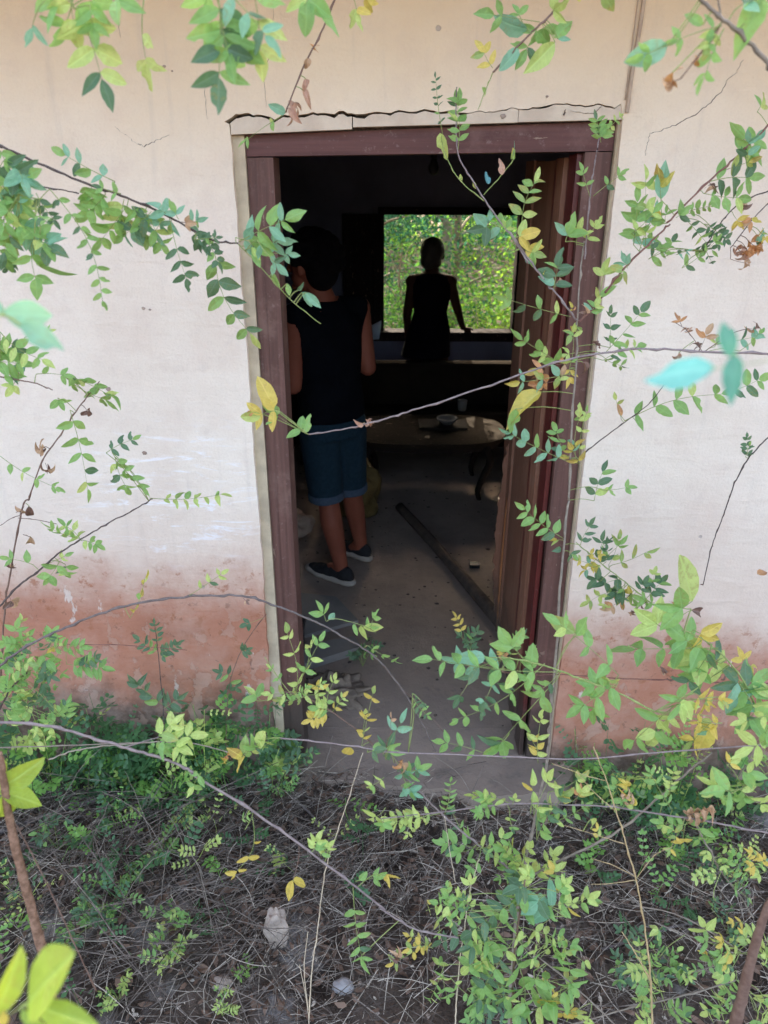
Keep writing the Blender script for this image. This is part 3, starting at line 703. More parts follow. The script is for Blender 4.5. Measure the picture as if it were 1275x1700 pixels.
wom = empty('person', 'person in dark sleeveless dress silhouetted against the bright window with one hand on the sill', 'person', (0, 0, 0))
WY, KX = 3.56, .335
WA = rad(90)
bm = bmesh.new()
loft(bm, [(KX - .01, WY, .78, .155, .105, 0), (KX - .005, WY, .88, .150, .10, 0), (KX, WY, 1.03, .112, .08, 0), (KX, WY, 1.16, .135, .09, 0), (KX, WY, 1.25, .14, .085, 0), (KX, WY, 1.295, .12, .07, 0), (KX, WY, 1.325, .055, .05, 0)])
cap(bm, (KX, WY, 1.29), .056, (KX + .002, WY + .015, 1.40), .05)
head(bm, (KX + .003, WY + .02, 1.445), rad(82), .93)
for q in (-1, 1):
    cap(bm, (KX, WY, 1.285), .045, (KX + q * .142, WY, 1.258), .047)
cap(bm, (KX - .135, WY, 1.26), .042, (KX - .172, WY - .01, 1.02), .033); cap(bm, (KX - .172, WY - .01, 1.02), .032, (KX - .165, WY + .06, .84), .023)
hand(bm, (KX - .165, WY + .065, .83), (0, .25, -1), (1, 0, 0), .85)
cap(bm, (KX + .135, WY, 1.26), .042, (KX + .205, WY + .03, 1.04), .032); cap(bm, (KX + .205, WY + .03, 1.04), .031, (KX + .262, WY + .19, .895), .022)
hand(bm, (KX + .265, WY + .20, .888), (.45, .8, -.25), (0, -.2, -1), .85)
for q in (-1, 1):
    cap(bm, (KX + q * .075, WY, .80), .08, (KX + q * .07, WY, .44), .05); cap(bm, (KX + q * .07, WY, .44), .05, (KX + q * .065, WY - .01, .09), .034); cap(bm, (KX + q * .065, WY - .01, .05), .034, (KX + q * .07, WY + .13, .032), .028)
M['skin_backlit'] = m_simple('silhouette_skin', (.06, .026, .018), (.045, .02, .014), 6, .7, .1, 120, .1)  # skin colour darkened to paint the backlit silhouette
fuse('body', M['skin_backlit'], wom, bm, .0075, 2)
bm = bmesh.new()
loft(bm, [(KX - .03, WY, .715, .188, .15, 0), (KX - .02, WY, .80, .175, .135, 0), (KX - .006, WY, .90, .16, .115, 0), (KX, WY, 1.04, .122, .092, 0), (KX, WY, 1.16, .146, .102, 0), (KX, WY, 1.24, .15, .097, 0), (KX, WY, 1.29, .13, .08, 0), (KX, WY, 1.318, .07, .06, 0)])
fuse('dress', M['dress'], wom, bm, .009, 3)
bm = bmesh.new()
ell(bm, (KX + .002, WY + .005, 1.472), (.090, .095, .092)); ell(bm, (KX - .045, WY - .01, 1.405), (.04, .05, .06)); ell(bm, (KX + .03, WY - .015, 1.40), (.04, .05, .05)); ell(bm, (KX - .006, WY - .03, 1.43), (.074, .06, .075)); ell(bm, (KX - .02, WY - .02, 1.39), (.058, .055, .05))
fuse('hair', M['hairg'], wom, bm, .007, 2)
for q in (-1, 1):
    bm = bmesh.new(); ell(bm, (KX + q * .068, WY + .05, .028), (.042, .115, .026)); fuse('shoe', M['shoe'], wom, bm, .007, 1)

# ------------------------------------------------------------------ ground
def gz(x, y):
    z = -.10 - .055 * max(-1.2, min(1.6, x)) - .02 * max(0, min(1, -y))
    z += .018 * mnoise.noise(Vector((x * 3.1, y * 3.1, 1.3))) + .014 * mnoise.noise(Vector((x * 9, y * 9, 4)))
    z += .011 * mnoise.noise(Vector((x * 27, y * 27, 8)))
    if -.25 < y < .1 and -.75 < x < .75: z += .075 * (1 - abs(y + .06) / .2) * max(0, 1 - max(0, abs(x - .05) - .45) / .3) if abs(y + .06) < .2 else 0
    if y > .05: z = min(z, -.12) if y < 4 else -.15 + .03 * mnoise.noise(Vector((x * .7, y * .7, 2)))
    return z
def axis(lo, hi, step, far):
    a = list(np.arange(lo, hi, step)); k = step * 2
    b = hi; c = lo
    while b < far: a.append(b); b += k; k *= 1.45
    k = step * 2
    while c > -far: c -= k; k *= 1.45; a.append(c)
    return sorted(set(round(float(t), 4) for t in a))
gx = axis(-1.9, 1.9, .022, 420); gy = axis(-1.5, .1, .02, 420)
v = [(x, y, gz(x, y)) for y in gy for x in gx]; nx = len(gx)
f = [(j * nx + i, j * nx + i + 1, (j + 1) * nx + i + 1, (j + 1) * nx + i) for j in range(len(gy) - 1) for i in range(nx - 1)]
tag(link('ground', pyd('ground', v, f), M['ground'], None, True), kind='structure')

def strips(name, n, m, lab, len_, rad_, region, seed, lift=.02, seg=3, bend=.25):
    """a tangle of thin three-sided straws lying on the ground, one object"""
    r = random.Random(seed); v = []; f = []
    while n > 0:
        x, y = region(r)
        n -= 1
        L = r.uniform(*len_); a = r.gauss(.4, 1.0) if r.random() < .6 else r.uniform(0, 6.283); R = r.uniform(*rad_); p = []
        tilt = abs(r.gauss(0, .18)); z0 = gz(x, y) + r.uniform(.001, lift)
        dz = L * math.sin(tilt); kk = r.uniform(-bend, bend) * 3
        px, py = x, y
        for k in range(seg + 1):
            t = k / seg; aa = a + kk * (t - .5)
            p.append((px, py, max(z0 + dz * t + .02 * L * math.sin(t * 3.14), gz(px, py) + R)))
            px += L / seg * math.cos(aa); py += L / seg * math.sin(aa)
        if any(q[1] > -.012 for q in p) : continue
        tube_data(p, [R, R, R * .9, R * .6][:seg + 1], 3, v, f)
    return tag(link(name, pyd(name, v, f), m, None), lab, 'litter', kind='stuff')
def reg_all(r): return r.uniform(-1.35, 1.35), -abs(r.gauss(0, .55)) - .02
def reg_left(r): return r.gauss(-.75, .4), -r.uniform(.03, 1.0)
M['l1'] = m_simple('bleached_straw', (.40, .34, .275), (.62, .54, .45), 14, 1, 0, spec=.03, coord='pos')
M['l5'] = m_simple('undergrowth_leaf', (.03, .085, .03), (.06, .13, .03), 3, .6, 0, coord='pos')
M['l2'] = m_simple('grey_dead_stems', (.04, .03, .026), (.25, .21, .18), 14, 1, 0, spec=.03, coord='pos')
M['l3'] = m_simple('brown_leaf_mould', (.06, .042, .033), (.17, .12, .09), 14, 1, 0, spec=.03, coord='pos')
strips('straw_litter', 2600, M['l1'], 'bleached straw scattered over the ground before the doorway', (.02, .12), (.0003, .0008), reg_all, 1)
strips('dead_stem_litter', 4200, M['l2'], 'tangle of grey dead stems covering the ground before the wall', (.02, .16), (.0004, .0011), reg_all, 2, .03, 3, .5)
strips('needle_litter', 7000, M['l3'], 'fine dark brown plant litter on the ground', (.01, .06), (.0004, .0012), reg_all, 3, .012)
strips('coarse_stem_litter', 1500, M['l2'], 'coarse grey stems and stalk pieces lying over the litter', (.03, .20), (.0009, .002), reg_all, 12, .035, 3, .35)
strips('pale_stem_litter', 600, M['l1'], 'pale bleached stalk pieces lying on top of the litter', (.03, .18), (.0008, .0015), reg_all, 13, .04, 3, .3)
strips('dead_stem_litter', 300, M['l2'], 'longer grey dead stalks heaped at the foot of the left wall', (.2, .55), (.0007, .0018), reg_left, 4, .12, 3, .15)
def bits(name, n, m, lab, s0, s1, seed):
    r = random.Random(seed); v = []; f = []
    for i in range(n):
        x, y = reg_all(r); y = min(y, -.03); s = r.uniform(s0, s1); a = r.uniform(0, 6.28); z = gz(x, y) + r.uniform(.002, .014); b = len(v)
        c, d = math.cos(a) * s, math.sin(a) * s; w = r.uniform(.25, .5); h = [r.uniform(-.3, .5) * s for _ in range(6)]
        for (u, t), hh in zip(((-1, 0), (-.2, w), (.5, w * .8), (1, 0), (.5, -w * .8), (-.2, -w)), h): v.append((x + c * u - d * t, y + d * u + c * t, z + max(0, hh)))
        f += [(b, b + 1, b + 2, b + 5), (b + 2, b + 3, b + 4, b + 5)]
    return tag(link(name, pyd(name, v, f), m, None), lab, 'litter', kind='stuff')
M['l4'] = m_simple('dead_leaf_bits', (.10, .06, .042), (.27, .18, .135), 8, 1, 0, spec=.05, coord='pos')
bits('dead_leaf_litter', 3000, M['l4'], 'small dry brown leaf scraps strewn on the ground', .005, .026, 5)
bits('ash_litter', 700, M['l1'], 'pale grey leaf scraps and chips strewn on the ground', .004, .012, 6)
r = random.Random(9); v = []; f = []
for i in range(520):
    x, y = reg_all(r); y = min(y, -.04); s = r.uniform(.003, .012); b = len(v); z = gz(x, y)
    pts = [(1, 0, 0), (0, 1, 0), (-1, 0, 0), (0, -1, 0), (0, 0, 1), (0, 0, -1)]
    for q in pts: v.append((x + q[0] * s * r.uniform(.7, 1.3), y + q[1] * s * r.uniform(.7, 1.3), z + q[2] * s * r.uniform(.4, .9)))
    for q in ((0, 1, 4), (1, 2, 4), (2, 3, 4), (3, 0, 4), (1, 0, 5), (2, 1, 5), (3, 2, 5), (0, 3, 5)): f.append(tuple(b + k for k in q))
tag(link('gravel', pyd('gravel', v, f), M['stone']), 'loose grit and clods on the soil before the doorstep', 'gravel', kind='stuff')

tag(blob('stone', M['stone'], None, (-0.305,-0.635,gz(-0.305,-0.635)+.045), (.034,.024,.092), .38, 2.2, 4, 3), 'flat upright grey brown stone in the litter left of centre', 'stone')
tag(blob('stone', M['stonew'], None, (-0.107,-0.760,gz(-0.107,-0.760)+.01), (.03,.022,.02), .25, 2.2, 3, 4), 'small pale stone in the litter at the bottom right of the upright stone', 'stone')
tag(blob('stone', M['stone'], None, (-0.445,-0.754,gz(-0.445,-0.754)), (.03,.022,.016), .3, 2.2, 3, 7), 'low brownish stone in the litter at bottom left of the upright stone', 'stone')
tag(tube('fallen_stick', M['s_greyd'], None, [(-1.277,-0.295,gz(-1.277,-0.295)+0.009),(-0.977,-0.142,gz(-0.977,-0.162)+0.009+.012),(-0.677,-0.030,gz(-0.677,-0.030)+0.009)], 0.0090, 0.0063, 8, 5, .12, .003), 'thick grey fallen branch lying along the foot of the left wall', 'stick', 'dead sticks on the ground')
tag(tube('fallen_stick', M['s_greyd'], None, [(-1.323,-0.152,gz(-1.323,-0.152)+0.006),(-1.038,-0.071,gz(-1.038,-0.091)+0.006+.012),(-0.753,-0.030,gz(-0.753,-0.030)+0.006)], 0.0060, 0.0042, 8, 5, .12, .003), 'thinner fallen branch beside the thick one at the left wall foot', 'stick', 'dead sticks on the ground')
tag(tube('fallen_stick', M['s_greyd'], None, [(-1.217,-0.425,gz(-1.217,-0.425)+0.005),(-1.056,-0.239,gz(-1.056,-0.259)+0.005+.012),(-0.896,-0.093,gz(-0.896,-0.093)+0.005)], 0.0050, 0.0035, 8, 5, .12, .003), 'grey dead stick lying lower left among the ground plants', 'stick', 'dead sticks on the ground')
tag(tube('fallen_stick', M['s_greyd'], None, [(-0.672,-0.591,gz(-0.672,-0.591)+0.004),(-0.557,-0.388,gz(-0.557,-0.408)+0.004+.012),(-0.443,-0.226,gz(-0.443,-0.226)+0.004)], 0.0040, 0.0028, 8, 5, .12, .003), 'short dead stick lying in the middle of the left litter', 'stick', 'dead sticks on the ground')
tag(tube('fallen_stick', M['s_greyd'], None, [(0.835,-0.081,gz(0.835,-0.081)+0.006),(1.022,-0.179,gz(1.022,-0.199)+0.006+.012),(1.209,-0.316,gz(1.209,-0.316)+0.006)], 0.0060, 0.0042, 8, 5, .12, .003), 'dead stick lying at the foot of the right wall', 'stick', 'dead sticks on the ground')
tag(tube('fallen_stick', M['s_greyd'], None, [(0.650,-0.623,gz(0.650,-0.623)+0.005),(0.899,-0.541,gz(0.899,-0.561)+0.005+.012),(1.149,-0.499,gz(1.149,-0.499)+0.005)], 0.0050, 0.0035, 8, 5, .12, .003), 'dead stick lying on the right litter below the wall foot', 'stick', 'dead sticks on the ground')
tag(tube('fallen_stick', M['s_greyd'], None, [(-0.471,-0.030,gz(-0.471,-0.030)+0.005),(-0.311,-0.133,gz(-0.311,-0.153)+0.005+.012),(-0.151,-0.276,gz(-0.151,-0.276)+0.005)], 0.0050, 0.0035, 8, 5, .12, .003), 'dead stick leaning by the left end of the doorstep', 'stick', 'dead sticks on the ground')
# ------------------------------------------------------------------ leaves and branches
def leaflet_mesh(name, W=.46, a=.85, rnd=.85, bend=.0, fold=.12, curl=0, bite=None, tooth=.0, twist=0, seed=0, rows=9):
    r = random.Random(seed); v = []; f = []; cols = (-1, -.55, 0, .55, 1)
    for i in range(rows + 1):
        t = i / rows; w = W * .5 * (math.sin(math.pi * t ** a) ** rnd if 0 < t < 1 else 0) * (1 - .25 * t ** 3)
        w = max(w, .004)
        if curl: ang = curl * t; x = math.sin(ang) / curl; z = -(1 - math.cos(ang)) / curl
        else: x = t; z = -bend * t * t
        for c in cols:
            ww = w
            if bite and bite[0] < t < bite[1] and c * bite[2] > 0: ww *= .35 + .15 * r.random()
            if abs(c) == 1 and 0 < i < rows: ww *= 1 + r.uniform(-tooth, tooth)
            y = ww * c; zz = z + abs(c) ** 1.4 * ww * fold * 2 + r.uniform(-.006, .006)
            tw = twist * (t - .3)
            v.append((x, y * math.cos(tw) - (zz - z) * math.sin(tw), z + y * math.sin(tw) + (zz - z) * math.cos(tw)))
    n = len(cols)
    for i in range(rows):
        for k in range(n - 1): f.append((i * n + k, i * n + k + 1, (i + 1) * n + k + 1, (i + 1) * n + k))
    me = pyd(name, v, f); me.polygons.foreach_set('use_smooth', [True] * len(f)); return me
PROT = [dict(W=.50, bend=.10, fold=.12, rnd=.55, tooth=.04), dict(W=.54, bend=.2, fold=.08, rnd=.5, tooth=.05, a=.92), dict(W=.46, bend=.05, fold=.16, rnd=.6, tooth=.05), dict(W=.52, bend=.16, fold=.1, rnd=.55, twist=.3, tooth=.06, a=.95), dict(W=.50, bend=.24, fold=.14, rnd=.55, bite=(.5, .8, -1), tooth=.05), dict(W=.48, bend=.12, fold=.06, rnd=.5, twist=-.3, tooth=.05),
        dict(W=.44, bend=.10, fold=.14, tooth=.05), dict(W=.50, bend=.18, fold=.10, tooth=.04, a=.8), dict(W=.40, bend=.05, fold=.2, tooth=.05, a=.9), dict(W=.54, bend=.14, fold=.06, tooth=.06, a=.95, twist=.25),
        dict(W=.46, bend=.22, fold=.16, bite=(.45, .72, 1), tooth=.05), dict(W=.48, bend=.08, fold=.12, twist=-.35, tooth=.05, a=.8),
        dict(W=.52, bend=.34, fold=.22, tooth=.09, twist=.4), dict(W=.45, bend=-.12, fold=.05, tooth=.08, a=.9, bite=(.68, .9, -1)), dict(W=.50, bend=.26, fold=-.10, twist=-.6, tooth=.07, a=.88)]
CURL = [dict(W=.42, curl=2.2, fold=.5, twist=.6), dict(W=.36, curl=3.4, fold=.7, twist=-.8), dict(W=.46, curl=1.5, fold=.8, twist=1.0)]
CACHE = {}
def lmesh(mk, curl, k):
    key = (mk, curl, k)
    if key not in CACHE:
        me = leaflet_mesh('leaflet', seed=k, **(CURL[k % 3] if curl else PROT[k % 15])); me.materials.append(LM[mk]); CACHE[key] = me
    return CACHE[key]
LR = random.Random(21)
def compound(parent, origin, base, tip, n, L, col, opts):
    """one compound leaf: a rachis mesh under its branch, every leaflet an object under the leaf"""
    base, tip = Vector(base), Vector(tip); r = LR
    d = tip - base; Lr = d.length; d.normalize()
    tocam = (CAM - base).normalized()
    nrm = (tocam - d * tocam.dot(d)).normalized()
    sd_ = nrm.cross(d).normalized()
    roll = r.gauss(0, .42)
    if 'side' in opts: roll = r.choice((-1, 1)) * r.uniform(1.0, 1.25)
    if 'ct' in opts: roll *= .4
    nrm, sd_ = nrm * math.cos(roll) + sd_ * math.sin(roll), sd_ * math.cos(roll) - nrm * math.sin(roll)
    curve = opts.get('curve', r.uniform(-.06, .06)); t0 = opts.get('t0', .22 if n > 1 else .45); curl = 'curl' in opts
    pal = PAL[col]; lead = r.choice(pal)
    def P(t, tl): return base + d * tl * t + sd_ * curve * tl * math.sin(math.pi * t) + nrm * (.05 * tl * math.sin(math.pi * t))
    rl = max(Lr - L * .9, Lr * .3) if n else 0
    def place(p, dr, nn, s):
        mk = lead if r.random() < .55 else r.choice(pal)
        o = D.objects.new('leaflet', lmesh(mk, curl, r.randrange(15) if base.z > 1.0 else r.choice((0, 1, 2, 3, 4, 5, 0, 1, 2, 3, 5, 6, 7, 9, 12)))); C.objects.link(o)
        x = dr.normalized(); z = (nn - x * nn.dot(x)).normalized(); y = z.cross(x)
        mt = Matrix((x, y, z)).transposed().to_4x4()
        o.parent = leaf; o.matrix_local = Matrix.Translation(p - origin) @ mt @ Matrix.Diagonal((s, s * r.uniform(.76, 1.18), s * r.uniform(.6, 1.8), 1))
        return o
    def petiole(v_, f_, r_):
        if 'st' in opts:
            q = Vector(opts['st']); m_ = q.lerp(base, .55) + Vector((0, 0, .06 * (base - q).length)) + sd_ * .06 * (base - q).length
            tube_data([w_ - origin for w_ in smooth_path([q, m_, base], 3)], [r_ * 1.3] * 7, 4, v_, f_)
    if n == 0:
        bm_ = tube_data([base - origin, base + d * Lr * .06 - origin], [.0006, .0005], 4)
        petiole(*bm_, .0006)
        leaf = link('leaf', pyd('leaf', *bm_), M['s_green'], parent)
        tl = nrm + Vector((r.gauss(0, .2), r.gauss(0, .2), r.gauss(0, .2)))
        place(base, d, tl, Lr); return
    K = 7; pts = [P(k / K, rl) - origin for k in range(K + 1)]
    rr = max(.00055, L * .016)
    td = tube_data(pts, [rr * (1.25 - .6 * k / K) for k in range(K + 1)], 4); petiole(*td, rr)
    leaf = link('leaf', pyd('leaf', *td), M['s_green'] if col not in 'wopT' else M['s_brown'], parent, True)
    for i in range(n):
        t = t0 + (.93 - t0) * (i / max(1, n - 1) if n > 1 else .8)
        s = L * (.72 + .25 * math.sin(math.pi * (.25 + .6 * (i / max(1, n - 1)))) ) * r.uniform(.86, 1.1)
        for q in (-1, 1):
            if r.random() < .04: continue
            a = rad(r.gauss(62, 7)); dr = d * math.cos(a) + sd_ * q * math.sin(a) + nrm * r.gauss(-.02, .16)
            nn = nrm + sd_ * q * r.gauss(-.2, .34) + d * r.gauss(0, .34)
            place(P(min(1, t + r.uniform(-.02, .02)), rl), dr, nn, s)
    dr = (tip - P(1, rl)).normalized() + nrm * r.gauss(0, .12)
    place(P(1, rl), dr, nrm + sd_ * r.gauss(0, .25), max(L * .9, (tip - P(1, rl)).length * .95))
def branch(name, label, cat, origin, stems, leaves, group=None):
    b = empty(name, label, cat, origin, group); O = Vector(origin)
    for i, (r0, r1, mk, pts) in enumerate(stems):
        big = max(r0, r1) > .005
        tube('stem' if i == 0 else 'twig', M['s_' + mk], b, [Vector(p) - O for p in pts], r0, r1, 10 if big else 6, 6 if big else 7, .12 if big else .14, max(r0, r1) * (.05 if big else .4), not big)
    for base, tip, n, L, col, opts in leaves: compound(b, O, base, tip, n, L, col, opts)
    return b
G1 = 'leafy branches hanging in front of the doorway wall'
BR = [
 ('leafy_branch','green compound leaf cluster hanging from the top edge, leftmost of the hanging clusters','branch',(-0.349,-1.200,2.151),
  [(0.00118,0.00079,'green',[(-0.349,-1.200,2.151),(-0.335,-1.200,2.135),(-0.333,-1.200,2.127)])],
  [((-0.329,-1.200,2.130),(-0.307,-1.195,2.030),3,0.0370,'g',{}),
   ((-0.332,-1.200,2.135),(-0.388,-1.190,2.130),1,0.0405,'g',{}),
   ((-0.333,-1.200,2.135),(-0.367,-1.188,2.087),1,0.0350,'g',{}),
   ((-0.369,-1.200,2.129),(-0.398,-1.182,2.095),1,0.0251,'b',{'st':(-0.348,-1.2,2.149)}),
   ((-0.335,-1.200,2.136),(-0.338,-1.190,2.089),2,0.0313,'l',{}),
   ((-0.316,-1.200,2.140),(-0.310,-1.183,2.120),1,0.0331,'g',{'st':(-0.335,-1.2,2.135)}),
   ((-0.302,-1.200,2.138),(-0.255,-1.219,2.126),1,0.0331,'g',{'st':(-0.334,-1.2,2.13)}),
   ((-0.315,-1.200,2.130),(-0.314,-1.201,2.089),2,0.0259,'g',{'st':(-0.333,-1.2,2.127)})]),
 ('leafy_branch','slim hanging leaf with long stalk between two large leaf clusters at the top edge','branch',(-0.271,-1.150,2.161),
  [(0.00083,0.00062,'green',[(-0.271,-1.150,2.161),(-0.271,-1.150,2.144)])],
  [((-0.271,-1.150,2.144),(-0.282,-1.132,2.055),2,0.0330,'g',{'t0':0.55})]),
 ('leafy_branch','large dense cluster of broad green leaflets hanging over the upper left corner of the doorway','branch',(-0.156,-1.250,2.147),
  [(0.00111,0.00075,'green',[(-0.156,-1.250,2.147),(-0.170,-1.250,2.127)])],
  [((-0.169,-1.250,2.137),(-0.178,-1.244,2.024),4,0.0399,'g',{}),
   ((-0.135,-1.250,2.142),(-0.130,-1.234,2.055),3,0.0346,'g',{'st':(-0.156,-1.25,2.147)}),
   ((-0.163,-1.250,2.135),(-0.105,-1.266,2.078),3,0.0278,'b',{}),
   ((-0.168,-1.250,2.117),(-0.157,-1.251,2.052),3,0.0334,'g',{'st':(-0.17,-1.25,2.127)}),
   ((-0.171,-1.250,2.135),(-0.201,-1.260,2.120),1,0.0313,'g',{}),
   ((-0.166,-1.250,2.096),(-0.134,-1.248,2.075),1,0.0390,'g',{'st':(-0.17,-1.25,2.127)})]),
 ('leafy_branch',"brown twig with curled pink dry leaves slanting down to the door frame's top left",'branch',(-0.171,-0.700,2.063),
  [(0.00127,0.00156,'brown',[(-0.171,-0.700,2.063),(-0.140,-0.700,2.127),(-0.108,-0.700,2.178),(-0.077,-0.700,2.237)])],
  [((-0.170,-0.700,2.068),(-0.137,-0.697,2.075),1,0.0334,'p',{'curl':1}),
   ((-0.139,-0.700,2.095),(-0.125,-0.720,2.081),0,0.0213,'p',{'curl':1,'st':(-0.152,-0.7,2.102)}),
   ((-0.135,-0.700,2.113),(-0.133,-0.711,2.090),0,0.0212,'p',{'curl':1,'st':(-0.144,-0.7,2.118)}),
   ((-0.129,-0.700,2.144),(-0.133,-0.709,2.121),0,0.0186,'o',{'curl':1}),
   ((-0.124,-0.700,2.157),(-0.106,-0.683,2.163),0,0.0139,'o',{'curl':1}),
   ((-0.179,-0.700,2.057),(-0.259,-0.689,2.010),2,0.0216,'g',{'st':(-0.171,-0.7,2.063)}),
   ((-0.171,-0.700,2.062),(-0.196,-0.714,2.074),0,0.0191,'b',{}),
   ((-0.166,-0.700,2.059),(-0.149,-0.688,2.049),0,0.0287,'p',{'curl':1})]),
 ('leafy_branch','green sprig of three long leaflets at the top edge left of the brown twig','branch',(-0.087,-1.100,2.177),
  [(0.00086,0.00065,'green',[(-0.087,-1.100,2.177),(-0.091,-1.100,2.166)])],
  [((-0.091,-1.100,2.167),(-0.096,-1.114,2.119),1,0.0384,'g',{}),
   ((-0.086,-1.100,2.160),(-0.061,-1.095,2.114),0,0.0528,'g',{})]),
 ('leafy_branch','small yellow leaf sprig dangling at the top edge, right of the bare brown twig','branch',(-0.041,-0.900,2.210),
  [(0.00103,0.00078,'green',[(-0.041,-0.900,2.210),(-0.050,-0.900,2.196)])],
  [((-0.048,-0.900,2.198),(-0.034,-0.915,2.150),1,0.0273,'y',{}),
   ((-0.048,-0.900,2.196),(-0.008,-0.920,2.182),1,0.0234,'y',{})]),
 ('leafy_branch','dark slanting branch with teal and green leaves ending at the left door jamb','branch',(-0.578,-0.922,2.008),
  [(0.00218,0.00128,'dark',[(-0.578,-0.922,2.008),(-0.566,-0.922,2.004),(-0.514,-0.918,1.980),(-0.452,-0.914,1.954),(-0.392,-0.911,1.933),(-0.332,-0.908,1.907),(-0.288,-0.904,1.881),(-0.262,-0.903,1.871),(-0.230,-0.902,1.868)]),
   (0.00082,0.00062,'green',[(-0.231,-0.902,1.868),(-0.201,-0.898,1.836),(-0.154,-0.891,1.782),(-0.106,-0.887,1.742)]),
   (0.00112,0.00085,'dark',[(-0.587,-0.915,1.958),(-0.552,-0.914,1.953),(-0.495,-0.913,1.945),(-0.464,-0.912,1.939)])],
  [((-0.406,-0.915,1.956),(-0.498,-0.906,2.002),4,0.0261,'b',{'st':(-0.412,-0.912,1.94)}),
   ((-0.400,-0.912,1.939),(-0.439,-0.926,1.952),2,0.0170,'g',{}),
   ((-0.394,-0.910,1.922),(-0.459,-0.912,1.852),4,0.0321,'g',{'st':(-0.39,-0.911,1.932)}),
   ((-0.397,-0.911,1.931),(-0.421,-0.883,1.868),3,0.0320,'g',{}),
   ((-0.358,-0.909,1.914),(-0.433,-0.887,1.864),4,0.0301,'b',{}),
   ((-0.332,-0.908,1.907),(-0.357,-0.920,1.933),1,0.0323,'b',{}),
   ((-0.327,-0.908,1.907),(-0.341,-0.885,1.877),1,0.0323,'b',{}),
   ((-0.318,-0.907,1.903),(-0.329,-0.909,1.930),1,0.0259,'b',{}),
   ((-0.443,-0.914,1.952),(-0.451,-0.900,1.904),3,0.0296,'g',{}),
   ((-0.423,-0.912,1.939),(-0.473,-0.918,1.897),3,0.0297,'g',{}),
   ((-0.368,-0.909,1.914),(-0.345,-0.882,1.845),3,0.0279,'g',{'st':(-0.364,-0.91,1.921)}),
   ((-0.385,-0.910,1.922),(-0.377,-0.895,1.869),3,0.0278,'g',{}),
   ((-0.341,-0.907,1.905),(-0.388,-0.882,1.854),3,0.0302,'b',{}),
   ((-0.305,-0.906,1.897),(-0.275,-0.892,1.905),2,0.0217,'b',{}),
   ((-0.314,-0.907,1.899),(-0.289,-0.914,1.897),1,0.0195,'o',{}),
   ((-0.288,-0.904,1.881),(-0.254,-0.902,1.823),4,0.0218,'d',{}),
   ((-0.297,-0.905,1.886),(-0.271,-0.913,1.849),3,0.0240,'d',{}),
   ((-0.332,-0.907,1.905),(-0.311,-0.907,1.793),3,0.0259,'d',{'t0':0.5}),
   ((-0.229,-0.903,1.870),(-0.123,-0.926,1.917),4,0.0373,'b',{'ct':1}),
   ((-0.233,-0.904,1.877),(-0.136,-0.910,1.869),2,0.0372,'b',{'st':(-0.233,-0.903,1.868)}),
   ((-0.225,-0.902,1.864),(-0.174,-0.897,1.854),1,0.0330,'b',{}),
   ((-0.210,-0.902,1.863),(-0.199,-0.920,1.851),0,0.0132,'l',{'st':(-0.219,-0.901,1.855)}),
   ((-0.178,-0.897,1.824),(-0.171,-0.886,1.797),0,0.0125,'l',{'st':(-0.185,-0.896,1.818)}),
   ((-0.157,-0.895,1.807),(-0.153,-0.899,1.788),0,0.0126,'l',{'st':(-0.168,-0.894,1.798)}),
   ((-0.141,-0.893,1.796),(-0.131,-0.902,1.806),0,0.0127,'b',{'st':(-0.155,-0.892,1.783)}),
   ((-0.134,-0.893,1.793),(-0.119,-0.877,1.768),0,0.0218,'b',{'st':(-0.148,-0.891,1.777)}),
   ((-0.129,-0.893,1.793),(-0.104,-0.891,1.768),0,0.0281,'m',{'st':(-0.145,-0.891,1.774)}),
   ((-0.429,-0.896,1.938),(-0.459,-0.880,1.928),2,0.0102,'g',{'st':(-0.426,-0.913,1.945)}),
   ((-0.292,-0.926,1.875),(-0.246,-0.937,1.880),3,0.0132,'d',{'st':(-0.29,-0.904,1.882)}),
   ((-0.222,-0.876,1.858),(-0.135,-0.874,1.847),3,0.0233,'b',{'st':(-0.22,-0.901,1.857)}),
   ((-0.196,-0.928,1.876),(-0.152,-0.948,1.824),2,0.0276,'b',{'st':(-0.22,-0.901,1.856)})]),
 ('leafy_branch','tall drooping leaf of paired oval leaflets overlapping the upper left door jamb','branch',(-0.346,-0.700,1.875),
  [(0.00135,0.00102,'dark',[(-0.346,-0.700,1.875),(-0.315,-0.700,1.854),(-0.297,-0.700,1.833)])],
  [((-0.308,-0.700,1.861),(-0.244,-0.707,1.656),5,0.0417,'g',{'curve':-0.12,'st':(-0.315,-0.7,1.854)})]),
 ('leafy_branch','crowded green and teal foliage entering at the left edge below the slanting dark branch','branch',(-0.536,-1.034,1.971),
  [(0.00126,0.00077,'green',[(-0.536,-1.034,1.971),(-0.515,-1.032,1.956),(-0.502,-1.031,1.941),(-0.475,-1.030,1.934)])],
  [((-0.513,-1.034,1.982),(-0.465,-1.032,1.942),3,0.0321,'b',{'st':(-0.526,-1.033,1.964)}),
   ((-0.524,-1.032,1.956),(-0.484,-1.020,1.906),4,0.0324,'b',{}),
   ((-0.496,-1.034,1.972),(-0.479,-1.048,1.938),3,0.0284,'b',{'st':(-0.514,-1.032,1.955)}),
   ((-0.527,-1.031,1.941),(-0.498,-1.008,1.885),4,0.0308,'g',{'st':(-0.513,-1.032,1.953)}),
   ((-0.533,-1.029,1.918),(-0.457,-1.044,1.860),4,0.0330,'g',{'st':(-0.504,-1.031,1.943)}),
   ((-0.511,-1.028,1.902),(-0.456,-1.015,1.861),3,0.0313,'b',{'st':(-0.501,-1.031,1.941)}),
   ((-0.528,-1.028,1.902),(-0.527,-1.011,1.857),3,0.0293,'l',{'st':(-0.502,-1.031,1.941)}),
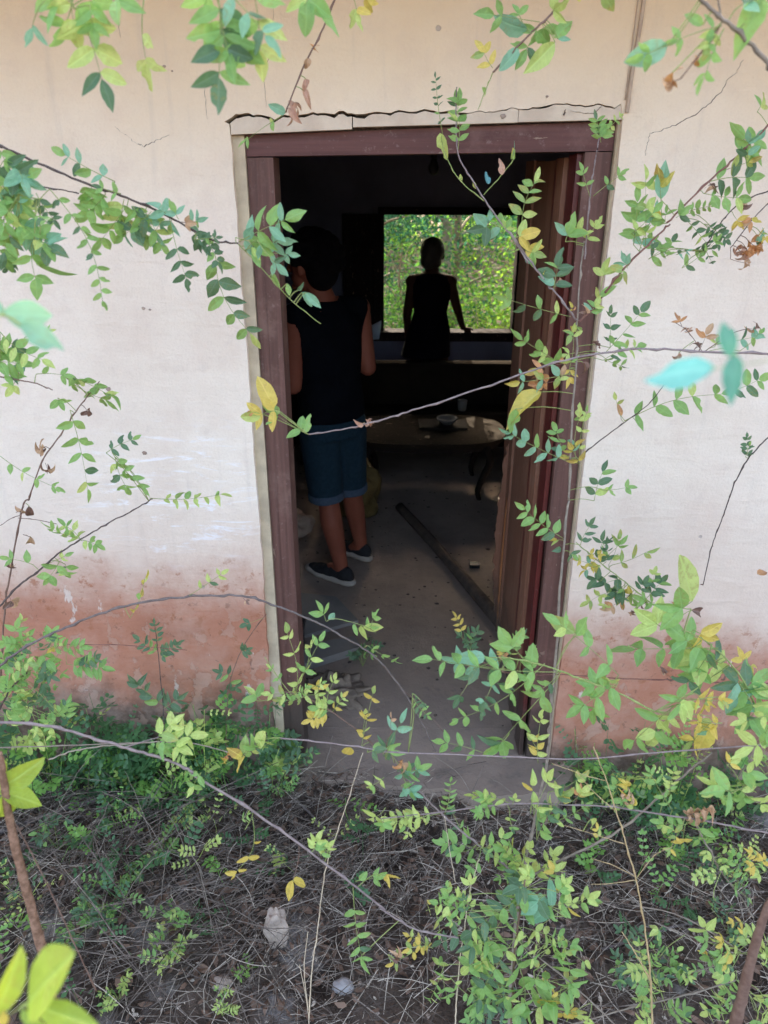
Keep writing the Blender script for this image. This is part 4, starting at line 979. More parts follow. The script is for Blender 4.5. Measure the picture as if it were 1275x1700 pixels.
   ((-0.458,-1.032,1.947),(-0.400,-1.039,1.785),8,0.0176,'d',{'curve':0.1,'t0':0.12,'st':(-0.475,-1.03,1.934)}),
   ((-0.478,-1.031,1.942),(-0.458,-1.016,1.894),4,0.0173,'d',{}),
   ((-0.515,-1.035,1.994),(-0.503,-1.038,1.964),2,0.0225,'g',{'st':(-0.532,-1.033,1.969)}),
   ((-0.510,-1.033,1.960),(-0.550,-1.026,1.922),3,0.0305,'g',{}),
   ((-0.503,-1.031,1.938),(-0.541,-1.046,1.880),3,0.0308,'g',{}),
   ((-0.498,-1.026,1.876),(-0.498,-1.039,1.800),2,0.0337,'g',{'t0':0.35,'st':(-0.481,-1.031,1.936)}),
   ((-0.522,-1.027,1.892),(-0.549,-1.036,1.840),3,0.0315,'g',{'st':(-0.502,-1.031,1.941)}),
   ((-0.548,-1.027,1.888),(-0.542,-1.005,1.830),3,0.0276,'g',{'st':(-0.502,-1.031,1.941)}),
   ((-0.486,-1.026,1.880),(-0.445,-1.037,1.861),1,0.0336,'b',{'st':(-0.475,-1.03,1.934)}),
   ((-0.500,-1.025,1.855),(-0.455,-1.012,1.821),0,0.0440,'b',{'st':(-0.478,-1.031,1.935)}),
   ((-0.495,-1.017,1.984),(-0.503,-1.015,1.960),2,0.0225,'b',{'st':(-0.515,-1.032,1.956)}),
   ((-0.547,-1.005,1.903),(-0.487,-0.992,1.936),3,0.0221,'l',{'st':(-0.502,-1.031,1.941)}),
   ((-0.491,-1.011,1.890),(-0.481,-0.992,1.847),2,0.0239,'b',{'st':(-0.478,-1.031,1.935)}),
   ((-0.472,-1.059,1.914),(-0.444,-1.083,1.906),3,0.0129,'d',{'st':(-0.475,-1.03,1.934)}),
   ((-0.542,-1.008,1.856),(-0.560,-0.998,1.828),2,0.0199,'d',{'st':(-0.502,-1.031,1.941)})]),
 ('leafy_branch','blurred pair of long teal leaflets close to the lens at the left edge','branch',(-0.275,-1.650,1.885),
  [(0.00049,0.00037,'green',[(-0.275,-1.650,1.885),(-0.256,-1.650,1.883)])],
  [((-0.250,-1.650,1.884),(-0.223,-1.633,1.879),0,0.0312,'b',{'ct':1}),
   ((-0.262,-1.650,1.888),(-0.252,-1.632,1.884),0,0.0201,'b',{}),
   ((-0.240,-1.650,1.877),(-0.207,-1.656,1.861),0,0.0323,'b',{'ct':1,'st':(-0.256,-1.65,1.883)})]),
 ('leafy_branch','lime compound leaves with round leaflets at the left edge, below the blurred teal leaflets','branch',(-0.665,-0.900,1.659),
  [(0.00157,0.00095,'brown',[(-0.665,-0.900,1.659),(-0.646,-0.900,1.654),(-0.592,-0.900,1.644),(-0.561,-0.900,1.632)])],
  [((-0.631,-0.900,1.729),(-0.547,-0.906,1.670),4,0.0286,'g',{'curve':-0.1,'st':(-0.65,-0.9,1.655)}),
   ((-0.634,-0.900,1.714),(-0.648,-0.899,1.669),2,0.0255,'g',{'st':(-0.649,-0.9,1.655)}),
   ((-0.651,-0.900,1.679),(-0.584,-0.889,1.672),3,0.0328,'g',{'st':(-0.657,-0.9,1.657)}),
   ((-0.622,-0.900,1.646),(-0.634,-0.916,1.624),1,0.0237,'g',{}),
   ((-0.640,-0.900,1.659),(-0.605,-0.890,1.651),2,0.0283,'b',{}),
   ((-0.646,-0.900,1.704),(-0.593,-0.888,1.695),3,0.0255,'g',{'st':(-0.658,-0.9,1.657)}),
   ((-0.584,-0.900,1.659),(-0.524,-0.886,1.653),2,0.0212,'b',{'st':(-0.59,-0.9,1.643)}),
   ((-0.604,-0.874,1.715),(-0.539,-0.900,1.733),3,0.0180,'l',{'st':(-0.617,-0.9,1.648)}),
   ((-0.651,-0.909,1.716),(-0.679,-0.893,1.708),2,0.0189,'g',{'st':(-0.665,-0.9,1.659)}),
   ((-0.624,-0.873,1.673),(-0.621,-0.861,1.653),2,0.0217,'b',{'st':(-0.628,-0.9,1.65)})]),
 ('leafy_branch','leaning brown twig on the left wall with withered leaves and broad oval leaflets','branch',(-0.575,-0.650,1.583),
  [(0.00106,0.00161,'brown',[(-0.575,-0.650,1.583),(-0.619,-0.650,1.536),(-0.673,-0.650,1.470),(-0.722,-0.650,1.410),(-0.767,-0.650,1.322)]),
   (0.00161,0.00234,'brown',[(-0.767,-0.650,1.322),(-0.782,-0.650,1.308),(-0.817,-0.650,1.212),(-0.865,-0.650,1.073),(-0.898,-0.650,0.949),(-0.924,-0.650,0.845)]),
   (0.00098,0.00065,'brown',[(-0.790,-0.650,1.286),(-0.811,-0.650,1.279),(-0.841,-0.650,1.260)]),
   (0.00081,0.00065,'brown',[(-0.798,-0.650,1.279),(-0.759,-0.650,1.275),(-0.715,-0.650,1.265)]),
   (0.00082,0.00066,'brown',[(-0.795,-0.650,1.239),(-0.777,-0.650,1.231),(-0.774,-0.650,1.220)])],
  [((-0.652,-0.650,1.598),(-0.524,-0.668,1.546),4,0.0396,'g',{'side':1,'st':(-0.603,-0.65,1.553)}),
   ((-0.644,-0.650,1.592),(-0.546,-0.632,1.521),3,0.0396,'g',{'side':1,'st':(-0.602,-0.65,1.553)}),
   ((-0.645,-0.650,1.523),(-0.627,-0.666,1.320),5,0.0380,'g',{'t0':0.15,'st':(-0.636,-0.65,1.515)}),
   ((-0.666,-0.650,1.548),(-0.657,-0.656,1.534),1,0.0258,'g',{'st':(-0.632,-0.65,1.52)}),
   ((-0.709,-0.650,1.444),(-0.733,-0.646,1.429),1,0.0294,'w',{'curl':1,'st':(-0.7,-0.65,1.437)}),
   ((-0.716,-0.650,1.407),(-0.718,-0.633,1.362),1,0.0297,'w',{'curl':1}),
   ((-0.614,-0.650,1.529),(-0.597,-0.656,1.506),1,0.0259,'w',{'curl':1,'st':(-0.62,-0.65,1.534)}),
   ((-0.715,-0.650,1.430),(-0.720,-0.633,1.458),0,0.0266,'w',{'curl':1}),
   ((-0.779,-0.650,1.308),(-0.802,-0.648,1.278),1,0.0304,'w',{'curl':1}),
   ((-0.779,-0.650,1.235),(-0.785,-0.657,1.186),0,0.0465,'w',{'curl':1}),
   ((-0.835,-0.650,1.175),(-0.844,-0.657,1.144),1,0.0283,'w',{'curl':1}),
   ((-0.856,-0.650,1.081),(-0.844,-0.663,1.045),1,0.0322,'w',{'curl':1}),
   ((-0.769,-0.650,1.308),(-0.763,-0.667,1.265),0,0.0365,'w',{'curl':1,'st':(-0.775,-0.65,1.314)})]),
 ('leafy_branch','thin twig crossing the pale left wall with upright lime leaflets in a row','branch',(-0.833,-0.760,1.112),
  [(0.00240,0.00113,'dark',[(-0.833,-0.760,1.112),(-0.818,-0.759,1.123),(-0.771,-0.757,1.170),(-0.728,-0.756,1.202),(-0.677,-0.754,1.244),(-0.622,-0.753,1.279),(-0.561,-0.751,1.316),(-0.509,-0.750,1.343),(-0.466,-0.749,1.369)])],
  [((-0.536,-0.744,1.465),(-0.464,-0.762,1.379),4,0.0288,'g',{'side':1,'st':(-0.474,-0.749,1.364)}),
   ((-0.531,-0.745,1.456),(-0.514,-0.741,1.367),3,0.0277,'g',{'st':(-0.474,-0.749,1.364)}),
   ((-0.472,-0.749,1.370),(-0.309,-0.728,1.371),6,0.0260,'l',{'curve':-0.1}),
   ((-0.758,-0.745,1.457),(-0.635,-0.762,1.386),4,0.0222,'g',{}),
   ((-0.622,-0.753,1.280),(-0.695,-0.769,1.320),4,0.0260,'g',{}),
   ((-0.622,-0.753,1.275),(-0.674,-0.731,1.316),3,0.0261,'l',{}),
   ((-0.622,-0.753,1.277),(-0.574,-0.752,1.258),3,0.0243,'g',{}),
   ((-0.676,-0.755,1.227),(-0.719,-0.761,1.169),2,0.0363,'g',{'st':(-0.685,-0.754,1.237)}),
   ((-0.731,-0.755,1.220),(-0.797,-0.765,1.246),2,0.0293,'g',{'st':(-0.721,-0.756,1.208)}),
   ((-0.706,-0.755,1.220),(-0.647,-0.750,1.246),1,0.0205,'l',{}),
   ((-0.540,-0.764,1.471),(-0.474,-0.740,1.500),3,0.0225,'d',{'st':(-0.475,-0.749,1.364)}),
   ((-0.675,-0.731,1.208),(-0.678,-0.723,1.163),2,0.0273,'g',{'st':(-0.693,-0.755,1.231)})]),
 ('leafy_branch','purplish grey twig arching across the doorway from the right, tipped with orange leaflets','branch',(0.673,-0.850,1.686),
  [(0.00219,0.00134,'lilac',[(0.673,-0.850,1.686),(0.659,-0.850,1.688),(0.541,-0.850,1.692),(0.437,-0.850,1.696),(0.335,-0.850,1.681),(0.259,-0.850,1.659),(0.156,-0.850,1.621),(0.050,-0.850,1.585),(-0.004,-0.850,1.568),(-0.069,-0.850,1.550),(-0.137,-0.850,1.539)])],
  [((-0.137,-0.850,1.539),(-0.220,-0.837,1.588),2,0.0314,'g',{}),
   ((-0.189,-0.850,1.584),(-0.257,-0.852,1.567),2,0.0425,'y',{'st':(-0.137,-0.85,1.539)}),
   ((-0.197,-0.850,1.587),(-0.217,-0.853,1.643),0,0.0424,'y',{'st':(-0.137,-0.85,1.539)}),
   ((-0.235,-0.850,1.583),(-0.254,-0.868,1.567),0,0.0360,'o',{'curl':1,'st':(-0.137,-0.85,1.539)}),
   ((-0.142,-0.850,1.542),(-0.133,-0.833,1.574),0,0.0278,'g',{}),
   ((-0.036,-0.850,1.562),(-0.054,-0.869,1.554),0,0.0277,'p',{'curl':1}),
   ((-0.020,-0.850,1.565),(-0.044,-0.850,1.551),1,0.0226,'p',{'curl':1}),
   ((-0.025,-0.850,1.562),(-0.015,-0.837,1.541),0,0.0251,'p',{'curl':1})]),
 ('leafy_branch','slanting twig at the top edge right of centre with mixed lime, white and teal leaves','branch',(0.283,-0.800,2.224),
  [(0.00167,0.00139,'brown',[(0.283,-0.800,2.224),(0.271,-0.800,2.208),(0.233,-0.800,2.177),(0.198,-0.800,2.145),(0.166,-0.800,2.113)]),
   (0.00087,0.00059,'green',[(0.166,-0.800,2.113),(0.157,-0.800,2.092),(0.145,-0.800,2.061)])],
  [((0.232,-0.800,2.180),(0.132,-0.815,2.190),1,0.0333,'g',{}),
   ((0.215,-0.800,2.171),(0.160,-0.791,2.180),0,0.0385,'b',{}),
   ((0.205,-0.800,2.181),(0.192,-0.782,2.207),1,0.0235,'l',{'st':(0.22,-0.8,2.165)}),
   ((0.231,-0.800,2.175),(0.201,-0.795,2.116),2,0.0363,'g',{}),
   ((0.237,-0.800,2.177),(0.246,-0.788,2.159),1,0.0342,'l',{}),
   ((0.249,-0.800,2.193),(0.259,-0.816,2.198),1,0.0319,'g',{}),
   ((0.262,-0.800,2.158),(0.282,-0.803,2.157),0,0.0258,'b',{'st':(0.241,-0.8,2.184)}),
   ((0.258,-0.800,2.154),(0.213,-0.814,2.110),0,0.0538,'l',{'st':(0.236,-0.8,2.18)}),
   ((0.257,-0.800,2.159),(0.286,-0.786,2.187),0,0.0322,'l',{'st':(0.239,-0.8,2.182)}),
   ((0.203,-0.800,2.145),(0.175,-0.808,2.115),0,0.0389,'b',{}),
   ((0.165,-0.800,2.119),(0.137,-0.802,2.157),2,0.0240,'y',{}),
   ((0.157,-0.800,2.092),(0.151,-0.780,2.081),0,0.0176,'g',{})]),
 ('leafy_branch','half brown half yellow single leaf dangling at the top edge right of centre','branch',(0.263,-1.000,2.192),
  [(0.00047,0.00048,'green',[(0.263,-1.000,2.192),(0.274,-1.000,2.183)])],
  [((0.274,-1.000,2.183),(0.298,-0.986,2.160),0,0.0305,'m',{}),
   ((0.247,-1.000,2.183),(0.247,-0.981,2.171),0,0.0161,'y',{'st':(0.263,-1.0,2.192)})]),
 ('leafy_branch','thick grey branch cutting the upper right corner, with hanging green leaves','branch',(0.297,-1.250,2.142),
  [(0.00149,0.00252,'grey',[(0.297,-1.250,2.142),(0.311,-1.250,2.132),(0.335,-1.250,2.116),(0.359,-1.250,2.101),(0.394,-1.250,2.075),(0.414,-1.250,2.061)]),
   (0.00113,0.00075,'grey',[(0.340,-1.250,2.111),(0.333,-1.250,2.127),(0.327,-1.250,2.137)])],
  [((0.340,-1.250,2.107),(0.282,-1.252,2.090),2,0.0177,'g',{}),
   ((0.293,-1.250,2.092),(0.247,-1.250,2.074),1,0.0216,'g',{'st':(0.316,-1.25,2.128)}),
   ((0.288,-1.250,2.090),(0.248,-1.241,2.075),0,0.0259,'b',{'st':(0.314,-1.25,2.13)}),
   ((0.321,-1.250,2.108),(0.302,-1.251,2.117),0,0.0157,'g',{'st':(0.328,-1.25,2.12)}),
   ((0.343,-1.250,2.105),(0.323,-1.258,2.044),3,0.0214,'g',{'side':1}),
   ((0.334,-1.250,2.103),(0.325,-1.254,2.076),2,0.0172,'l',{'st':(0.34,-1.25,2.111)}),
   ((0.376,-1.250,2.132),(0.356,-1.264,2.088),0,0.0479,'l',{'st':(0.357,-1.25,2.102)}),
   ((0.355,-1.250,2.124),(0.369,-1.255,2.131),1,0.0226,'b',{'st':(0.345,-1.25,2.11)}),
   ((0.328,-1.250,2.087),(0.319,-1.230,2.069),1,0.0144,'o',{'curl':1,'st':(0.34,-1.25,2.111)}),
   ((0.306,-1.250,2.060),(0.291,-1.232,2.054),1,0.0219,'o',{'curl':1,'st':(0.34,-1.25,2.111)}),
   ((0.297,-1.250,2.066),(0.297,-1.245,2.048),0,0.0175,'o',{'curl':1,'st':(0.34,-1.25,2.111)})]),
 ('leafy_branch','reddish twig rising across the pale right wall with yellow and brown leaves','branch',(0.432,-0.614,1.756),
  [(0.00220,0.00156,'red',[(0.432,-0.614,1.756),(0.465,-0.613,1.803),(0.511,-0.612,1.853),(0.541,-0.611,1.883)]),
   (0.00185,0.00136,'red',[(0.535,-0.611,1.885),(0.603,-0.609,1.958),(0.651,-0.608,2.005),(0.707,-0.606,2.062)])],
  [((0.527,-0.611,1.884),(0.506,-0.608,1.991),2,0.0455,'m',{'st':(0.535,-0.611,1.885)}),
   ((0.518,-0.610,1.927),(0.514,-0.614,1.994),0,0.0635,'m',{'st':(0.548,-0.611,1.899)}),
   ((0.477,-0.612,1.846),(0.469,-0.625,1.958),3,0.0405,'g',{'st':(0.492,-0.612,1.832)}),
   ((0.500,-0.612,1.846),(0.478,-0.617,1.988),3,0.0324,'l',{}),
   ((0.490,-0.612,1.835),(0.518,-0.599,1.926),2,0.0434,'b',{}),
   ((0.532,-0.611,1.887),(0.535,-0.595,1.921),1,0.0241,'g',{}),
   ((0.551,-0.611,1.895),(0.572,-0.616,1.911),1,0.0347,'g',{}),
   ((0.603,-0.609,1.958),(0.717,-0.597,1.969),3,0.0446,'g',{}),
   ((0.596,-0.609,1.938),(0.699,-0.599,1.927),3,0.0369,'g',{'st':(0.589,-0.609,1.943)}),
   ((0.624,-0.609,1.938),(0.603,-0.601,1.964),1,0.0237,'w',{'curl':1,'st':(0.603,-0.609,1.958)}),
   ((0.651,-0.608,2.005),(0.701,-0.600,2.050),2,0.0389,'b',{}),
   ((0.658,-0.608,2.000),(0.698,-0.597,2.020),2,0.0363,'g',{'st':(0.652,-0.607,2.005)}),
   ((0.658,-0.607,2.030),(0.624,-0.612,2.054),0,0.0319,'g',{'st':(0.667,-0.607,2.021)}),
   ((0.671,-0.606,2.074),(0.690,-0.596,2.108),1,0.0305,'g',{'st':(0.696,-0.606,2.051)}),
   ((0.633,-0.608,1.979),(0.693,-0.616,2.000),2,0.0287,'m',{}),
   ((0.480,-0.613,1.820),(0.445,-0.615,1.769),1,0.0327,'l',{}),
   ((0.471,-0.613,1.803),(0.459,-0.602,1.830),1,0.0301,'b',{}),
   ((0.460,-0.613,1.792),(0.470,-0.606,1.780),0,0.0230,'p',{'curl':1}),
   ((0.462,-0.640,1.868),(0.516,-0.636,1.925),2,0.0292,'g',{'st':(0.496,-0.612,1.837)}),
   ((0.490,-0.592,1.855),(0.471,-0.603,1.923),2,0.0334,'b',{'st':(0.503,-0.612,1.844)}),
   ((0.658,-0.631,1.998),(0.647,-0.639,2.048),2,0.0293,'b',{'st':(0.651,-0.608,2.005)})]),
 ('leafy_branch','dark twig with small teal and withered orange leaves at the upper right edge','branch',(0.758,-0.550,1.945),
  [(0.00145,0.00090,'dark',[(0.758,-0.550,1.945),(0.744,-0.550,1.941),(0.703,-0.550,1.926),(0.678,-0.550,1.904),(0.659,-0.550,1.876),(0.637,-0.550,1.830)]),
   (0.00102,0.00075,'dark',[(0.756,-0.550,1.926),(0.727,-0.550,1.893),(0.691,-0.550,1.836)]),
   (0.00079,0.00062,'brown',[(0.673,-0.550,1.626),(0.634,-0.550,1.670),(0.605,-0.550,1.688)])],
  [((0.628,-0.550,1.881),(0.692,-0.558,1.843),5,0.0200,'d',{'st':(0.655,-0.55,1.868)}),
   ((0.560,-0.550,1.818),(0.587,-0.532,1.863),3,0.0226,'b',{'st':(0.637,-0.55,1.83)}),
   ((0.590,-0.550,1.892),(0.672,-0.544,1.818),5,0.0222,'g',{'st':(0.653,-0.55,1.862)}),
   ((0.530,-0.550,1.814),(0.575,-0.547,1.847),2,0.0312,'g',{'st':(0.637,-0.55,1.83)}),
   ((0.694,-0.550,1.909),(0.705,-0.570,1.916),1,0.0248,'w',{'curl':1}),
   ((0.685,-0.550,1.898),(0.712,-0.548,1.870),1,0.0249,'y',{'st':(0.679,-0.55,1.905)}),
   ((0.722,-0.550,1.893),(0.719,-0.560,1.871),2,0.0250,'o',{}),
   ((0.710,-0.550,1.831),(0.746,-0.543,1.819),2,0.0367,'p',{'curl':1,'st':(0.694,-0.55,1.841)}),
   ((0.725,-0.550,1.848),(0.769,-0.551,1.819),2,0.0393,'o',{'curl':1,'st':(0.706,-0.55,1.86)}),
   ((0.740,-0.550,1.859),(0.768,-0.537,1.853),2,0.0252,'m',{'st':(0.716,-0.55,1.875)}),
   ((0.613,-0.550,1.832),(0.662,-0.544,1.837),3,0.0197,'d',{'st':(0.637,-0.55,1.83)}),
   ((0.695,-0.550,1.815),(0.757,-0.538,1.802),1,0.0283,'w',{'curl':1,'st':(0.691,-0.55,1.836)}),
   ((0.720,-0.550,1.838),(0.740,-0.556,1.816),1,0.0338,'o',{'curl':1,'st':(0.7,-0.55,1.851)}),
   ((0.600,-0.550,1.797),(0.651,-0.544,1.832),2,0.0256,'g',{'st':(0.637,-0.55,1.83)}),
   ((0.619,-0.550,1.682),(0.605,-0.540,1.709),1,0.0235,'o',{}),
   ((0.627,-0.550,1.670),(0.650,-0.537,1.674),1,0.0206,'p',{'curl':1}),
   ((0.665,-0.550,1.632),(0.678,-0.556,1.690),1,0.0297,'o',{}),
   ((0.622,-0.550,1.626),(0.624,-0.536,1.600),0,0.0268,'p',{'curl':1,'st':(0.65,-0.55,1.651)}),
   ((0.653,-0.550,1.632),(0.674,-0.535,1.655),1,0.0238,'w',{'curl':1,'st':(0.661,-0.55,1.639)}),
   ((0.696,-0.550,1.639),(0.704,-0.542,1.663),1,0.0237,'y',{'st':(0.673,-0.55,1.626)}),
   ((0.759,-0.550,1.677),(0.800,-0.531,1.674),1,0.0294,'w',{'curl':1,'st':(0.673,-0.55,1.626)}),
   ((0.708,-0.550,1.645),(0.808,-0.532,1.661),3,0.0326,'b',{'st':(0.673,-0.55,1.626)}),
   ((0.667,-0.542,1.887),(0.662,-0.566,1.833),4,0.0124,'d',{}),
   ((0.576,-0.575,1.825),(0.609,-0.572,1.835),2,0.0153,'b',{'st':(0.637,-0.55,1.83)}),
   ((0.586,-0.559,1.902),(0.648,-0.560,1.917),4,0.0175,'g',{'st':(0.655,-0.55,1.868)}),
   ((0.527,-0.572,1.833),(0.519,-0.563,1.872),2,0.0235,'g',{'st':(0.637,-0.55,1.83)}),
   ((0.738,-0.566,1.866),(0.748,-0.591,1.849),2,0.0165,'m',{'st':(0.718,-0.55,1.879)}),
   ((0.637,-0.574,1.827),(0.661,-0.556,1.803),2,0.0118,'d',{'st':(0.637,-0.55,1.83)}),
   ((0.632,-0.575,1.827),(0.651,-0.594,1.866),2,0.0195,'g',{'st':(0.637,-0.55,1.83)}),
   ((0.736,-0.579,1.636),(0.789,-0.562,1.683),2,0.0228,'b',{'st':(0.673,-0.55,1.626)})]),
 ('leafy_branch','out of focus cyan and teal leaflets close to the lens at right','branch',(0.188,-1.800,1.890),
  [(0.00025,0.00018,'green',[(0.188,-1.800,1.890),(0.156,-1.800,1.885)])],
  [((0.156,-1.800,1.885),(0.121,-1.799,1.883),0,0.0312,'c',{'ct':1}),
   ((0.163,-1.800,1.890),(0.159,-1.799,1.906),0,0.0145,'t',{'ct':1}),
   ((0.164,-1.800,1.892),(0.160,-1.813,1.871),0,0.0217,'t',{'ct':1})]),
 ('leafy_branch','dark twig with a row of upright leaflets below the blurred cyan leaf','branch',(0.661,-0.400,1.524),
  [(0.00088,0.00165,'dark',[(0.661,-0.400,1.524),(0.628,-0.400,1.471),(0.577,-0.400,1.426),(0.524,-0.400,1.380),(0.471,-0.400,1.326)])],
  [((0.576,-0.400,1.429),(0.843,-0.387,1.505),5,0.0486,'g',{'t0':0.12}),
   ((0.809,-0.400,1.501),(0.916,-0.383,1.541),3,0.0385,'g',{}),
   ((0.568,-0.400,1.433),(0.541,-0.401,1.500),1,0.0236,'l',{'st':(0.576,-0.4,1.425)}),
   ((0.567,-0.400,1.441),(0.558,-0.392,1.472),0,0.0283,'o',{'st':(0.579,-0.4,1.428)}),
   ((0.606,-0.400,1.426),(0.613,-0.391,1.446),1,0.0236,'g',{'st':(0.593,-0.4,1.44)})]),
 ('leafy_branch','nearly bare dark twig drooping down the right wall with one tiny leaf','branch',(0.970,-0.350,1.393),
  [(0.00185,0.00154,'dark',[(0.970,-0.350,1.393),(0.956,-0.350,1.373),(0.918,-0.350,1.317),(0.899,-0.350,1.260),(0.890,-0.350,1.203)]),
   (0.00154,0.00122,'dark',[(0.890,-0.350,1.204),(0.882,-0.350,1.143),(0.871,-0.350,1.073),(0.868,-0.350,0.952)])],
  [((0.918,-0.350,1.319),(0.904,-0.341,1.386),4,0.0198,'d',{}),
   ((0.910,-0.350,1.321),(0.909,-0.363,1.369),2,0.0177,'d',{'st':(0.918,-0.35,1.317)}),
   ((0.871,-0.350,1.071),(0.882,-0.339,1.058),0,0.0104,'w',{}),
   ((0.868,-0.350,0.953),(0.861,-0.347,0.953),0,0.0107,'w',{})]),
 ('sapling','tall slender sapling whose stem stands in front of the right door jamb','sapling',(0.393,-0.584,1.817),
  [(0.00101,0.00147,'lilac',[(0.415,-0.511,2.069),(0.411,-0.522,2.032),(0.404,-0.538,1.978),(0.398,-0.553,1.925),(0.393,-0.584,1.817)]),
   (0.00147,0.00232,'grey',[(0.391,-0.575,1.850),(0.386,-0.589,1.800),(0.384,-0.615,1.705),(0.385,-0.637,1.625),(0.381,-0.669,1.508),(0.382,-0.709,1.353)]),
   (0.00247,0.00330,'grey',[(0.382,-0.709,1.354),(0.373,-0.748,1.197),(0.370,-0.796,0.994),(0.367,-0.825,0.870),(0.364,-0.843,0.788)]),
   (0.00347,0.00453,'grey',[(0.364,-0.843,0.788),(0.336,-0.883,0.596),(0.324,-0.905,0.488),(0.312,-0.930,0.360),(0.308,-0.957,0.218),(0.310,-0.984,0.069)]),
   (0.00115,0.00192,'lilac',[(0.135,-0.495,2.120),(0.135,-0.513,2.062),(0.140,-0.530,2.004),(0.170,-0.544,1.956),(0.213,-0.561,1.897),(0.256,-0.575,1.847),(0.281,-0.586,1.809)]),
   (0.00176,0.00194,'lilac',[(0.249,-0.572,1.860),(0.305,-0.592,1.789),(0.343,-0.603,1.750),(0.381,-0.616,1.704)]),
   (0.00163,0.00194,'red',[(0.436,-0.602,1.755),(0.416,-0.609,1.728),(0.387,-0.617,1.700)]),
   (0.00102,0.00072,'green',[(0.192,-0.554,1.921),(0.141,-0.542,1.961),(0.113,-0.528,2.009),(0.107,-0.520,2.036)]),
   (0.00087,0.00072,'green',[(0.191,-0.551,1.932),(0.229,-0.539,1.972),(0.251,-0.531,1.999)])],
  [((0.139,-0.528,2.009),(0.134,-0.489,2.118),5,0.0261,'g',{}),
   ((0.138,-0.516,2.052),(0.140,-0.499,2.120),2,0.0271,'g',{}),
   ((0.110,-0.520,2.036),(0.093,-0.482,2.149),6,0.0141,'d',{}),
   ((0.104,-0.519,2.041),(0.116,-0.522,1.993),0,0.0516,'l',{}),
   ((0.145,-0.540,1.969),(0.148,-0.539,1.953),0,0.0191,'l',{}),
   ((0.170,-0.544,1.956),(0.177,-0.539,1.942),0,0.0246,'g',{}),
   ((0.243,-0.535,1.986),(0.247,-0.542,2.028),1,0.0316,'m',{}),
   ((0.226,-0.541,1.967),(0.220,-0.546,1.996),0,0.0246,'p',{}),
   ((0.200,-0.545,1.951),(0.196,-0.541,1.975),0,0.0263,'c',{}),
   ((0.267,-0.567,1.875),(0.300,-0.530,1.983),4,0.0342,'l',{'t0':0.25,'curve':0.1,'st':(0.249,-0.572,1.86)}),
   ((0.250,-0.574,1.853),(0.300,-0.581,1.869),1,0.0442,'y',{}),
   ((0.256,-0.580,1.831),(0.317,-0.569,1.842),1,0.0415,'y',{'st':(0.264,-0.579,1.835)}),
   ((0.231,-0.569,1.869),(0.175,-0.555,1.899),2,0.0342,'m',{}),
   ((0.219,-0.566,1.880),(0.159,-0.589,1.865),1,0.0413,'b',{}),
   ((0.232,-0.571,1.864),(0.248,-0.564,1.891),1,0.0276,'l',{}),
   ((0.334,-0.601,1.758),(0.343,-0.589,1.839),3,0.0402,'b',{'t0':0.25}),
   ((0.354,-0.575,1.848),(0.364,-0.580,1.895),1,0.0470,'b',{'st':(0.391,-0.576,1.844)}),
   ((0.375,-0.577,1.843),(0.381,-0.577,1.895),1,0.0332,'l',{'st':(0.39,-0.577,1.841)}),
   ((0.400,-0.552,1.927),(0.374,-0.541,1.992),2,0.0219,'g',{'t0':0.5}),
   ((0.405,-0.551,1.931),(0.469,-0.550,1.981),2,0.0230,'g',{'t0':0.5}),
   ((0.415,-0.524,2.026),(0.397,-0.519,2.084),4,0.0228,'g',{}),
   ((0.415,-0.520,2.037),(0.431,-0.531,2.062),2,0.0228,'g',{}),
   ((0.393,-0.575,1.848),(0.424,-0.563,1.897),2,0.0287,'l',{}),
   ((0.274,-0.579,1.833),(0.318,-0.588,1.820),1,0.0321,'l',{}),
   ((0.287,-0.586,1.808),(0.275,-0.579,1.819),0,0.0250,'b',{}),
   ((0.311,-0.592,1.789),(0.327,-0.585,1.799),0,0.0289,'m',{}),
   ((0.336,-0.598,1.766),(0.365,-0.601,1.796),0,0.0307,'p',{'curl':1}),
   ((0.370,-0.614,1.710),(0.216,-0.587,1.747),4,0.0325,'g',{}),
   ((0.381,-0.616,1.704),(0.363,-0.626,1.742),1,0.0168,'o',{'curl':1}),
   ((0.384,-0.617,1.699),(0.382,-0.630,1.666),1,0.0281,'y',{'curl':1}),
   ((0.381,-0.619,1.694),(0.360,-0.638,1.658),1,0.0269,'y',{}),
   ((0.381,-0.633,1.642),(0.344,-0.638,1.637),1,0.0254,'l',{}),
   ((0.360,-0.639,1.619),(0.246,-0.637,1.684),3,0.0351,'g',{'st':(0.384,-0.639,1.618)}),
   ((0.348,-0.637,1.625),(0.301,-0.619,1.642),2,0.0271,'l',{'st':(0.384,-0.638,1.624)}),
   ((0.376,-0.639,1.619),(0.281,-0.647,1.608),2,0.0339,'o',{'st':(0.384,-0.639,1.619)}),
   ((0.373,-0.644,1.602),(0.240,-0.668,1.585),3,0.0351,'m',{'st':(0.384,-0.644,1.601)}),
   ((0.361,-0.645,1.596),(0.284,-0.647,1.571),1,0.0425,'o',{'curl':1,'st':(0.384,-0.645,1.595)}),
   ((0.317,-0.653,1.567),(0.238,-0.682,1.524),0,0.0825,'q',{'st':(0.382,-0.654,1.564)}),
   ((0.266,-0.662,1.534),(0.259,-0.673,1.483),0,0.0400,'g',{'st':(0.381,-0.663,1.531)}),
   ((0.373,-0.640,1.613),(0.367,-0.658,1.574),2,0.0255,'y',{'st':(0.384,-0.641,1.613)}),
   ((0.384,-0.690,1.428),(0.231,-0.668,1.496),5,0.0335,'b',{}),
   ((0.363,-0.686,1.441),(0.348,-0.649,1.507),3,0.0277,'g',{'st':(0.381,-0.686,1.441)}),
   ((0.393,-0.687,1.437),(0.401,-0.646,1.543),2,0.0335,'m',{'t0':0.35,'st':(0.381,-0.687,1.436)}),
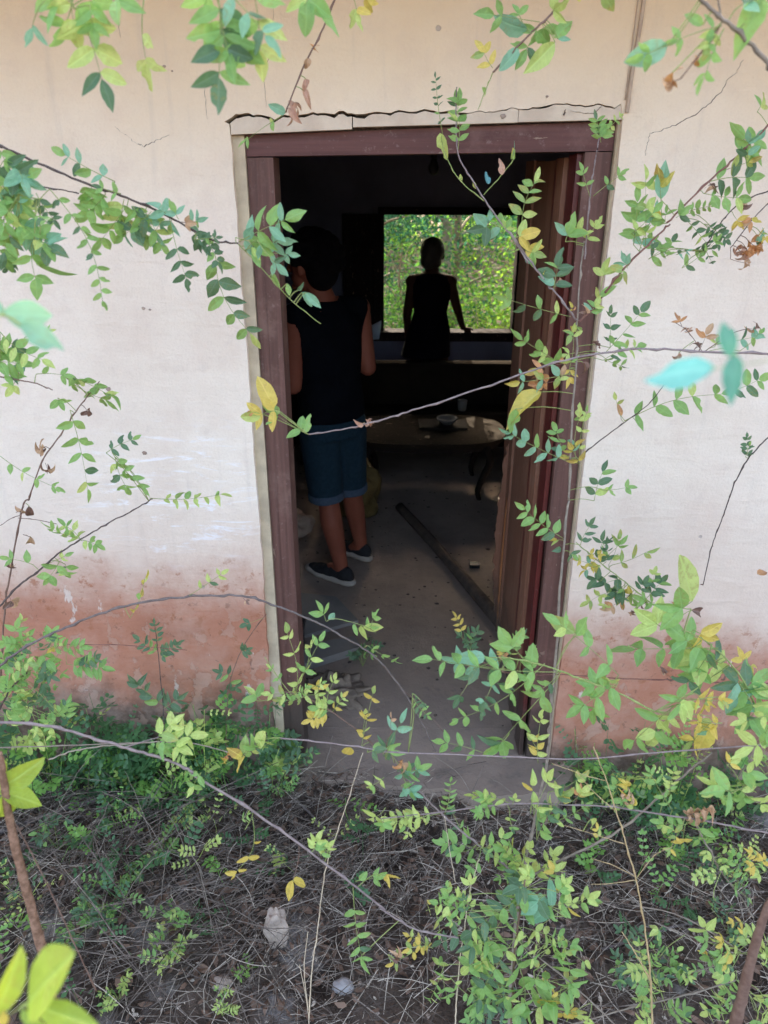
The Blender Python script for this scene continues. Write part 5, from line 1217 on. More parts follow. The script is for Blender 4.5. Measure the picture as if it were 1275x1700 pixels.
   ((0.400,-0.687,1.437),(0.412,-0.662,1.545),3,0.0173,'l',{'st':(0.381,-0.687,1.437)}),
   ((0.394,-0.689,1.431),(0.362,-0.672,1.444),1,0.0260,'y',{'st':(0.381,-0.689,1.43)}),
   ((0.428,-0.607,1.736),(0.438,-0.576,1.825),2,0.0402,'l',{}),
   ((0.410,-0.612,1.716),(0.428,-0.608,1.751),2,0.0269,'m',{}),
   ((0.390,-0.616,1.702),(0.403,-0.622,1.735),1,0.0196,'w',{'curl':1}),
   ((0.441,-0.633,1.641),(0.529,-0.602,1.740),4,0.0316,'g',{'st':(0.384,-0.633,1.641)}),
   ((0.439,-0.636,1.628),(0.528,-0.625,1.662),4,0.0260,'g',{'st':(0.384,-0.637,1.628)}),
   ((0.414,-0.634,1.637),(0.436,-0.607,1.667),2,0.0198,'w',{'curl':1,'st':(0.384,-0.634,1.636)}),
   ((0.435,-0.709,1.352),(0.462,-0.668,1.431),3,0.0338,'g',{'st':(0.382,-0.709,1.353)}),
   ((0.397,-0.637,1.625),(0.417,-0.641,1.595),0,0.0226,'w',{'curl':1,'st':(0.384,-0.637,1.625)}),
   ((0.376,-0.729,1.274),(0.268,-0.716,1.352),5,0.0317,'g',{}),
   ((0.379,-0.730,1.270),(0.345,-0.713,1.265),1,0.0235,'y',{}),
   ((0.411,-0.732,1.261),(0.432,-0.737,1.329),3,0.0247,'d',{'st':(0.377,-0.732,1.262)}),
   ((0.371,-0.734,1.254),(0.354,-0.751,1.256),0,0.0265,'d',{}),
   ((0.387,-0.735,1.248),(0.411,-0.737,1.228),1,0.0247,'d',{'st':(0.376,-0.735,1.248)}),
   ((0.425,-0.528,2.048),(0.460,-0.499,2.079),3,0.0147,'l',{'st':(0.413,-0.518,2.047)}),
   ((0.365,-0.667,1.617),(0.361,-0.688,1.714),2,0.0256,'l',{'st':(0.384,-0.641,1.61)}),
   ((0.400,-0.697,1.430),(0.367,-0.710,1.481),2,0.0261,'m',{'st':(0.381,-0.689,1.428)}),
   ((0.459,-0.605,1.647),(0.451,-0.601,1.732),3,0.0206,'d',{'st':(0.384,-0.629,1.654)}),
   ((0.441,-0.620,1.633),(0.499,-0.620,1.606),3,0.0188,'g',{'st':(0.384,-0.634,1.637)}),
   ((0.454,-0.706,1.374),(0.512,-0.730,1.394),2,0.0211,'g',{'st':(0.382,-0.704,1.373)})]),
 ('leafy_branch','green stalk with small dark and yellow leaves on the wall beside the sapling','branch',(0.501,-0.379,1.094),
  [(0.00117,0.00231,'green',[(0.501,-0.379,1.094),(0.552,-0.382,1.051),(0.640,-0.385,0.981),(0.730,-0.389,0.909),(0.824,-0.393,0.826),(0.901,-0.396,0.760),(1.009,-0.400,0.667)])],
  [((0.603,-0.383,1.030),(0.723,-0.376,1.080),3,0.0415,'m',{'t0':0.25,'st':(0.593,-0.383,1.018)}),
   ((0.581,-0.382,1.047),(0.631,-0.393,1.119),2,0.0369,'g',{'st':(0.572,-0.382,1.036)}),
   ((0.570,-0.382,1.038),(0.570,-0.372,1.126),2,0.0355,'d',{}),
   ((0.535,-0.381,1.068),(0.562,-0.368,0.999),2,0.0294,'y',{}),
   ((0.571,-0.383,1.029),(0.508,-0.389,1.005),2,0.0297,'m',{}),
   ((0.576,-0.385,0.981),(0.533,-0.387,1.000),1,0.0389,'d',{'st':(0.601,-0.384,1.012)}),
   ((0.631,-0.385,0.990),(0.550,-0.397,0.969),2,0.0433,'d',{}),
   ((0.642,-0.386,0.963),(0.591,-0.396,0.932),3,0.0390,'d',{'st':(0.65,-0.386,0.973)}),
   ((0.710,-0.387,0.937),(0.762,-0.365,0.994),3,0.0362,'d',{'st':(0.705,-0.388,0.93)}),
   ((0.684,-0.387,0.955),(0.700,-0.389,1.002),2,0.0331,'d',{}),
   ((0.668,-0.387,0.954),(0.631,-0.370,0.898),2,0.0361,'y',{}),
   ((0.627,-0.387,0.954),(0.532,-0.372,0.898),3,0.0316,'l',{'st':(0.645,-0.385,0.977)}),
   ((0.647,-0.388,0.927),(0.587,-0.386,0.888),2,0.0377,'o',{'st':(0.67,-0.386,0.957)}),
   ((0.729,-0.388,0.918),(0.666,-0.397,0.942),2,0.0340,'g',{}),
   ((0.705,-0.388,0.918),(0.660,-0.371,0.860),2,0.0302,'w',{'curl':1,'st':(0.71,-0.388,0.925)}),
   ((0.749,-0.390,0.891),(0.810,-0.388,0.919),2,0.0304,'o',{'curl':1}),
   ((0.830,-0.388,0.924),(0.781,-0.385,1.061),0,0.1171,'n',{'st':(0.779,-0.391,0.866)}),
   ((0.830,-0.389,0.896),(0.909,-0.397,0.885),0,0.0531,'w',{'curl':1,'st':(0.793,-0.391,0.854)}),
   ((0.989,-0.384,1.005),(1.027,-0.364,1.004),0,0.0335,'o',{}),
   ((1.002,-0.397,0.731),(0.981,-0.395,0.780),1,0.0430,'y',{'st':(0.973,-0.399,0.698)}),
   ((1.001,-0.398,0.712),(1.052,-0.406,0.733),1,0.0376,'o',{'curl':1,'st':(0.983,-0.399,0.69)}),
   ((0.602,-0.357,1.018),(0.622,-0.360,1.120),2,0.0310,'m',{'st':(0.598,-0.384,1.015)}),
   ((0.584,-0.385,1.039),(0.571,-0.414,1.104),2,0.0263,'d',{'st':(0.578,-0.383,1.031)}),
   ((0.565,-0.392,1.078),(0.591,-0.393,1.121),2,0.0223,'d',{'st':(0.547,-0.381,1.056)}),
   ((0.531,-0.395,1.068),(0.579,-0.399,1.066),2,0.0229,'y',{'st':(0.531,-0.381,1.068)}),
   ((0.548,-0.385,1.034),(0.497,-0.379,1.047),2,0.0218,'m',{'st':(0.558,-0.382,1.047)}),
   ((0.636,-0.403,0.974),(0.628,-0.426,0.931),2,0.0239,'d',{'st':(0.641,-0.385,0.98)}),
   ((0.721,-0.367,0.965),(0.730,-0.356,1.013),2,0.0237,'l',{'st':(0.697,-0.387,0.936)}),
   ((0.670,-0.387,0.943),(0.619,-0.377,0.930),2,0.0285,'y',{'st':(0.677,-0.387,0.952)}),
   ((0.599,-0.391,0.952),(0.595,-0.382,0.889),2,0.0201,'l',{'st':(0.629,-0.385,0.99)}),
   ((0.717,-0.389,0.921),(0.672,-0.365,0.894),2,0.0242,'g',{})]),
 ('leafy_branch','spray of broad green leaflets reaching from the right edge over the reddish wall band','branch',(0.810,-0.886,0.892),
  [(0.00189,0.00132,'green',[(0.810,-0.886,0.892),(0.738,-0.883,1.022),(0.669,-0.882,1.101),(0.601,-0.881,1.146),(0.546,-0.881,1.153)])],
  [((0.667,-0.882,1.108),(0.446,-0.883,1.104),4,0.0638,'g',{'curve':0.05}),
   ((0.599,-0.880,1.197),(0.523,-0.895,1.216),1,0.0711,'g',{'st':(0.593,-0.881,1.147)}),
   ((0.552,-0.881,1.153),(0.499,-0.875,1.187),1,0.0617,'n',{}),
   ((0.613,-0.881,1.149),(0.667,-0.884,1.123),1,0.0514,'y',{'st':(0.607,-0.881,1.142)}),
   ((0.619,-0.882,1.108),(0.559,-0.889,1.168),1,0.0610,'g',{'st':(0.631,-0.881,1.126)}),
   ((0.641,-0.882,1.086),(0.594,-0.871,1.064),2,0.0592,'g',{'st':(0.656,-0.882,1.109)}),
   ((0.668,-0.882,1.072),(0.696,-0.870,1.048),1,0.0490,'l',{'st':(0.682,-0.882,1.085)}),
   ((0.726,-0.883,1.022),(0.801,-0.906,0.893),3,0.0652,'g',{'st':(0.733,-0.883,1.028)}),
   ((0.718,-0.884,0.999),(0.777,-0.883,0.953),2,0.0641,'b',{'st':(0.743,-0.884,1.013)}),
   ((0.737,-0.883,1.029),(0.673,-0.893,1.020),1,0.0601,'b',{}),
   ((0.740,-0.884,1.014),(0.789,-0.865,1.039),2,0.0603,'g',{}),
   ((0.662,-0.883,1.036),(0.608,-0.872,1.034),1,0.0494,'g',{'st':(0.698,-0.882,1.067)}),
   ((0.680,-0.882,1.072),(0.627,-0.892,1.107),1,0.0525,'g',{'st':(0.688,-0.882,1.079)}),
   ((0.770,-0.885,0.954),(0.742,-0.895,0.915),1,0.0540,'g',{}),
   ((0.650,-0.890,1.123),(0.593,-0.904,0.997),3,0.0463,'g',{'st':(0.645,-0.881,1.117)}),
   ((0.740,-0.868,0.970),(0.825,-0.851,0.976),2,0.0462,'g',{'st':(0.761,-0.884,0.981)})]),
 ('leafy_branch','broad green leaflets overhanging the lower right of the doorway, crossing the sapling stem','branch',(0.210,-1.100,1.234),
  [(0.00124,0.00167,'green',[(0.210,-1.100,1.234),(0.251,-1.100,1.224),(0.288,-1.100,1.212),(0.346,-1.100,1.187),(0.400,-1.100,1.163),(0.468,-1.100,1.125)])],
  [((0.303,-1.100,1.206),(0.047,-1.114,1.244),6,0.0387,'g',{'t0':0.25}),
   ((0.212,-1.100,1.211),(0.094,-1.080,1.218),3,0.0377,'b',{'st':(0.217,-1.1,1.232)}),
   ((0.170,-1.100,1.235),(0.119,-1.108,1.238),0,0.0584,'b',{'st':(0.21,-1.1,1.234)}),
   ((0.235,-1.100,1.229),(0.187,-1.096,1.286),1,0.0398,'g',{}),
   ((0.151,-1.100,1.211),(0.120,-1.101,1.130),2,0.0273,'d',{'st':(0.21,-1.1,1.234)}),
   ((0.217,-1.100,1.202),(0.206,-1.094,1.157),1,0.0227,'d',{'st':(0.225,-1.1,1.23)}),
   ((0.247,-1.100,1.211),(0.249,-1.096,1.257),0,0.0377,'g',{'st':(0.25,-1.1,1.224)}),
   ((0.262,-1.100,1.211),(0.226,-1.090,1.179),1,0.0283,'g',{}),
   ((0.396,-1.100,1.200),(0.261,-1.115,1.330),3,0.0369,'g',{'st':(0.382,-1.1,1.171)}),
   ((0.315,-1.100,1.283),(0.267,-1.090,1.308),0,0.0423,'n',{'st':(0.288,-1.1,1.212)}),
   ((0.316,-1.100,1.278),(0.334,-1.108,1.320),0,0.0323,'g',{'st':(0.288,-1.1,1.211)}),
   ((0.290,-1.100,1.187),(0.185,-1.099,1.022),3,0.0404,'g',{'t0':0.2,'st':(0.298,-1.1,1.207)}),
   ((0.221,-1.100,1.077),(0.181,-1.107,1.022),1,0.0467,'g',{}),
   ((0.397,-1.100,1.186),(0.311,-1.108,1.117),3,0.0408,'g',{'st':(0.389,-1.1,1.168)}),
   ((0.359,-1.100,1.162),(0.363,-1.099,1.091),1,0.0407,'b',{'st':(0.366,-1.1,1.178)}),
   ((0.378,-1.100,1.175),(0.325,-1.101,1.188),2,0.0357,'g',{}),
   ((0.285,-1.100,1.187),(0.250,-1.106,1.160),2,0.0237,'d',{'st':(0.294,-1.1,1.209)}),
   ((0.534,-1.100,1.176),(0.421,-1.090,1.023),3,0.0438,'g',{'st':(0.468,-1.1,1.125)}),
   ((0.483,-1.100,1.125),(0.472,-1.096,1.035),1,0.0412,'g',{'st':(0.468,-1.1,1.125)}),
   ((0.505,-1.100,1.151),(0.513,-1.119,1.127),1,0.0384,'g',{'st':(0.468,-1.1,1.125)}),
   ((0.579,-1.100,1.113),(0.522,-1.110,1.041),2,0.0350,'y',{'st':(0.468,-1.1,1.125)}),
   ((0.571,-1.100,1.099),(0.550,-1.102,1.037),0,0.0415,'y',{'st':(0.468,-1.1,1.125)}),
   ((0.534,-1.100,1.163),(0.573,-1.083,1.112),2,0.0311,'y',{'st':(0.468,-1.1,1.125)}),
   ((0.497,-1.100,1.138),(0.497,-1.085,1.073),1,0.0362,'n',{'st':(0.468,-1.1,1.125)}),
   ((0.579,-1.100,1.086),(0.560,-1.098,1.078),1,0.0294,'m',{'st':(0.468,-1.1,1.125)}),
   ((0.581,-1.100,1.157),(0.583,-1.119,1.147),0,0.0240,'y',{'st':(0.468,-1.1,1.125)}),
   ((0.176,-1.100,1.033),(0.085,-1.089,1.054),3,0.0289,'g',{}),
   ((0.277,-1.100,1.010),(0.272,-1.103,1.129),3,0.0211,'y',{}),
   ((0.275,-1.100,1.037),(0.254,-1.097,1.075),2,0.0199,'y',{}),
   ((0.267,-1.110,1.230),(0.112,-1.115,1.105),5,0.0237,'g',{'st':(0.264,-1.1,1.219)}),
   ((0.183,-1.128,1.215),(0.159,-1.141,1.151),2,0.0234,'b',{'st':(0.21,-1.1,1.234)}),
   ((0.383,-1.090,1.171),(0.375,-1.113,1.208),2,0.0236,'l',{'st':(0.383,-1.1,1.171)}),
   ((0.583,-1.110,1.109),(0.524,-1.109,1.110),2,0.0220,'y',{'st':(0.468,-1.1,1.125)}),
   ((0.553,-1.092,1.144),(0.592,-1.112,1.157),2,0.0226,'y',{'st':(0.468,-1.1,1.125)})]),
 ('leafy_branch','thin dark red twig running level across the right jamb at the reddish wall band','branch',(1.219,-0.200,0.518),
  [(0.00187,0.00138,'red',[(1.219,-0.200,0.518),(1.105,-0.200,0.518),(0.943,-0.200,0.527),(0.734,-0.200,0.533),(0.563,-0.200,0.546),(0.403,-0.200,0.548),(0.277,-0.200,0.610)])],
  [((0.238,-0.200,0.686),(0.213,-0.192,0.769),3,0.0256,'y',{'t0':0.3,'st':(0.277,-0.2,0.61)}),
   ((0.267,-0.200,0.632),(0.290,-0.195,0.726),3,0.0293,'d',{'st':(0.277,-0.2,0.61)}),
   ((0.266,-0.200,0.643),(0.217,-0.201,0.708),3,0.0293,'d',{'st':(0.277,-0.2,0.61)}),
   ((0.276,-0.200,0.632),(0.255,-0.183,0.708),3,0.0293,'d',{'st':(0.277,-0.2,0.61)}),
   ((0.395,-0.200,0.654),(0.435,-0.205,0.714),4,0.0258,'g',{'st':(0.355,-0.2,0.572)}),
   ((0.389,-0.200,0.610),(0.419,-0.204,0.690),3,0.0243,'m',{'st':(0.367,-0.2,0.566)}),
   ((0.369,-0.200,0.621),(0.351,-0.186,0.645),2,0.0242,'y',{'st':(0.347,-0.2,0.575)}),
   ((0.427,-0.200,0.599),(0.466,-0.212,0.663),3,0.0226,'m',{'st':(0.426,-0.2,0.548)}),
   ((0.437,-0.200,0.588),(0.496,-0.208,0.639),2,0.0226,'w',{'curl':1,'st':(0.437,-0.2,0.548)}),
   ((0.362,-0.200,0.599),(0.390,-0.187,0.623),3,0.0226,'o',{'st':(0.35,-0.2,0.574)}),
   ((0.906,-0.200,0.523),(0.854,-0.217,0.581),2,0.0264,'w',{'curl':1}),
   ((1.067,-0.200,0.524),(1.039,-0.186,0.548),2,0.0229,'w',{'curl':1})]),
 ('leafy_branch','arching bare grey twig over the reddish left wall band, bending down inside the doorway','branch',(-0.802,-0.884,1.035),
  [(0.00273,0.00160,'greyd',[(-0.802,-0.884,1.035),(-0.773,-0.885,1.058),(-0.715,-0.887,1.103),(-0.634,-0.888,1.147),(-0.538,-0.890,1.190),(-0.447,-0.891,1.215),(-0.359,-0.892,1.227),(-0.272,-0.892,1.228),(-0.215,-0.891,1.209),(-0.158,-0.890,1.182),(-0.111,-0.889,1.157),(-0.041,-0.887,1.107),(0.005,-0.885,1.059),(0.065,-0.881,0.954),(0.113,-0.877,0.839)]),
   (0.00066,0.00051,'green',[(-0.111,-0.889,1.170),(-0.093,-0.890,1.177),(-0.040,-0.889,1.161),(-0.014,-0.888,1.143)]),
   (0.00060,0.00063,'brown',[(-0.014,-0.886,1.085),(0.036,-0.883,1.009),(0.080,-0.881,0.962),(0.141,-0.878,0.873)])],
  [((-0.493,-0.890,1.176),(-0.446,-0.887,1.282),3,0.0241,'m',{'st':(-0.5,-0.891,1.2)}),
   ((-0.376,-0.892,1.226),(-0.292,-0.897,1.288),3,0.0194,'g',{'t0':0.4}),
   ((-0.269,-0.892,1.223),(-0.257,-0.899,1.212),1,0.0108,'w',{}),
   ((-0.112,-0.889,1.171),(-0.128,-0.880,1.214),1,0.0329,'g',{}),
   ((-0.108,-0.889,1.175),(-0.091,-0.874,1.181),0,0.0241,'b',{}),
   ((-0.058,-0.889,1.165),(-0.052,-0.902,1.145),0,0.0198,'b',{}),
   ((-0.043,-0.889,1.161),(-0.036,-0.888,1.122),0,0.0275,'l',{}),
   ((-0.040,-0.889,1.158),(0.001,-0.886,1.149),0,0.0413,'l',{}),
   ((-0.025,-0.888,1.151),(-0.014,-0.891,1.200),2,0.0232,'g',{}),
   ((-0.032,-0.887,1.114),(0.038,-0.892,1.071),3,0.0201,'g',{'side':1,'st':(-0.04,-0.887,1.106)})]),
 ('leafy_shrub','bushy shrub of small oval leaflets at the left edge before the wall foot','shrub',(-0.866,-0.821,0.843),
  [(0.00159,0.00247,'dark',[(-0.760,-0.816,0.993),(-0.799,-0.817,0.954),(-0.835,-0.819,0.899),(-0.866,-0.821,0.843)]),
   (0.00071,0.00071,'red',[(-0.669,-0.813,1.062),(-0.551,-0.813,1.061),(-0.413,-0.814,1.050)])],
  [((-0.678,-0.813,1.060),(-0.606,-0.827,1.063),4,0.0272,'g',{'st':(-0.669,-0.813,1.062)}),
   ((-0.673,-0.815,1.014),(-0.572,-0.812,0.998),5,0.0323,'g',{'st':(-0.669,-0.813,1.062)}),
   ((-0.784,-0.814,1.038),(-0.761,-0.798,1.121),3,0.0321,'g',{'st':(-0.76,-0.816,0.993)}),
   ((-0.770,-0.814,1.045),(-0.717,-0.829,1.111),3,0.0285,'g',{'st':(-0.76,-0.816,0.993)}),
   ((-0.716,-0.814,1.027),(-0.822,-0.827,0.978),6,0.0268,'g',{'st':(-0.76,-0.816,0.993)}),
   ((-0.709,-0.813,1.068),(-0.681,-0.798,1.099),3,0.0260,'g',{'st':(-0.669,-0.813,1.062)}),
   ((-0.700,-0.813,1.064),(-0.699,-0.802,1.034),1,0.0189,'y',{'st':(-0.669,-0.813,1.062)}),
   ((-0.708,-0.815,1.016),(-0.752,-0.810,0.957),3,0.0299,'g',{'st':(-0.76,-0.816,0.993)}),
   ((-0.720,-0.814,1.038),(-0.689,-0.835,1.007),2,0.0345,'g',{'st':(-0.669,-0.813,1.062)}),
   ((-0.778,-0.820,0.888),(-0.791,-0.808,0.948),3,0.0295,'l',{'st':(-0.823,-0.819,0.917)}),
   ((-0.789,-0.818,0.939),(-0.761,-0.799,0.916),2,0.0267,'l',{'st':(-0.803,-0.817,0.948)}),
   ((-0.697,-0.820,0.872),(-0.684,-0.798,0.924),3,0.0284,'g',{'st':(-0.788,-0.817,0.965)}),
   ((-0.823,-0.821,0.855),(-0.800,-0.811,0.897),3,0.0248,'g',{'st':(-0.851,-0.82,0.87)}),
   ((-0.782,-0.821,0.860),(-0.798,-0.837,0.914),3,0.0247,'g',{'st':(-0.84,-0.82,0.89)}),
   ((-0.719,-0.821,0.864),(-0.792,-0.809,0.778),3,0.0321,'l',{'st':(-0.816,-0.818,0.928)}),
   ((-0.723,-0.821,0.860),(-0.751,-0.832,0.881),2,0.0260,'l',{'st':(-0.819,-0.818,0.923)}),
   ((-0.791,-0.815,1.000),(-0.823,-0.807,1.048),4,0.0300,'g',{'st':(-0.772,-0.816,0.981)}),
   ((-0.805,-0.817,0.954),(-0.764,-0.798,0.980),4,0.0291,'g',{}),
   ((-0.742,-0.813,1.060),(-0.807,-0.805,1.039),4,0.0296,'g',{'st':(-0.76,-0.816,0.993)}),
   ((-0.818,-0.818,0.923),(-0.826,-0.831,0.980),3,0.0293,'g',{}),
   ((-0.733,-0.815,1.000),(-0.688,-0.825,0.977),3,0.0270,'d',{'st':(-0.76,-0.816,0.993)}),
   ((-0.750,-0.816,0.978),(-0.719,-0.801,0.926),3,0.0271,'d',{'st':(-0.762,-0.816,0.99)}),
   ((-0.736,-0.818,0.939),(-0.710,-0.834,0.903),3,0.0273,'d',{'st':(-0.775,-0.816,0.978)}),
   ((-0.678,-0.840,1.069),(-0.648,-0.863,1.109),3,0.0205,'g',{'st':(-0.669,-0.813,1.062)}),
   ((-0.650,-0.808,0.994),(-0.591,-0.821,1.045),4,0.0228,'g',{'st':(-0.65,-0.813,1.062)}),
   ((-0.765,-0.842,1.043),(-0.711,-0.862,1.044),2,0.0254,'l',{'st':(-0.76,-0.816,0.993)}),
   ((-0.756,-0.801,1.067),(-0.765,-0.783,1.120),2,0.0180,'l',{'st':(-0.76,-0.816,0.993)}),
   ((-0.765,-0.812,1.012),(-0.783,-0.835,0.926),5,0.0172,'g',{'st':(-0.76,-0.816,0.993)}),
   ((-0.699,-0.829,1.063),(-0.698,-0.858,1.093),2,0.0190,'d',{'st':(-0.669,-0.813,1.062)}),
   ((-0.703,-0.822,1.013),(-0.676,-0.807,0.973),2,0.0206,'g',{'st':(-0.669,-0.813,1.062)}),
   ((-0.739,-0.798,1.022),(-0.742,-0.800,0.996),2,0.0237,'l',{'st':(-0.76,-0.816,0.993)}),
   ((-0.777,-0.822,0.907),(-0.747,-0.815,0.942),2,0.0231,'d',{'st':(-0.814,-0.818,0.931)}),
   ((-0.804,-0.827,0.921),(-0.777,-0.835,0.930),2,0.0165,'l',{'st':(-0.816,-0.818,0.929)}),
   ((-0.698,-0.840,0.904),(-0.675,-0.817,0.928),2,0.0210,'g',{'st':(-0.774,-0.816,0.979)}),
   ((-0.825,-0.805,0.863),(-0.794,-0.783,0.858),2,0.0183,'g',{'st':(-0.847,-0.82,0.876)}),
   ((-0.785,-0.801,0.886),(-0.827,-0.787,0.889),2,0.0158,'d',{'st':(-0.826,-0.819,0.914)}),
   ((-0.719,-0.829,0.832),(-0.785,-0.822,0.844),2,0.0216,'l',{}),
   ((-0.722,-0.809,0.866),(-0.729,-0.789,0.890),2,0.0203,'l',{'st':(-0.816,-0.818,0.928)}),
   ((-0.780,-0.830,1.009),(-0.771,-0.806,1.051),3,0.0200,'d',{'st':(-0.762,-0.816,0.991)}),
   ((-0.806,-0.841,0.955),(-0.798,-0.824,0.993),3,0.0203,'g',{'st':(-0.801,-0.817,0.951)}),
   ((-0.763,-0.822,1.068),(-0.793,-0.849,1.092),3,0.0215,'g',{'st':(-0.76,-0.816,0.993)}),
   ((-0.726,-0.819,0.982),(-0.727,-0.832,0.954),2,0.0186,'d',{'st':(-0.76,-0.816,0.993)}),
   ((-0.741,-0.823,0.925),(-0.757,-0.815,0.899),2,0.0187,'g',{'st':(-0.784,-0.817,0.969)})]),
 ('sapling','dark green seedling with round leaflets standing against the reddish left wall band','sapling',(-0.748,-0.120,0.138),
  [(0.00117,0.00179,'dark',[(-0.719,-0.120,0.684),(-0.721,-0.120,0.548),(-0.725,-0.120,0.453),(-0.729,-0.120,0.343),(-0.748,-0.120,0.138)])],
  [((-0.718,-0.120,0.559),(-0.796,-0.116,0.630),4,0.0306,'d',{}),
   ((-0.717,-0.120,0.565),(-0.633,-0.123,0.610),4,0.0324,'d',{}),
   ((-0.718,-0.120,0.594),(-0.715,-0.134,0.703),4,0.0251,'d',{}),
   ((-0.718,-0.120,0.548),(-0.687,-0.115,0.556),1,0.0253,'d',{}),
   ((-0.728,-0.120,0.356),(-0.825,-0.138,0.490),4,0.0512,'d',{}),
   ((-0.729,-0.120,0.343),(-0.638,-0.136,0.417),3,0.0513,'d',{})]),
 ('sapling','thin curved stem with dark leaves against the wall left of the door frame','sapling',(-0.544,-0.100,0.135),
  [(0.00106,0.00155,'brown',[(-0.370,-0.100,0.698),(-0.434,-0.100,0.605),(-0.479,-0.100,0.512),(-0.514,-0.100,0.391),(-0.544,-0.100,0.135)])],
  [((-0.381,-0.100,0.684),(-0.459,-0.105,0.653),1,0.0320,'d',{}),
   ((-0.457,-0.100,0.559),(-0.418,-0.117,0.582),3,0.0309,'d',{}),
   ((-0.503,-0.100,0.464),(-0.555,-0.118,0.500),2,0.0387,'d',{'st':(-0.494,-0.1,0.461)}),
   ((-0.505,-0.100,0.440),(-0.469,-0.097,0.389),2,0.0370,'d',{})]),
 ('leafy_branch','long lilac grey branch slanting down to the centre foreground with hanging yellow leaves','branch',(-0.627,-1.191,1.168),
  [(0.00249,0.00218,'lilac',[(-0.627,-1.191,1.168),(-0.608,-1.191,1.170),(-0.537,-1.192,1.165),(-0.467,-1.194,1.143),(-0.411,-1.196,1.124),(-0.354,-1.198,1.104),(-0.307,-1.201,1.079)]),
   (0.00219,0.00169,'lilac',[(-0.312,-1.201,1.077),(-0.218,-1.208,1.004),(-0.140,-1.215,0.937),(-0.054,-1.222,0.854),(0.006,-1.228,0.795)]),
   (0.00169,0.00132,'lilac',[(-0.004,-1.227,0.801),(0.054,-1.231,0.754),(0.135,-1.233,0.732)]),
   (0.00096,0.00072,'lilac',[(-0.413,-1.196,1.125),(-0.386,-1.195,1.135),(-0.358,-1.194,1.144)]),
   (0.00056,0.00056,'green',[(-0.214,-1.208,1.004),(-0.219,-1.210,0.986),(-0.230,-1.212,0.965)]),
   (0.00057,0.00058,'brown',[(-0.140,-1.215,0.934),(-0.143,-1.218,0.899),(-0.153,-1.222,0.860)])],
  [((-0.361,-1.194,1.141),(-0.281,-1.184,1.142),3,0.0324,'l',{}),
   ((-0.358,-1.194,1.144),(-0.319,-1.174,1.176),2,0.0297,'l',{}),
   ((-0.356,-1.194,1.141),(-0.300,-1.212,1.126),2,0.0315,'l',{}),
   ((-0.359,-1.195,1.138),(-0.343,-1.201,1.110),2,0.0225,'g',{}),
   ((-0.295,-1.201,1.078),(-0.319,-1.213,1.036),2,0.0262,'g',{'st':(-0.302,-1.202,1.069)}),
   ((-0.216,-1.210,0.992),(-0.260,-1.218,0.849),3,0.0225,'Y',{'t0':0.4,'curve':0.12}),
   ((-0.153,-1.222,0.860),(-0.165,-1.227,0.811),0,0.0321,'Y',{}),
   ((-0.153,-1.222,0.859),(-0.129,-1.205,0.830),0,0.0246,'Y',{}),
   ((-0.050,-1.223,0.845),(-0.031,-1.245,0.661),5,0.0251,'g',{'t0':0.25}),
   ((-0.036,-1.237,0.690),(-0.024,-1.258,0.665),0,0.0372,'g',{'st':(0.031,-1.23,0.773)}),
   ((-0.046,-1.222,0.858),(0.011,-1.213,0.862),2,0.0259,'g',{}),
   ((-0.012,-1.221,0.874),(0.031,-1.236,0.878),1,0.0245,'y',{'st':(-0.043,-1.223,0.844)}),
   ((-0.115,-1.216,0.925),(-0.104,-1.207,0.957),3,0.0202,'g',{'st':(-0.12,-1.217,0.919)}),
   ((-0.105,-1.217,0.912),(-0.081,-1.214,0.944),2,0.0198,'l',{}),
   ((0.005,-1.208,1.012),(-0.028,-1.194,0.961),1,0.0279,'l',{}),
   ((0.005,-1.209,1.000),(-0.002,-1.211,0.955),1,0.0237,'g',{}),
   ((0.002,-1.202,1.071),(-0.030,-1.200,1.040),2,0.0190,'l',{}),
   ((-0.234,-1.210,0.986),(-0.216,-1.218,1.009),2,0.0130,'g',{'st':(-0.222,-1.211,0.98)}),
   ((-0.094,-1.191,0.899),(-0.101,-1.217,0.924),2,0.0132,'l',{'st':(-0.098,-1.218,0.897)})]),
 ('leafy_branch','level pale twig crossing the doorstep, its left tip carrying one curled orange leaf','branch',(-0.172,-1.150,1.106),
  [(0.00125,0.00126,'lilac',[(-0.172,-1.150,1.106),(-0.084,-1.150,1.095),(0.005,-1.150,1.080)]),
   (0.00126,0.00125,'lilac',[(-0.005,-1.150,1.078),(0.153,-1.150,1.071),(0.327,-1.150,1.064),(0.458,-1.150,1.079),(0.658,-1.150,1.098)]),
   (0.00087,0.00063,'green',[(-0.172,-1.150,1.106),(-0.195,-1.150,1.104),(-0.214,-1.150,1.091),(-0.238,-1.150,1.065)])],
  [((-0.175,-1.150,1.107),(-0.254,-1.148,1.063),4,0.0263,'l',{'side':1}),
   ((-0.211,-1.150,1.088),(-0.199,-1.160,1.125),0,0.0236,'l',{}),
   ((-0.222,-1.150,1.081),(-0.216,-1.140,1.105),0,0.0237,'l',{}),
   ((-0.233,-1.150,1.073),(-0.232,-1.149,1.107),0,0.0261,'l',{}),
   ((-0.238,-1.150,1.065),(-0.258,-1.165,1.097),0,0.0333,'q',{}),
   ((-0.233,-1.150,1.067),(-0.254,-1.161,1.044),0,0.0308,'y',{}),
   ((-0.254,-1.150,1.064),(-0.280,-1.155,1.055),1,0.0273,'o',{'curl':1,'st':(-0.238,-1.15,1.065)}),
   ((-0.054,-1.150,1.087),(-0.066,-1.141,1.058),0,0.0236,'y',{}),
   ((-0.026,-1.150,1.076),(0.005,-1.163,1.097),1,0.0285,'g',{'st':(-0.024,-1.15,1.085)}),
   ((0.005,-1.150,1.060),(0.039,-1.141,1.161),1,0.0334,'b',{'t0':0.5,'st':(0.006,-1.15,1.077)}),
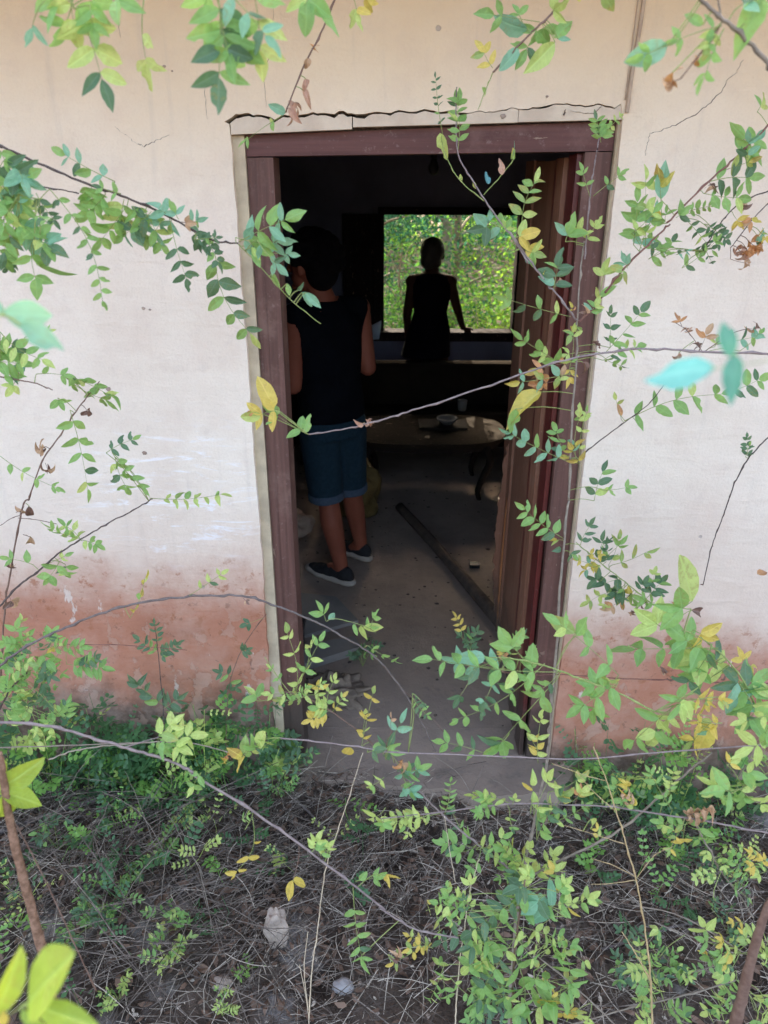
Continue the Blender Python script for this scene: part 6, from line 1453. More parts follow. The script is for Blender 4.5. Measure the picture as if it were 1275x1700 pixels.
   ((-0.000,-1.150,1.073),(0.020,-1.144,1.113),1,0.0309,'g',{}),
   ((0.048,-1.150,1.190),(0.080,-1.167,1.157),4,0.0137,'d',{'st':(0.043,-1.15,1.076)}),
   ((0.015,-1.150,1.118),(0.014,-1.143,1.157),1,0.0140,'w',{'st':(0.005,-1.15,1.08)}),
   ((0.048,-1.150,1.199),(0.072,-1.166,1.181),2,0.0128,'d',{'st':(0.043,-1.15,1.076)})]),
 ('leafy_branch','branching twig crowded with small lime yellow leaflets at the lower left of the doorway','branch',(-0.184,-1.000,1.086),
  [(0.00097,0.00145,'brown',[(-0.184,-1.000,1.086),(-0.151,-1.000,1.076),(-0.106,-1.000,1.048),(-0.050,-1.000,0.998),(-0.003,-1.000,0.943)]),
   (0.00070,0.00069,'green',[(-0.151,-1.000,1.076),(-0.190,-1.000,1.075),(-0.236,-1.000,1.065),(-0.254,-1.000,1.092)]),
   (0.00070,0.00068,'green',[(-0.168,-1.000,1.075),(-0.189,-1.000,1.110),(-0.216,-1.000,1.163)])],
  [((-0.162,-1.000,1.079),(-0.172,-1.015,1.247),4,0.0262,'n',{'t0':0.2}),
   ((-0.164,-1.000,1.089),(-0.106,-0.996,1.216),3,0.0251,'l',{'t0':0.45,'st':(-0.167,-1.0,1.081)}),
   ((-0.170,-1.000,1.082),(-0.123,-1.010,1.216),2,0.0231,'l',{'t0':0.5}),
   ((-0.230,-1.000,1.067),(-0.257,-0.985,1.084),1,0.0342,'l',{}),
   ((-0.151,-1.000,1.076),(-0.229,-1.001,1.083),3,0.0221,'l',{}),
   ((-0.145,-1.000,1.076),(-0.207,-1.007,1.070),3,0.0179,'l',{}),
   ((-0.189,-1.000,1.110),(-0.216,-0.988,1.141),2,0.0146,'l',{}),
   ((-0.123,-1.000,1.062),(-0.117,-1.019,1.131),1,0.0237,'y',{}),
   ((-0.106,-1.000,1.048),(-0.087,-0.991,1.124),3,0.0191,'l',{}),
   ((-0.101,-1.000,1.044),(-0.154,-1.018,1.025),4,0.0233,'y',{}),
   ((-0.103,-1.000,1.048),(-0.139,-1.014,1.059),3,0.0233,'l',{}),
   ((-0.095,-1.000,1.041),(-0.067,-0.982,1.076),3,0.0170,'y',{}),
   ((-0.151,-1.000,1.076),(-0.106,-0.993,1.077),2,0.0221,'l',{}),
   ((-0.042,-1.000,0.954),(-0.016,-1.011,1.109),3,0.0207,'y',{'st':(-0.025,-1.0,0.969)}),
   ((-0.038,-1.000,0.984),(-0.032,-1.015,1.061),2,0.0183,'y',{}),
   ((-0.164,-1.013,1.092),(-0.099,-1.041,1.141),2,0.0160,'l',{'st':(-0.174,-1.0,1.086)}),
   ((-0.152,-1.014,1.092),(-0.129,-1.023,1.118),2,0.0160,'l',{'st':(-0.156,-1.0,1.077)})]),
 ('leafy_branch','pale level twig above the right litter hung with many lime leaflets','branch',(-0.005,-1.150,0.927),
  [(0.00106,0.00173,'lilac',[(-0.005,-1.150,0.927),(0.106,-1.150,0.944),(0.211,-1.150,0.962),(0.296,-1.150,0.963),(0.403,-1.150,0.957),(0.479,-1.150,0.943),(0.589,-1.150,0.922),(0.702,-1.150,0.894)])],
  [((0.227,-1.150,0.962),(0.143,-1.131,0.968),4,0.0218,'l',{}),
   ((0.201,-1.150,0.962),(0.161,-1.143,0.927),3,0.0218,'g',{}),
   ((0.185,-1.150,0.959),(0.167,-1.137,0.984),2,0.0219,'l',{}),
   ((0.227,-1.150,0.962),(0.228,-1.164,0.997),1,0.0155,'l',{}),
   ((0.101,-1.150,0.940),(-0.005,-1.145,0.920),5,0.0211,'l',{}),
   ((0.064,-1.150,0.936),(0.000,-1.156,0.914),2,0.0275,'l',{}),
   ((0.109,-1.150,0.937),(0.117,-1.161,1.036),5,0.0156,'g',{}),
   ((0.267,-1.150,0.938),(0.290,-1.157,1.052),2,0.0357,'l',{'st':(0.266,-1.15,0.963)}),
   ((0.261,-1.150,0.941),(0.260,-1.145,1.027),1,0.0284,'y',{'st':(0.261,-1.15,0.963)}),
   ((0.277,-1.150,0.877),(0.313,-1.156,1.014),5,0.0289,'g',{'st':(0.276,-1.15,0.963)}),
   ((0.278,-1.150,0.927),(0.327,-1.155,1.009),2,0.0299,'l',{'st':(0.278,-1.15,0.963)}),
   ((0.317,-1.150,0.963),(0.356,-1.165,1.020),2,0.0282,'m',{}),
   ((0.338,-1.150,0.970),(0.348,-1.137,0.999),1,0.0227,'o',{'st':(0.337,-1.15,0.96)}),
   ((0.541,-1.150,0.918),(0.476,-1.144,0.919),3,0.0221,'l',{'st':(0.544,-1.15,0.931)}),
   ((0.537,-1.150,0.915),(0.546,-1.138,0.850),2,0.0254,'y',{'st':(0.54,-1.15,0.932)}),
   ((0.503,-1.150,0.922),(0.501,-1.153,0.896),1,0.0207,'l',{'st':(0.506,-1.15,0.938)}),
   ((0.557,-1.150,0.919),(0.605,-1.136,0.849),2,0.0304,'g',{'st':(0.559,-1.15,0.928)}),
   ((0.569,-1.150,0.915),(0.563,-1.149,0.856),1,0.0286,'g',{'st':(0.571,-1.15,0.926)}),
   ((0.528,-1.150,0.933),(0.596,-1.146,0.958),4,0.0266,'T',{'curl':1}),
   ((0.534,-1.150,0.929),(0.587,-1.147,0.937),3,0.0239,'T',{'curl':1}),
   ((0.509,-1.150,0.950),(0.451,-1.140,1.043),5,0.0192,'g',{'st':(0.507,-1.15,0.938)}),
   ((0.498,-1.150,0.992),(0.496,-1.154,1.056),4,0.0162,'g',{'st':(0.488,-1.15,0.941)}),
   ((0.441,-1.150,0.950),(0.408,-1.166,1.040),3,0.0237,'y',{'curl':1}),
   ((0.433,-1.150,0.964),(0.406,-1.169,1.009),2,0.0209,'T',{'curl':1,'st':(0.431,-1.15,0.951)}),
   ((0.423,-1.150,0.964),(0.389,-1.162,1.036),2,0.0236,'g',{'st':(0.421,-1.15,0.953)}),
   ((0.218,-1.179,0.967),(0.226,-1.191,0.934),2,0.0139,'g',{'st':(0.218,-1.15,0.962)}),
   ((0.171,-1.168,0.958),(0.152,-1.157,0.957),2,0.0170,'d',{'st':(0.171,-1.15,0.955)}),
   ((0.083,-1.129,0.918),(0.038,-1.147,0.875),4,0.0128,'l',{'st':(0.079,-1.15,0.94)}),
   ((0.049,-1.158,0.915),(-0.004,-1.146,0.925),2,0.0207,'l',{'st':(0.046,-1.15,0.935)}),
   ((0.289,-1.145,0.986),(0.354,-1.154,1.037),2,0.0238,'l',{'st':(0.289,-1.15,0.963)}),
   ((0.299,-1.130,0.899),(0.375,-1.132,0.950),4,0.0187,'g',{'st':(0.302,-1.15,0.962)}),
   ((0.527,-1.153,0.899),(0.502,-1.178,0.867),2,0.0165,'y',{'st':(0.533,-1.15,0.933)}),
   ((0.549,-1.123,0.902),(0.594,-1.132,0.916),2,0.0199,'g',{'st':(0.554,-1.15,0.929)}),
   ((0.437,-1.146,0.952),(0.447,-1.162,1.007),2,0.0160,'d',{})]),
 ('leafy_branch','green leaf sprays with large oval leaflets at the right edge above the dark wall foot','branch',(0.636,-1.200,1.093),
  [(0.00097,0.00074,'green',[(0.636,-1.200,1.093),(0.595,-1.200,1.054),(0.564,-1.200,1.031)])],
  [((0.595,-1.200,1.051),(0.518,-1.218,1.056),1,0.0461,'g',{}),
   ((0.577,-1.200,1.041),(0.521,-1.184,1.055),1,0.0308,'l',{}),
   ((0.580,-1.200,1.054),(0.651,-1.201,0.996),3,0.0332,'g',{'st':(0.585,-1.2,1.047)}),
   ((0.596,-1.200,1.073),(0.602,-1.190,0.991),2,0.0339,'g',{'st':(0.605,-1.2,1.064)}),
   ((0.583,-1.200,1.086),(0.607,-1.220,1.092),2,0.0304,'g',{'st':(0.605,-1.2,1.064)}),
   ((0.556,-1.200,1.099),(0.573,-1.201,1.112),1,0.0210,'y',{'st':(0.592,-1.2,1.052)}),
   ((0.599,-1.200,1.105),(0.630,-1.184,1.097),2,0.0189,'l',{'st':(0.622,-1.2,1.08)}),
   ((0.612,-1.200,1.206),(0.602,-1.195,1.124),2,0.0416,'g',{'st':(0.636,-1.2,1.093)}),
   ((0.622,-1.200,1.159),(0.557,-1.203,1.113),1,0.0467,'l',{'st':(0.636,-1.2,1.093)}),
   ((0.653,-1.200,0.891),(0.622,-1.201,0.914),3,0.0153,'y',{}),
   ((0.649,-1.200,0.884),(0.663,-1.216,0.909),3,0.0162,'m',{}),
   ((0.646,-1.200,0.877),(0.624,-1.214,0.878),3,0.0153,'y',{}),
   ((0.670,-1.200,0.862),(0.637,-1.214,0.864),2,0.0181,'l',{}),
   ((0.588,-1.194,1.044),(0.572,-1.181,0.990),2,0.0232,'l',{}),
   ((0.613,-1.192,1.106),(0.635,-1.165,1.116),2,0.0151,'l',{'st':(0.63,-1.2,1.088)}),
   ((0.602,-1.202,1.201),(0.550,-1.193,1.172),2,0.0261,'l',{'st':(0.636,-1.2,1.093)}),
   ((0.660,-1.219,0.900),(0.662,-1.237,0.927),2,0.0114,'y',{}),
   ((0.659,-1.193,0.868),(0.648,-1.209,0.881),2,0.0106,'m',{}),
   ((0.655,-1.177,0.882),(0.638,-1.150,0.869),2,0.0111,'l',{})]),
 ('leafy_branch','grey twig forking over the litter at the lower right, with small blue green leaflets','branch',(0.606,-1.050,0.822),
  [(0.00189,0.00156,'grey',[(0.606,-1.050,0.822),(0.640,-1.050,0.762),(0.683,-1.050,0.688),(0.733,-1.050,0.620),(0.775,-1.050,0.553)])],
  [((0.662,-1.050,0.721),(0.751,-1.055,0.630),5,0.0197,'d',{}),
   ((0.665,-1.050,0.721),(0.708,-1.055,0.710),3,0.0187,'g',{}),
   ((0.674,-1.050,0.705),(0.754,-1.035,0.645),3,0.0198,'g',{}),
   ((0.646,-1.050,0.746),(0.635,-1.064,0.725),2,0.0186,'l',{}),
   ((0.708,-1.050,0.654),(0.763,-1.060,0.606),2,0.0212,'d',{}),
   ((0.678,-1.043,0.704),(0.756,-1.033,0.683),4,0.0155,'d',{}),
   ((0.676,-1.051,0.732),(0.682,-1.071,0.705),2,0.0143,'l',{'st':(0.663,-1.05,0.723)}),
   ((0.692,-1.023,0.681),(0.697,-1.006,0.602),2,0.0145,'d',{'st':(0.69,-1.05,0.68)}),
   ((0.650,-1.072,0.725),(0.639,-1.099,0.718),2,0.0140,'l',{'st':(0.659,-1.05,0.73)}),
   ((0.725,-1.048,0.655),(0.736,-1.040,0.602),2,0.0164,'d',{'st':(0.714,-1.05,0.647)})]),
 ('leafy_branch','slanting twig from the doorstep into the foreground thicket, with teal leaves at its upper end','branch',(0.021,-1.100,1.007),
  [(0.00147,0.00231,'lilac',[(0.021,-1.100,1.007),(0.066,-1.100,0.944),(0.112,-1.100,0.885),(0.171,-1.100,0.822),(0.251,-1.100,0.743),(0.285,-1.100,0.723)]),
   (0.00172,0.00260,'grey',[(0.583,-1.100,1.035),(0.543,-1.100,0.986),(0.498,-1.100,0.921),(0.431,-1.100,0.839),(0.347,-1.100,0.776),(0.282,-1.100,0.723)])],
  [((0.005,-1.100,1.045),(0.051,-1.109,0.974),2,0.0303,'b',{'st':(0.021,-1.1,1.007)}),
   ((0.032,-1.100,0.997),(0.060,-1.113,0.928),2,0.0307,'b',{}),
   ((0.043,-1.100,0.983),(0.085,-1.109,1.012),2,0.0290,'b',{}),
   ((0.021,-1.100,1.017),(0.051,-1.111,0.996),1,0.0268,'o',{'curl':1,'st':(0.021,-1.1,1.007)}),
   ((0.172,-1.100,0.804),(0.094,-1.101,0.823),3,0.0286,'g',{'t0':0.3,'st':(0.18,-1.1,0.813)}),
   ((0.178,-1.100,0.806),(0.119,-1.119,0.803),2,0.0276,'g',{}),
   ((0.171,-1.100,0.822),(0.156,-1.083,0.826),1,0.0274,'g',{}),
   ((0.178,-1.100,0.798),(0.245,-1.105,0.847),3,0.0266,'g',{'st':(0.187,-1.1,0.807)}),
   ((0.189,-1.100,0.806),(0.252,-1.083,0.763),3,0.0276,'l',{}),
   ((0.258,-1.100,0.727),(0.246,-1.093,0.822),4,0.0252,'l',{'st':(0.263,-1.1,0.736)}),
   ((0.258,-1.100,0.731),(0.221,-1.093,0.767),2,0.0251,'g',{}),
   ((0.261,-1.100,0.727),(0.285,-1.101,0.824),4,0.0231,'l',{'st':(0.266,-1.1,0.734)}),
   ((0.293,-1.100,0.726),(0.347,-1.082,0.788),4,0.0272,'l',{}),
   ((0.299,-1.100,0.727),(0.349,-1.115,0.777),3,0.0252,'l',{}),
   ((0.245,-1.100,0.743),(0.231,-1.093,0.791),2,0.0230,'l',{}),
   ((0.034,-1.100,0.955),(0.074,-1.119,0.944),2,0.0241,'b',{'st':(0.05,-1.1,0.966)}),
   ((0.044,-1.075,0.973),(0.078,-1.080,0.968),2,0.0187,'b',{'st':(0.045,-1.1,0.973)}),
   ((0.154,-1.075,0.817),(0.127,-1.046,0.858),2,0.0178,'d',{'st':(0.165,-1.1,0.828)}),
   ((0.179,-1.124,0.797),(0.153,-1.145,0.778),2,0.0217,'g',{'st':(0.187,-1.1,0.806)}),
   ((0.189,-1.123,0.823),(0.233,-1.122,0.790),2,0.0180,'g',{'st':(0.18,-1.1,0.813)}),
   ((0.260,-1.108,0.769),(0.218,-1.086,0.805),3,0.0165,'l',{'st':(0.243,-1.1,0.751)}),
   ((0.268,-1.124,0.741),(0.234,-1.150,0.736),2,0.0200,'g',{'st':(0.265,-1.1,0.735)}),
   ((0.274,-1.099,0.744),(0.244,-1.120,0.805),3,0.0140,'l',{'st':(0.267,-1.1,0.734)}),
   ((0.296,-1.100,0.720),(0.275,-1.079,0.759),2,0.0176,'l',{'st':(0.289,-1.1,0.728)}),
   ((0.250,-1.102,0.732),(0.212,-1.122,0.744),2,0.0149,'d',{'st':(0.255,-1.1,0.741)})]),
 ('leafy_shrub','dense thicket of green and lime leaves at the bottom edge right of centre','shrub',(0.251,-1.221,0.453),
  [(0.00130,0.00246,'brown',[(0.249,-1.206,0.844),(0.246,-1.209,0.773),(0.244,-1.212,0.683),(0.246,-1.217,0.572),(0.251,-1.221,0.453)]),
   (0.00135,0.00144,'grey',[(0.243,-1.212,0.702),(0.315,-1.214,0.628),(0.378,-1.217,0.560),(0.458,-1.220,0.464)])],
  [((0.277,-1.207,0.823),(0.137,-1.220,0.708),6,0.0356,'g',{'st':(0.248,-1.207,0.824)}),
   ((0.237,-1.208,0.787),(0.172,-1.209,0.585),5,0.0378,'g',{'st':(0.246,-1.208,0.787)}),
   ((0.325,-1.210,0.759),(0.259,-1.198,0.805),1,0.0511,'b',{'st':(0.246,-1.209,0.76)}),
   ((0.288,-1.207,0.809),(0.246,-1.223,0.775),1,0.0435,'b',{'st':(0.247,-1.207,0.811)}),
   ((0.234,-1.210,0.750),(0.383,-1.220,0.814),4,0.0289,'l',{'st':(0.245,-1.21,0.75)}),
   ((0.324,-1.209,0.773),(0.377,-1.226,0.840),2,0.0305,'y',{'st':(0.246,-1.209,0.776)}),
   ((0.242,-1.212,0.706),(0.177,-1.228,0.554),5,0.0358,'g',{}),
   ((0.199,-1.212,0.698),(0.132,-1.230,0.690),2,0.0349,'g',{'st':(0.243,-1.212,0.702)}),
   ((0.210,-1.212,0.698),(0.142,-1.219,0.609),4,0.0349,'g',{'st':(0.243,-1.212,0.702)}),
   ((0.366,-1.216,0.589),(0.257,-1.201,0.449),4,0.0457,'g',{'st':(0.358,-1.216,0.581)}),
   ((0.282,-1.215,0.620),(0.325,-1.225,0.497),2,0.0506,'g',{'st':(0.303,-1.214,0.641)}),
   ((0.239,-1.213,0.667),(0.279,-1.227,0.491),3,0.0452,'g',{}),
   ((0.325,-1.212,0.699),(0.364,-1.219,0.550),3,0.0359,'l',{'st':(0.285,-1.213,0.659)}),
   ((0.309,-1.212,0.699),(0.335,-1.224,0.633),2,0.0349,'g',{'st':(0.277,-1.213,0.667)}),
   ((0.263,-1.211,0.728),(0.346,-1.203,0.671),4,0.0244,'l',{'st':(0.245,-1.211,0.729)}),
   ((0.240,-1.210,0.743),(0.315,-1.205,0.648),4,0.0243,'l',{}),
   ((0.235,-1.211,0.728),(0.288,-1.228,0.647),4,0.0215,'l',{'st':(0.245,-1.211,0.728)}),
   ((0.250,-1.206,0.830),(0.211,-1.218,0.828),2,0.0337,'d',{}),
   ((0.240,-1.207,0.823),(0.229,-1.202,0.764),1,0.0388,'g',{'st':(0.248,-1.207,0.823)}),
   ((0.265,-1.206,0.844),(0.240,-1.187,0.852),3,0.0209,'l',{'st':(0.249,-1.206,0.844)}),
   ((0.304,-1.217,0.555),(0.371,-1.214,0.471),2,0.0363,'y',{'st':(0.247,-1.217,0.553)}),
   ((0.332,-1.217,0.564),(0.321,-1.220,0.552),0,0.0303,'y',{'st':(0.355,-1.216,0.585)}),
   ((0.324,-1.218,0.522),(0.391,-1.200,0.476),1,0.0356,'y',{'st':(0.372,-1.217,0.566)}),
   ((0.157,-1.209,0.772),(0.082,-1.228,0.818),4,0.0213,'g',{'st':(0.246,-1.209,0.77)}),
   ((0.151,-1.208,0.786),(0.100,-1.224,0.843),3,0.0212,'l',{'st':(0.246,-1.208,0.783)}),
   ((0.163,-1.209,0.772),(0.130,-1.196,0.809),3,0.0194,'g',{'st':(0.246,-1.209,0.77)}),
   ((0.098,-1.210,0.757),(0.105,-1.215,0.702),2,0.0195,'l',{}),
   ((0.114,-1.209,0.779),(0.118,-1.228,0.780),2,0.0203,'l',{}),
   ((0.155,-1.207,0.808),(0.153,-1.203,0.855),1,0.0220,'l',{'st':(0.247,-1.208,0.804)}),
   ((0.309,-1.207,0.816),(0.342,-1.186,0.832),2,0.0256,'g',{'st':(0.248,-1.207,0.819)}),
   ((0.087,-1.208,0.786),(0.080,-1.207,0.794),0,0.0115,'o',{}),
   ((0.089,-1.212,0.693),(0.007,-1.220,0.635),4,0.0208,'y',{}),
   ((0.073,-1.212,0.689),(0.034,-1.229,0.688),2,0.0199,'y',{}),
   ((0.035,-1.214,0.642),(0.023,-1.230,0.689),1,0.0192,'w',{'curl':1}),
   ((0.116,-1.214,0.635),(0.090,-1.202,0.500),4,0.0211,'l',{'st':(0.245,-1.214,0.637)}),
   ((0.114,-1.215,0.619),(0.128,-1.218,0.530),3,0.0203,'l',{}),
   ((0.105,-1.214,0.627),(0.112,-1.196,0.630),1,0.0202,'l',{}),
   ((0.174,-1.218,0.538),(0.191,-1.238,0.507),3,0.0246,'g',{'st':(0.247,-1.218,0.541)}),
   ((0.219,-1.217,0.555),(0.174,-1.230,0.503),3,0.0245,'d',{'st':(0.247,-1.217,0.556)}),
   ((0.161,-1.217,0.571),(0.217,-1.237,0.533),3,0.0269,'d',{'st':(0.246,-1.217,0.572)}),
   ((0.215,-1.215,0.620),(0.243,-1.223,0.520),3,0.0376,'g',{'st':(0.245,-1.215,0.62)}),
   ((0.249,-1.218,0.522),(0.277,-1.238,0.490),2,0.0297,'d',{}),
   ((0.371,-1.219,0.514),(0.383,-1.230,0.487),2,0.0248,'l',{'st':(0.398,-1.218,0.536)}),
   ((0.216,-1.225,0.750),(0.090,-1.197,0.664),4,0.0276,'d',{'st':(0.245,-1.21,0.749)}),
   ((0.332,-1.180,0.787),(0.300,-1.155,0.835),2,0.0234,'y',{'st':(0.247,-1.208,0.791)}),
   ((0.183,-1.211,0.706),(0.145,-1.218,0.676),2,0.0264,'g',{'st':(0.243,-1.212,0.702)}),
   ((0.179,-1.231,0.680),(0.192,-1.206,0.608),3,0.0233,'g',{'st':(0.244,-1.212,0.681)}),
   ((0.342,-1.203,0.556),(0.341,-1.221,0.425),3,0.0294,'g',{'st':(0.363,-1.216,0.576)}),
   ((0.284,-1.228,0.617),(0.377,-1.229,0.574),2,0.0321,'g',{'st':(0.306,-1.214,0.638)}),
   ((0.321,-1.205,0.683),(0.394,-1.206,0.616),2,0.0264,'l',{'st':(0.291,-1.214,0.653)}),
   ((0.318,-1.194,0.693),(0.369,-1.213,0.672),2,0.0238,'g',{'st':(0.284,-1.213,0.66)}),
   ((0.299,-1.189,0.715),(0.365,-1.162,0.748),3,0.0180,'l',{'st':(0.263,-1.212,0.681)}),
   ((0.258,-1.198,0.698),(0.258,-1.204,0.611),3,0.0154,'d',{'st':(0.252,-1.212,0.693)}),
   ((0.239,-1.178,0.836),(0.227,-1.180,0.815),2,0.0240,'d',{'st':(0.248,-1.206,0.837)}),
   ((0.260,-1.197,0.829),(0.251,-1.206,0.840),2,0.0131,'l',{'st':(0.248,-1.207,0.83)}),
   ((0.302,-1.190,0.540),(0.382,-1.175,0.546),2,0.0258,'y',{'st':(0.247,-1.218,0.538)}),
   ((0.116,-1.222,0.791),(0.112,-1.216,0.851),3,0.0138,'g',{}),
   ((0.147,-1.222,0.780),(0.141,-1.216,0.826),2,0.0161,'d',{'st':(0.246,-1.209,0.775)}),
   ((0.141,-1.231,0.778),(0.109,-1.238,0.771),2,0.0142,'l',{'st':(0.246,-1.209,0.773)}),
   ((0.080,-1.194,0.751),(0.106,-1.165,0.722),2,0.0140,'l',{}),
   ((0.124,-1.198,0.776),(0.127,-1.174,0.775),2,0.0123,'d',{'st':(0.246,-1.209,0.773)}),
   ((0.320,-1.181,0.814),(0.338,-1.171,0.802),2,0.0186,'g',{'st':(0.248,-1.207,0.818)}),
   ((0.094,-1.211,0.674),(0.038,-1.188,0.685),3,0.0163,'y',{}),
   ((0.087,-1.231,0.705),(0.078,-1.208,0.683),2,0.0146,'y',{}),
   ((0.129,-1.209,0.592),(0.193,-1.227,0.540),3,0.0153,'l',{'st':(0.246,-1.216,0.594)}),
   ((0.177,-1.207,0.530),(0.200,-1.202,0.531),2,0.0174,'d',{'st':(0.248,-1.218,0.533)}),
   ((0.202,-1.195,0.566),(0.192,-1.225,0.516),2,0.0191,'d',{'st':(0.246,-1.217,0.569)}),
   ((0.174,-1.204,0.568),(0.193,-1.218,0.529),2,0.0181,'d',{'st':(0.246,-1.217,0.572)}),
   ((0.204,-1.201,0.609),(0.173,-1.203,0.533),2,0.0277,'g',{'st':(0.245,-1.215,0.61)}),
   ((0.389,-1.240,0.527),(0.387,-1.254,0.507),2,0.0166,'l',{'st':(0.399,-1.218,0.535)})]),
 ('leafy_shrub','yellow green seedlings with narrow leaflets at the lower right edge beside the thick stem','shrub',(0.713,-1.147,0.575),
  [(0.00113,0.00117,'grey',[(0.476,-1.144,0.705),(0.554,-1.145,0.685),(0.631,-1.145,0.637),(0.713,-1.147,0.575)]),
   (0.00155,0.00179,'grey',[(0.391,-1.150,0.359),(0.497,-1.149,0.407),(0.614,-1.149,0.455),(0.709,-1.148,0.500)]),
   (0.00100,0.00102,'grey',[(0.523,-1.145,0.661),(0.586,-1.146,0.628),(0.648,-1.146,0.604)])],
  [((0.641,-1.146,0.612),(0.604,-1.149,0.678),1,0.0343,'g',{}),
   ((0.656,-1.146,0.595),(0.600,-1.153,0.631),1,0.0314,'g',{'st':(0.648,-1.146,0.604)}),
   ((0.700,-1.147,0.579),(0.633,-1.165,0.603),3,0.0265,'l',{}),
   ((0.704,-1.147,0.527),(0.647,-1.166,0.536),3,0.0258,'g',{'st':(0.709,-1.148,0.5)}),
   ((0.700,-1.146,0.613),(0.748,-1.127,0.621),3,0.0232,'l',{'st':(0.686,-1.146,0.595)}),
   ((0.690,-1.147,0.570),(0.643,-1.159,0.638),3,0.0235,'y',{'st':(0.701,-1.146,0.584)}),
   ((0.713,-1.146,0.604),(0.688,-1.145,0.645),3,0.0212,'y',{'st':(0.699,-1.146,0.585)}),
   ((0.743,-1.147,0.571),(0.752,-1.149,0.635),3,0.0245,'l',{'st':(0.713,-1.147,0.575)}),
   ((0.709,-1.148,0.500),(0.682,-1.147,0.453),3,0.0270,'g',{}),
   ((0.681,-1.147,0.553),(0.616,-1.163,0.584),3,0.0246,'g',{'st':(0.703,-1.146,0.582)}),
   ((0.578,-1.149,0.408),(0.637,-1.157,0.425),3,0.0245,'g',{'t0':0.3,'st':(0.567,-1.149,0.436)}),
   ((0.593,-1.150,0.390),(0.595,-1.165,0.460),1,0.0246,'g',{'st':(0.573,-1.149,0.438)}),
   ((0.693,-1.149,0.455),(0.689,-1.148,0.378),3,0.0263,'g',{'st':(0.678,-1.148,0.486)}),
   ((0.709,-1.149,0.437),(0.666,-1.133,0.363),3,0.0254,'l',{'st':(0.684,-1.148,0.488)}),
   ((0.764,-1.148,0.465),(0.803,-1.145,0.404),3,0.0315,'g',{'st':(0.709,-1.148,0.5)}),
   ((0.763,-1.149,0.410),(0.813,-1.136,0.350),3,0.0266,'l',{'st':(0.709,-1.148,0.5)}),
   ((0.537,-1.145,0.644),(0.516,-1.157,0.643),1,0.0230,'l',{'st':(0.54,-1.145,0.652)}),
   ((0.536,-1.147,0.525),(0.471,-1.167,0.548),4,0.0217,'l',{'st':(0.572,-1.149,0.438)}),
   ((0.541,-1.148,0.472),(0.492,-1.146,0.496),4,0.0220,'g',{'st':(0.557,-1.149,0.432)}),
   ((0.552,-1.149,0.417),(0.508,-1.149,0.445),4,0.0223,'l',{'st':(0.547,-1.149,0.428)}),
   ((0.556,-1.150,0.389),(0.524,-1.147,0.356),3,0.0235,'l',{'st':(0.541,-1.149,0.425)}),
   ((0.535,-1.147,0.534),(0.539,-1.152,0.576),3,0.0185,'g',{'st':(0.574,-1.149,0.438)}),
   ((0.546,-1.149,0.454),(0.559,-1.143,0.501),3,0.0189,'l',{'st':(0.556,-1.149,0.431)}),
   ((0.700,-1.135,0.573),(0.677,-1.139,0.613),2,0.0168,'l',{'st':(0.705,-1.146,0.581)}),
   ((0.707,-1.123,0.548),(0.664,-1.146,0.531),2,0.0161,'g',{'st':(0.713,-1.147,0.575)}),
   ((0.726,-1.162,0.602),(0.744,-1.182,0.573),2,0.0178,'g',{'st':(0.708,-1.147,0.578)}),
   ((0.683,-1.163,0.556),(0.621,-1.140,0.575),2,0.0174,'y',{'st':(0.703,-1.146,0.582)}),
   ((0.711,-1.116,0.626),(0.677,-1.119,0.628),2,0.0148,'y',{'st':(0.687,-1.146,0.594)}),
   ((0.758,-1.164,0.581),(0.723,-1.179,0.615),2,0.0188,'l',{'st':(0.713,-1.147,0.575)}),
   ((0.691,-1.163,0.481),(0.702,-1.184,0.445),2,0.0202,'g',{'st':(0.686,-1.148,0.489)}),
   ((0.668,-1.124,0.571),(0.655,-1.110,0.611),2,0.0161,'l',{'st':(0.686,-1.146,0.595)}),
   ((0.600,-1.174,0.401),(0.621,-1.170,0.435),2,0.0186,'g',{'st':(0.583,-1.149,0.442)}),
   ((0.709,-1.142,0.435),(0.674,-1.151,0.398),2,0.0185,'g',{'st':(0.684,-1.148,0.488)}),
   ((0.687,-1.177,0.420),(0.716,-1.177,0.381),2,0.0153,'l',{'st':(0.66,-1.148,0.477)}),
   ((0.775,-1.178,0.431),(0.817,-1.202,0.432),2,0.0238,'g',{'st':(0.709,-1.148,0.5)}),
   ((0.764,-1.164,0.412),(0.759,-1.186,0.359),2,0.0196,'g',{'st':(0.709,-1.148,0.5)}),
   ((0.528,-1.125,0.516),(0.515,-1.108,0.570),3,0.0156,'l',{'st':(0.561,-1.149,0.433)}),
   ((0.529,-1.120,0.485),(0.537,-1.103,0.526),3,0.0133,'l',{'st':(0.552,-1.149,0.43)}),
   ((0.538,-1.170,0.423),(0.544,-1.152,0.461),3,0.0144,'l',{'st':(0.538,-1.149,0.424)}),
   ((0.541,-1.122,0.397),(0.549,-1.096,0.367),2,0.0148,'l',{'st':(0.531,-1.149,0.421)}),
   ((0.551,-1.136,0.547),(0.536,-1.117,0.568),2,0.0114,'l',{'st':(0.586,-1.146,0.628)}),
   ((0.535,-1.138,0.480),(0.567,-1.148,0.502),2,0.0147,'d',{'st':(0.555,-1.149,0.431)})]),
 ('sapling','young tree stem with flaky brown bark and lime leaves at lower left edge','sapling',(-0.497,-1.420,0.726),
  [(0.00416,0.00810,'bark',[(-0.475,-1.420,1.312),(-0.476,-1.420,1.283),(-0.483,-1.420,1.202),(-0.485,-1.420,1.132),(-0.485,-1.420,1.070),(-0.485,-1.420,0.998),(-0.486,-1.420,0.922),(-0.490,-1.420,0.828),(-0.497,-1.420,0.726)]),
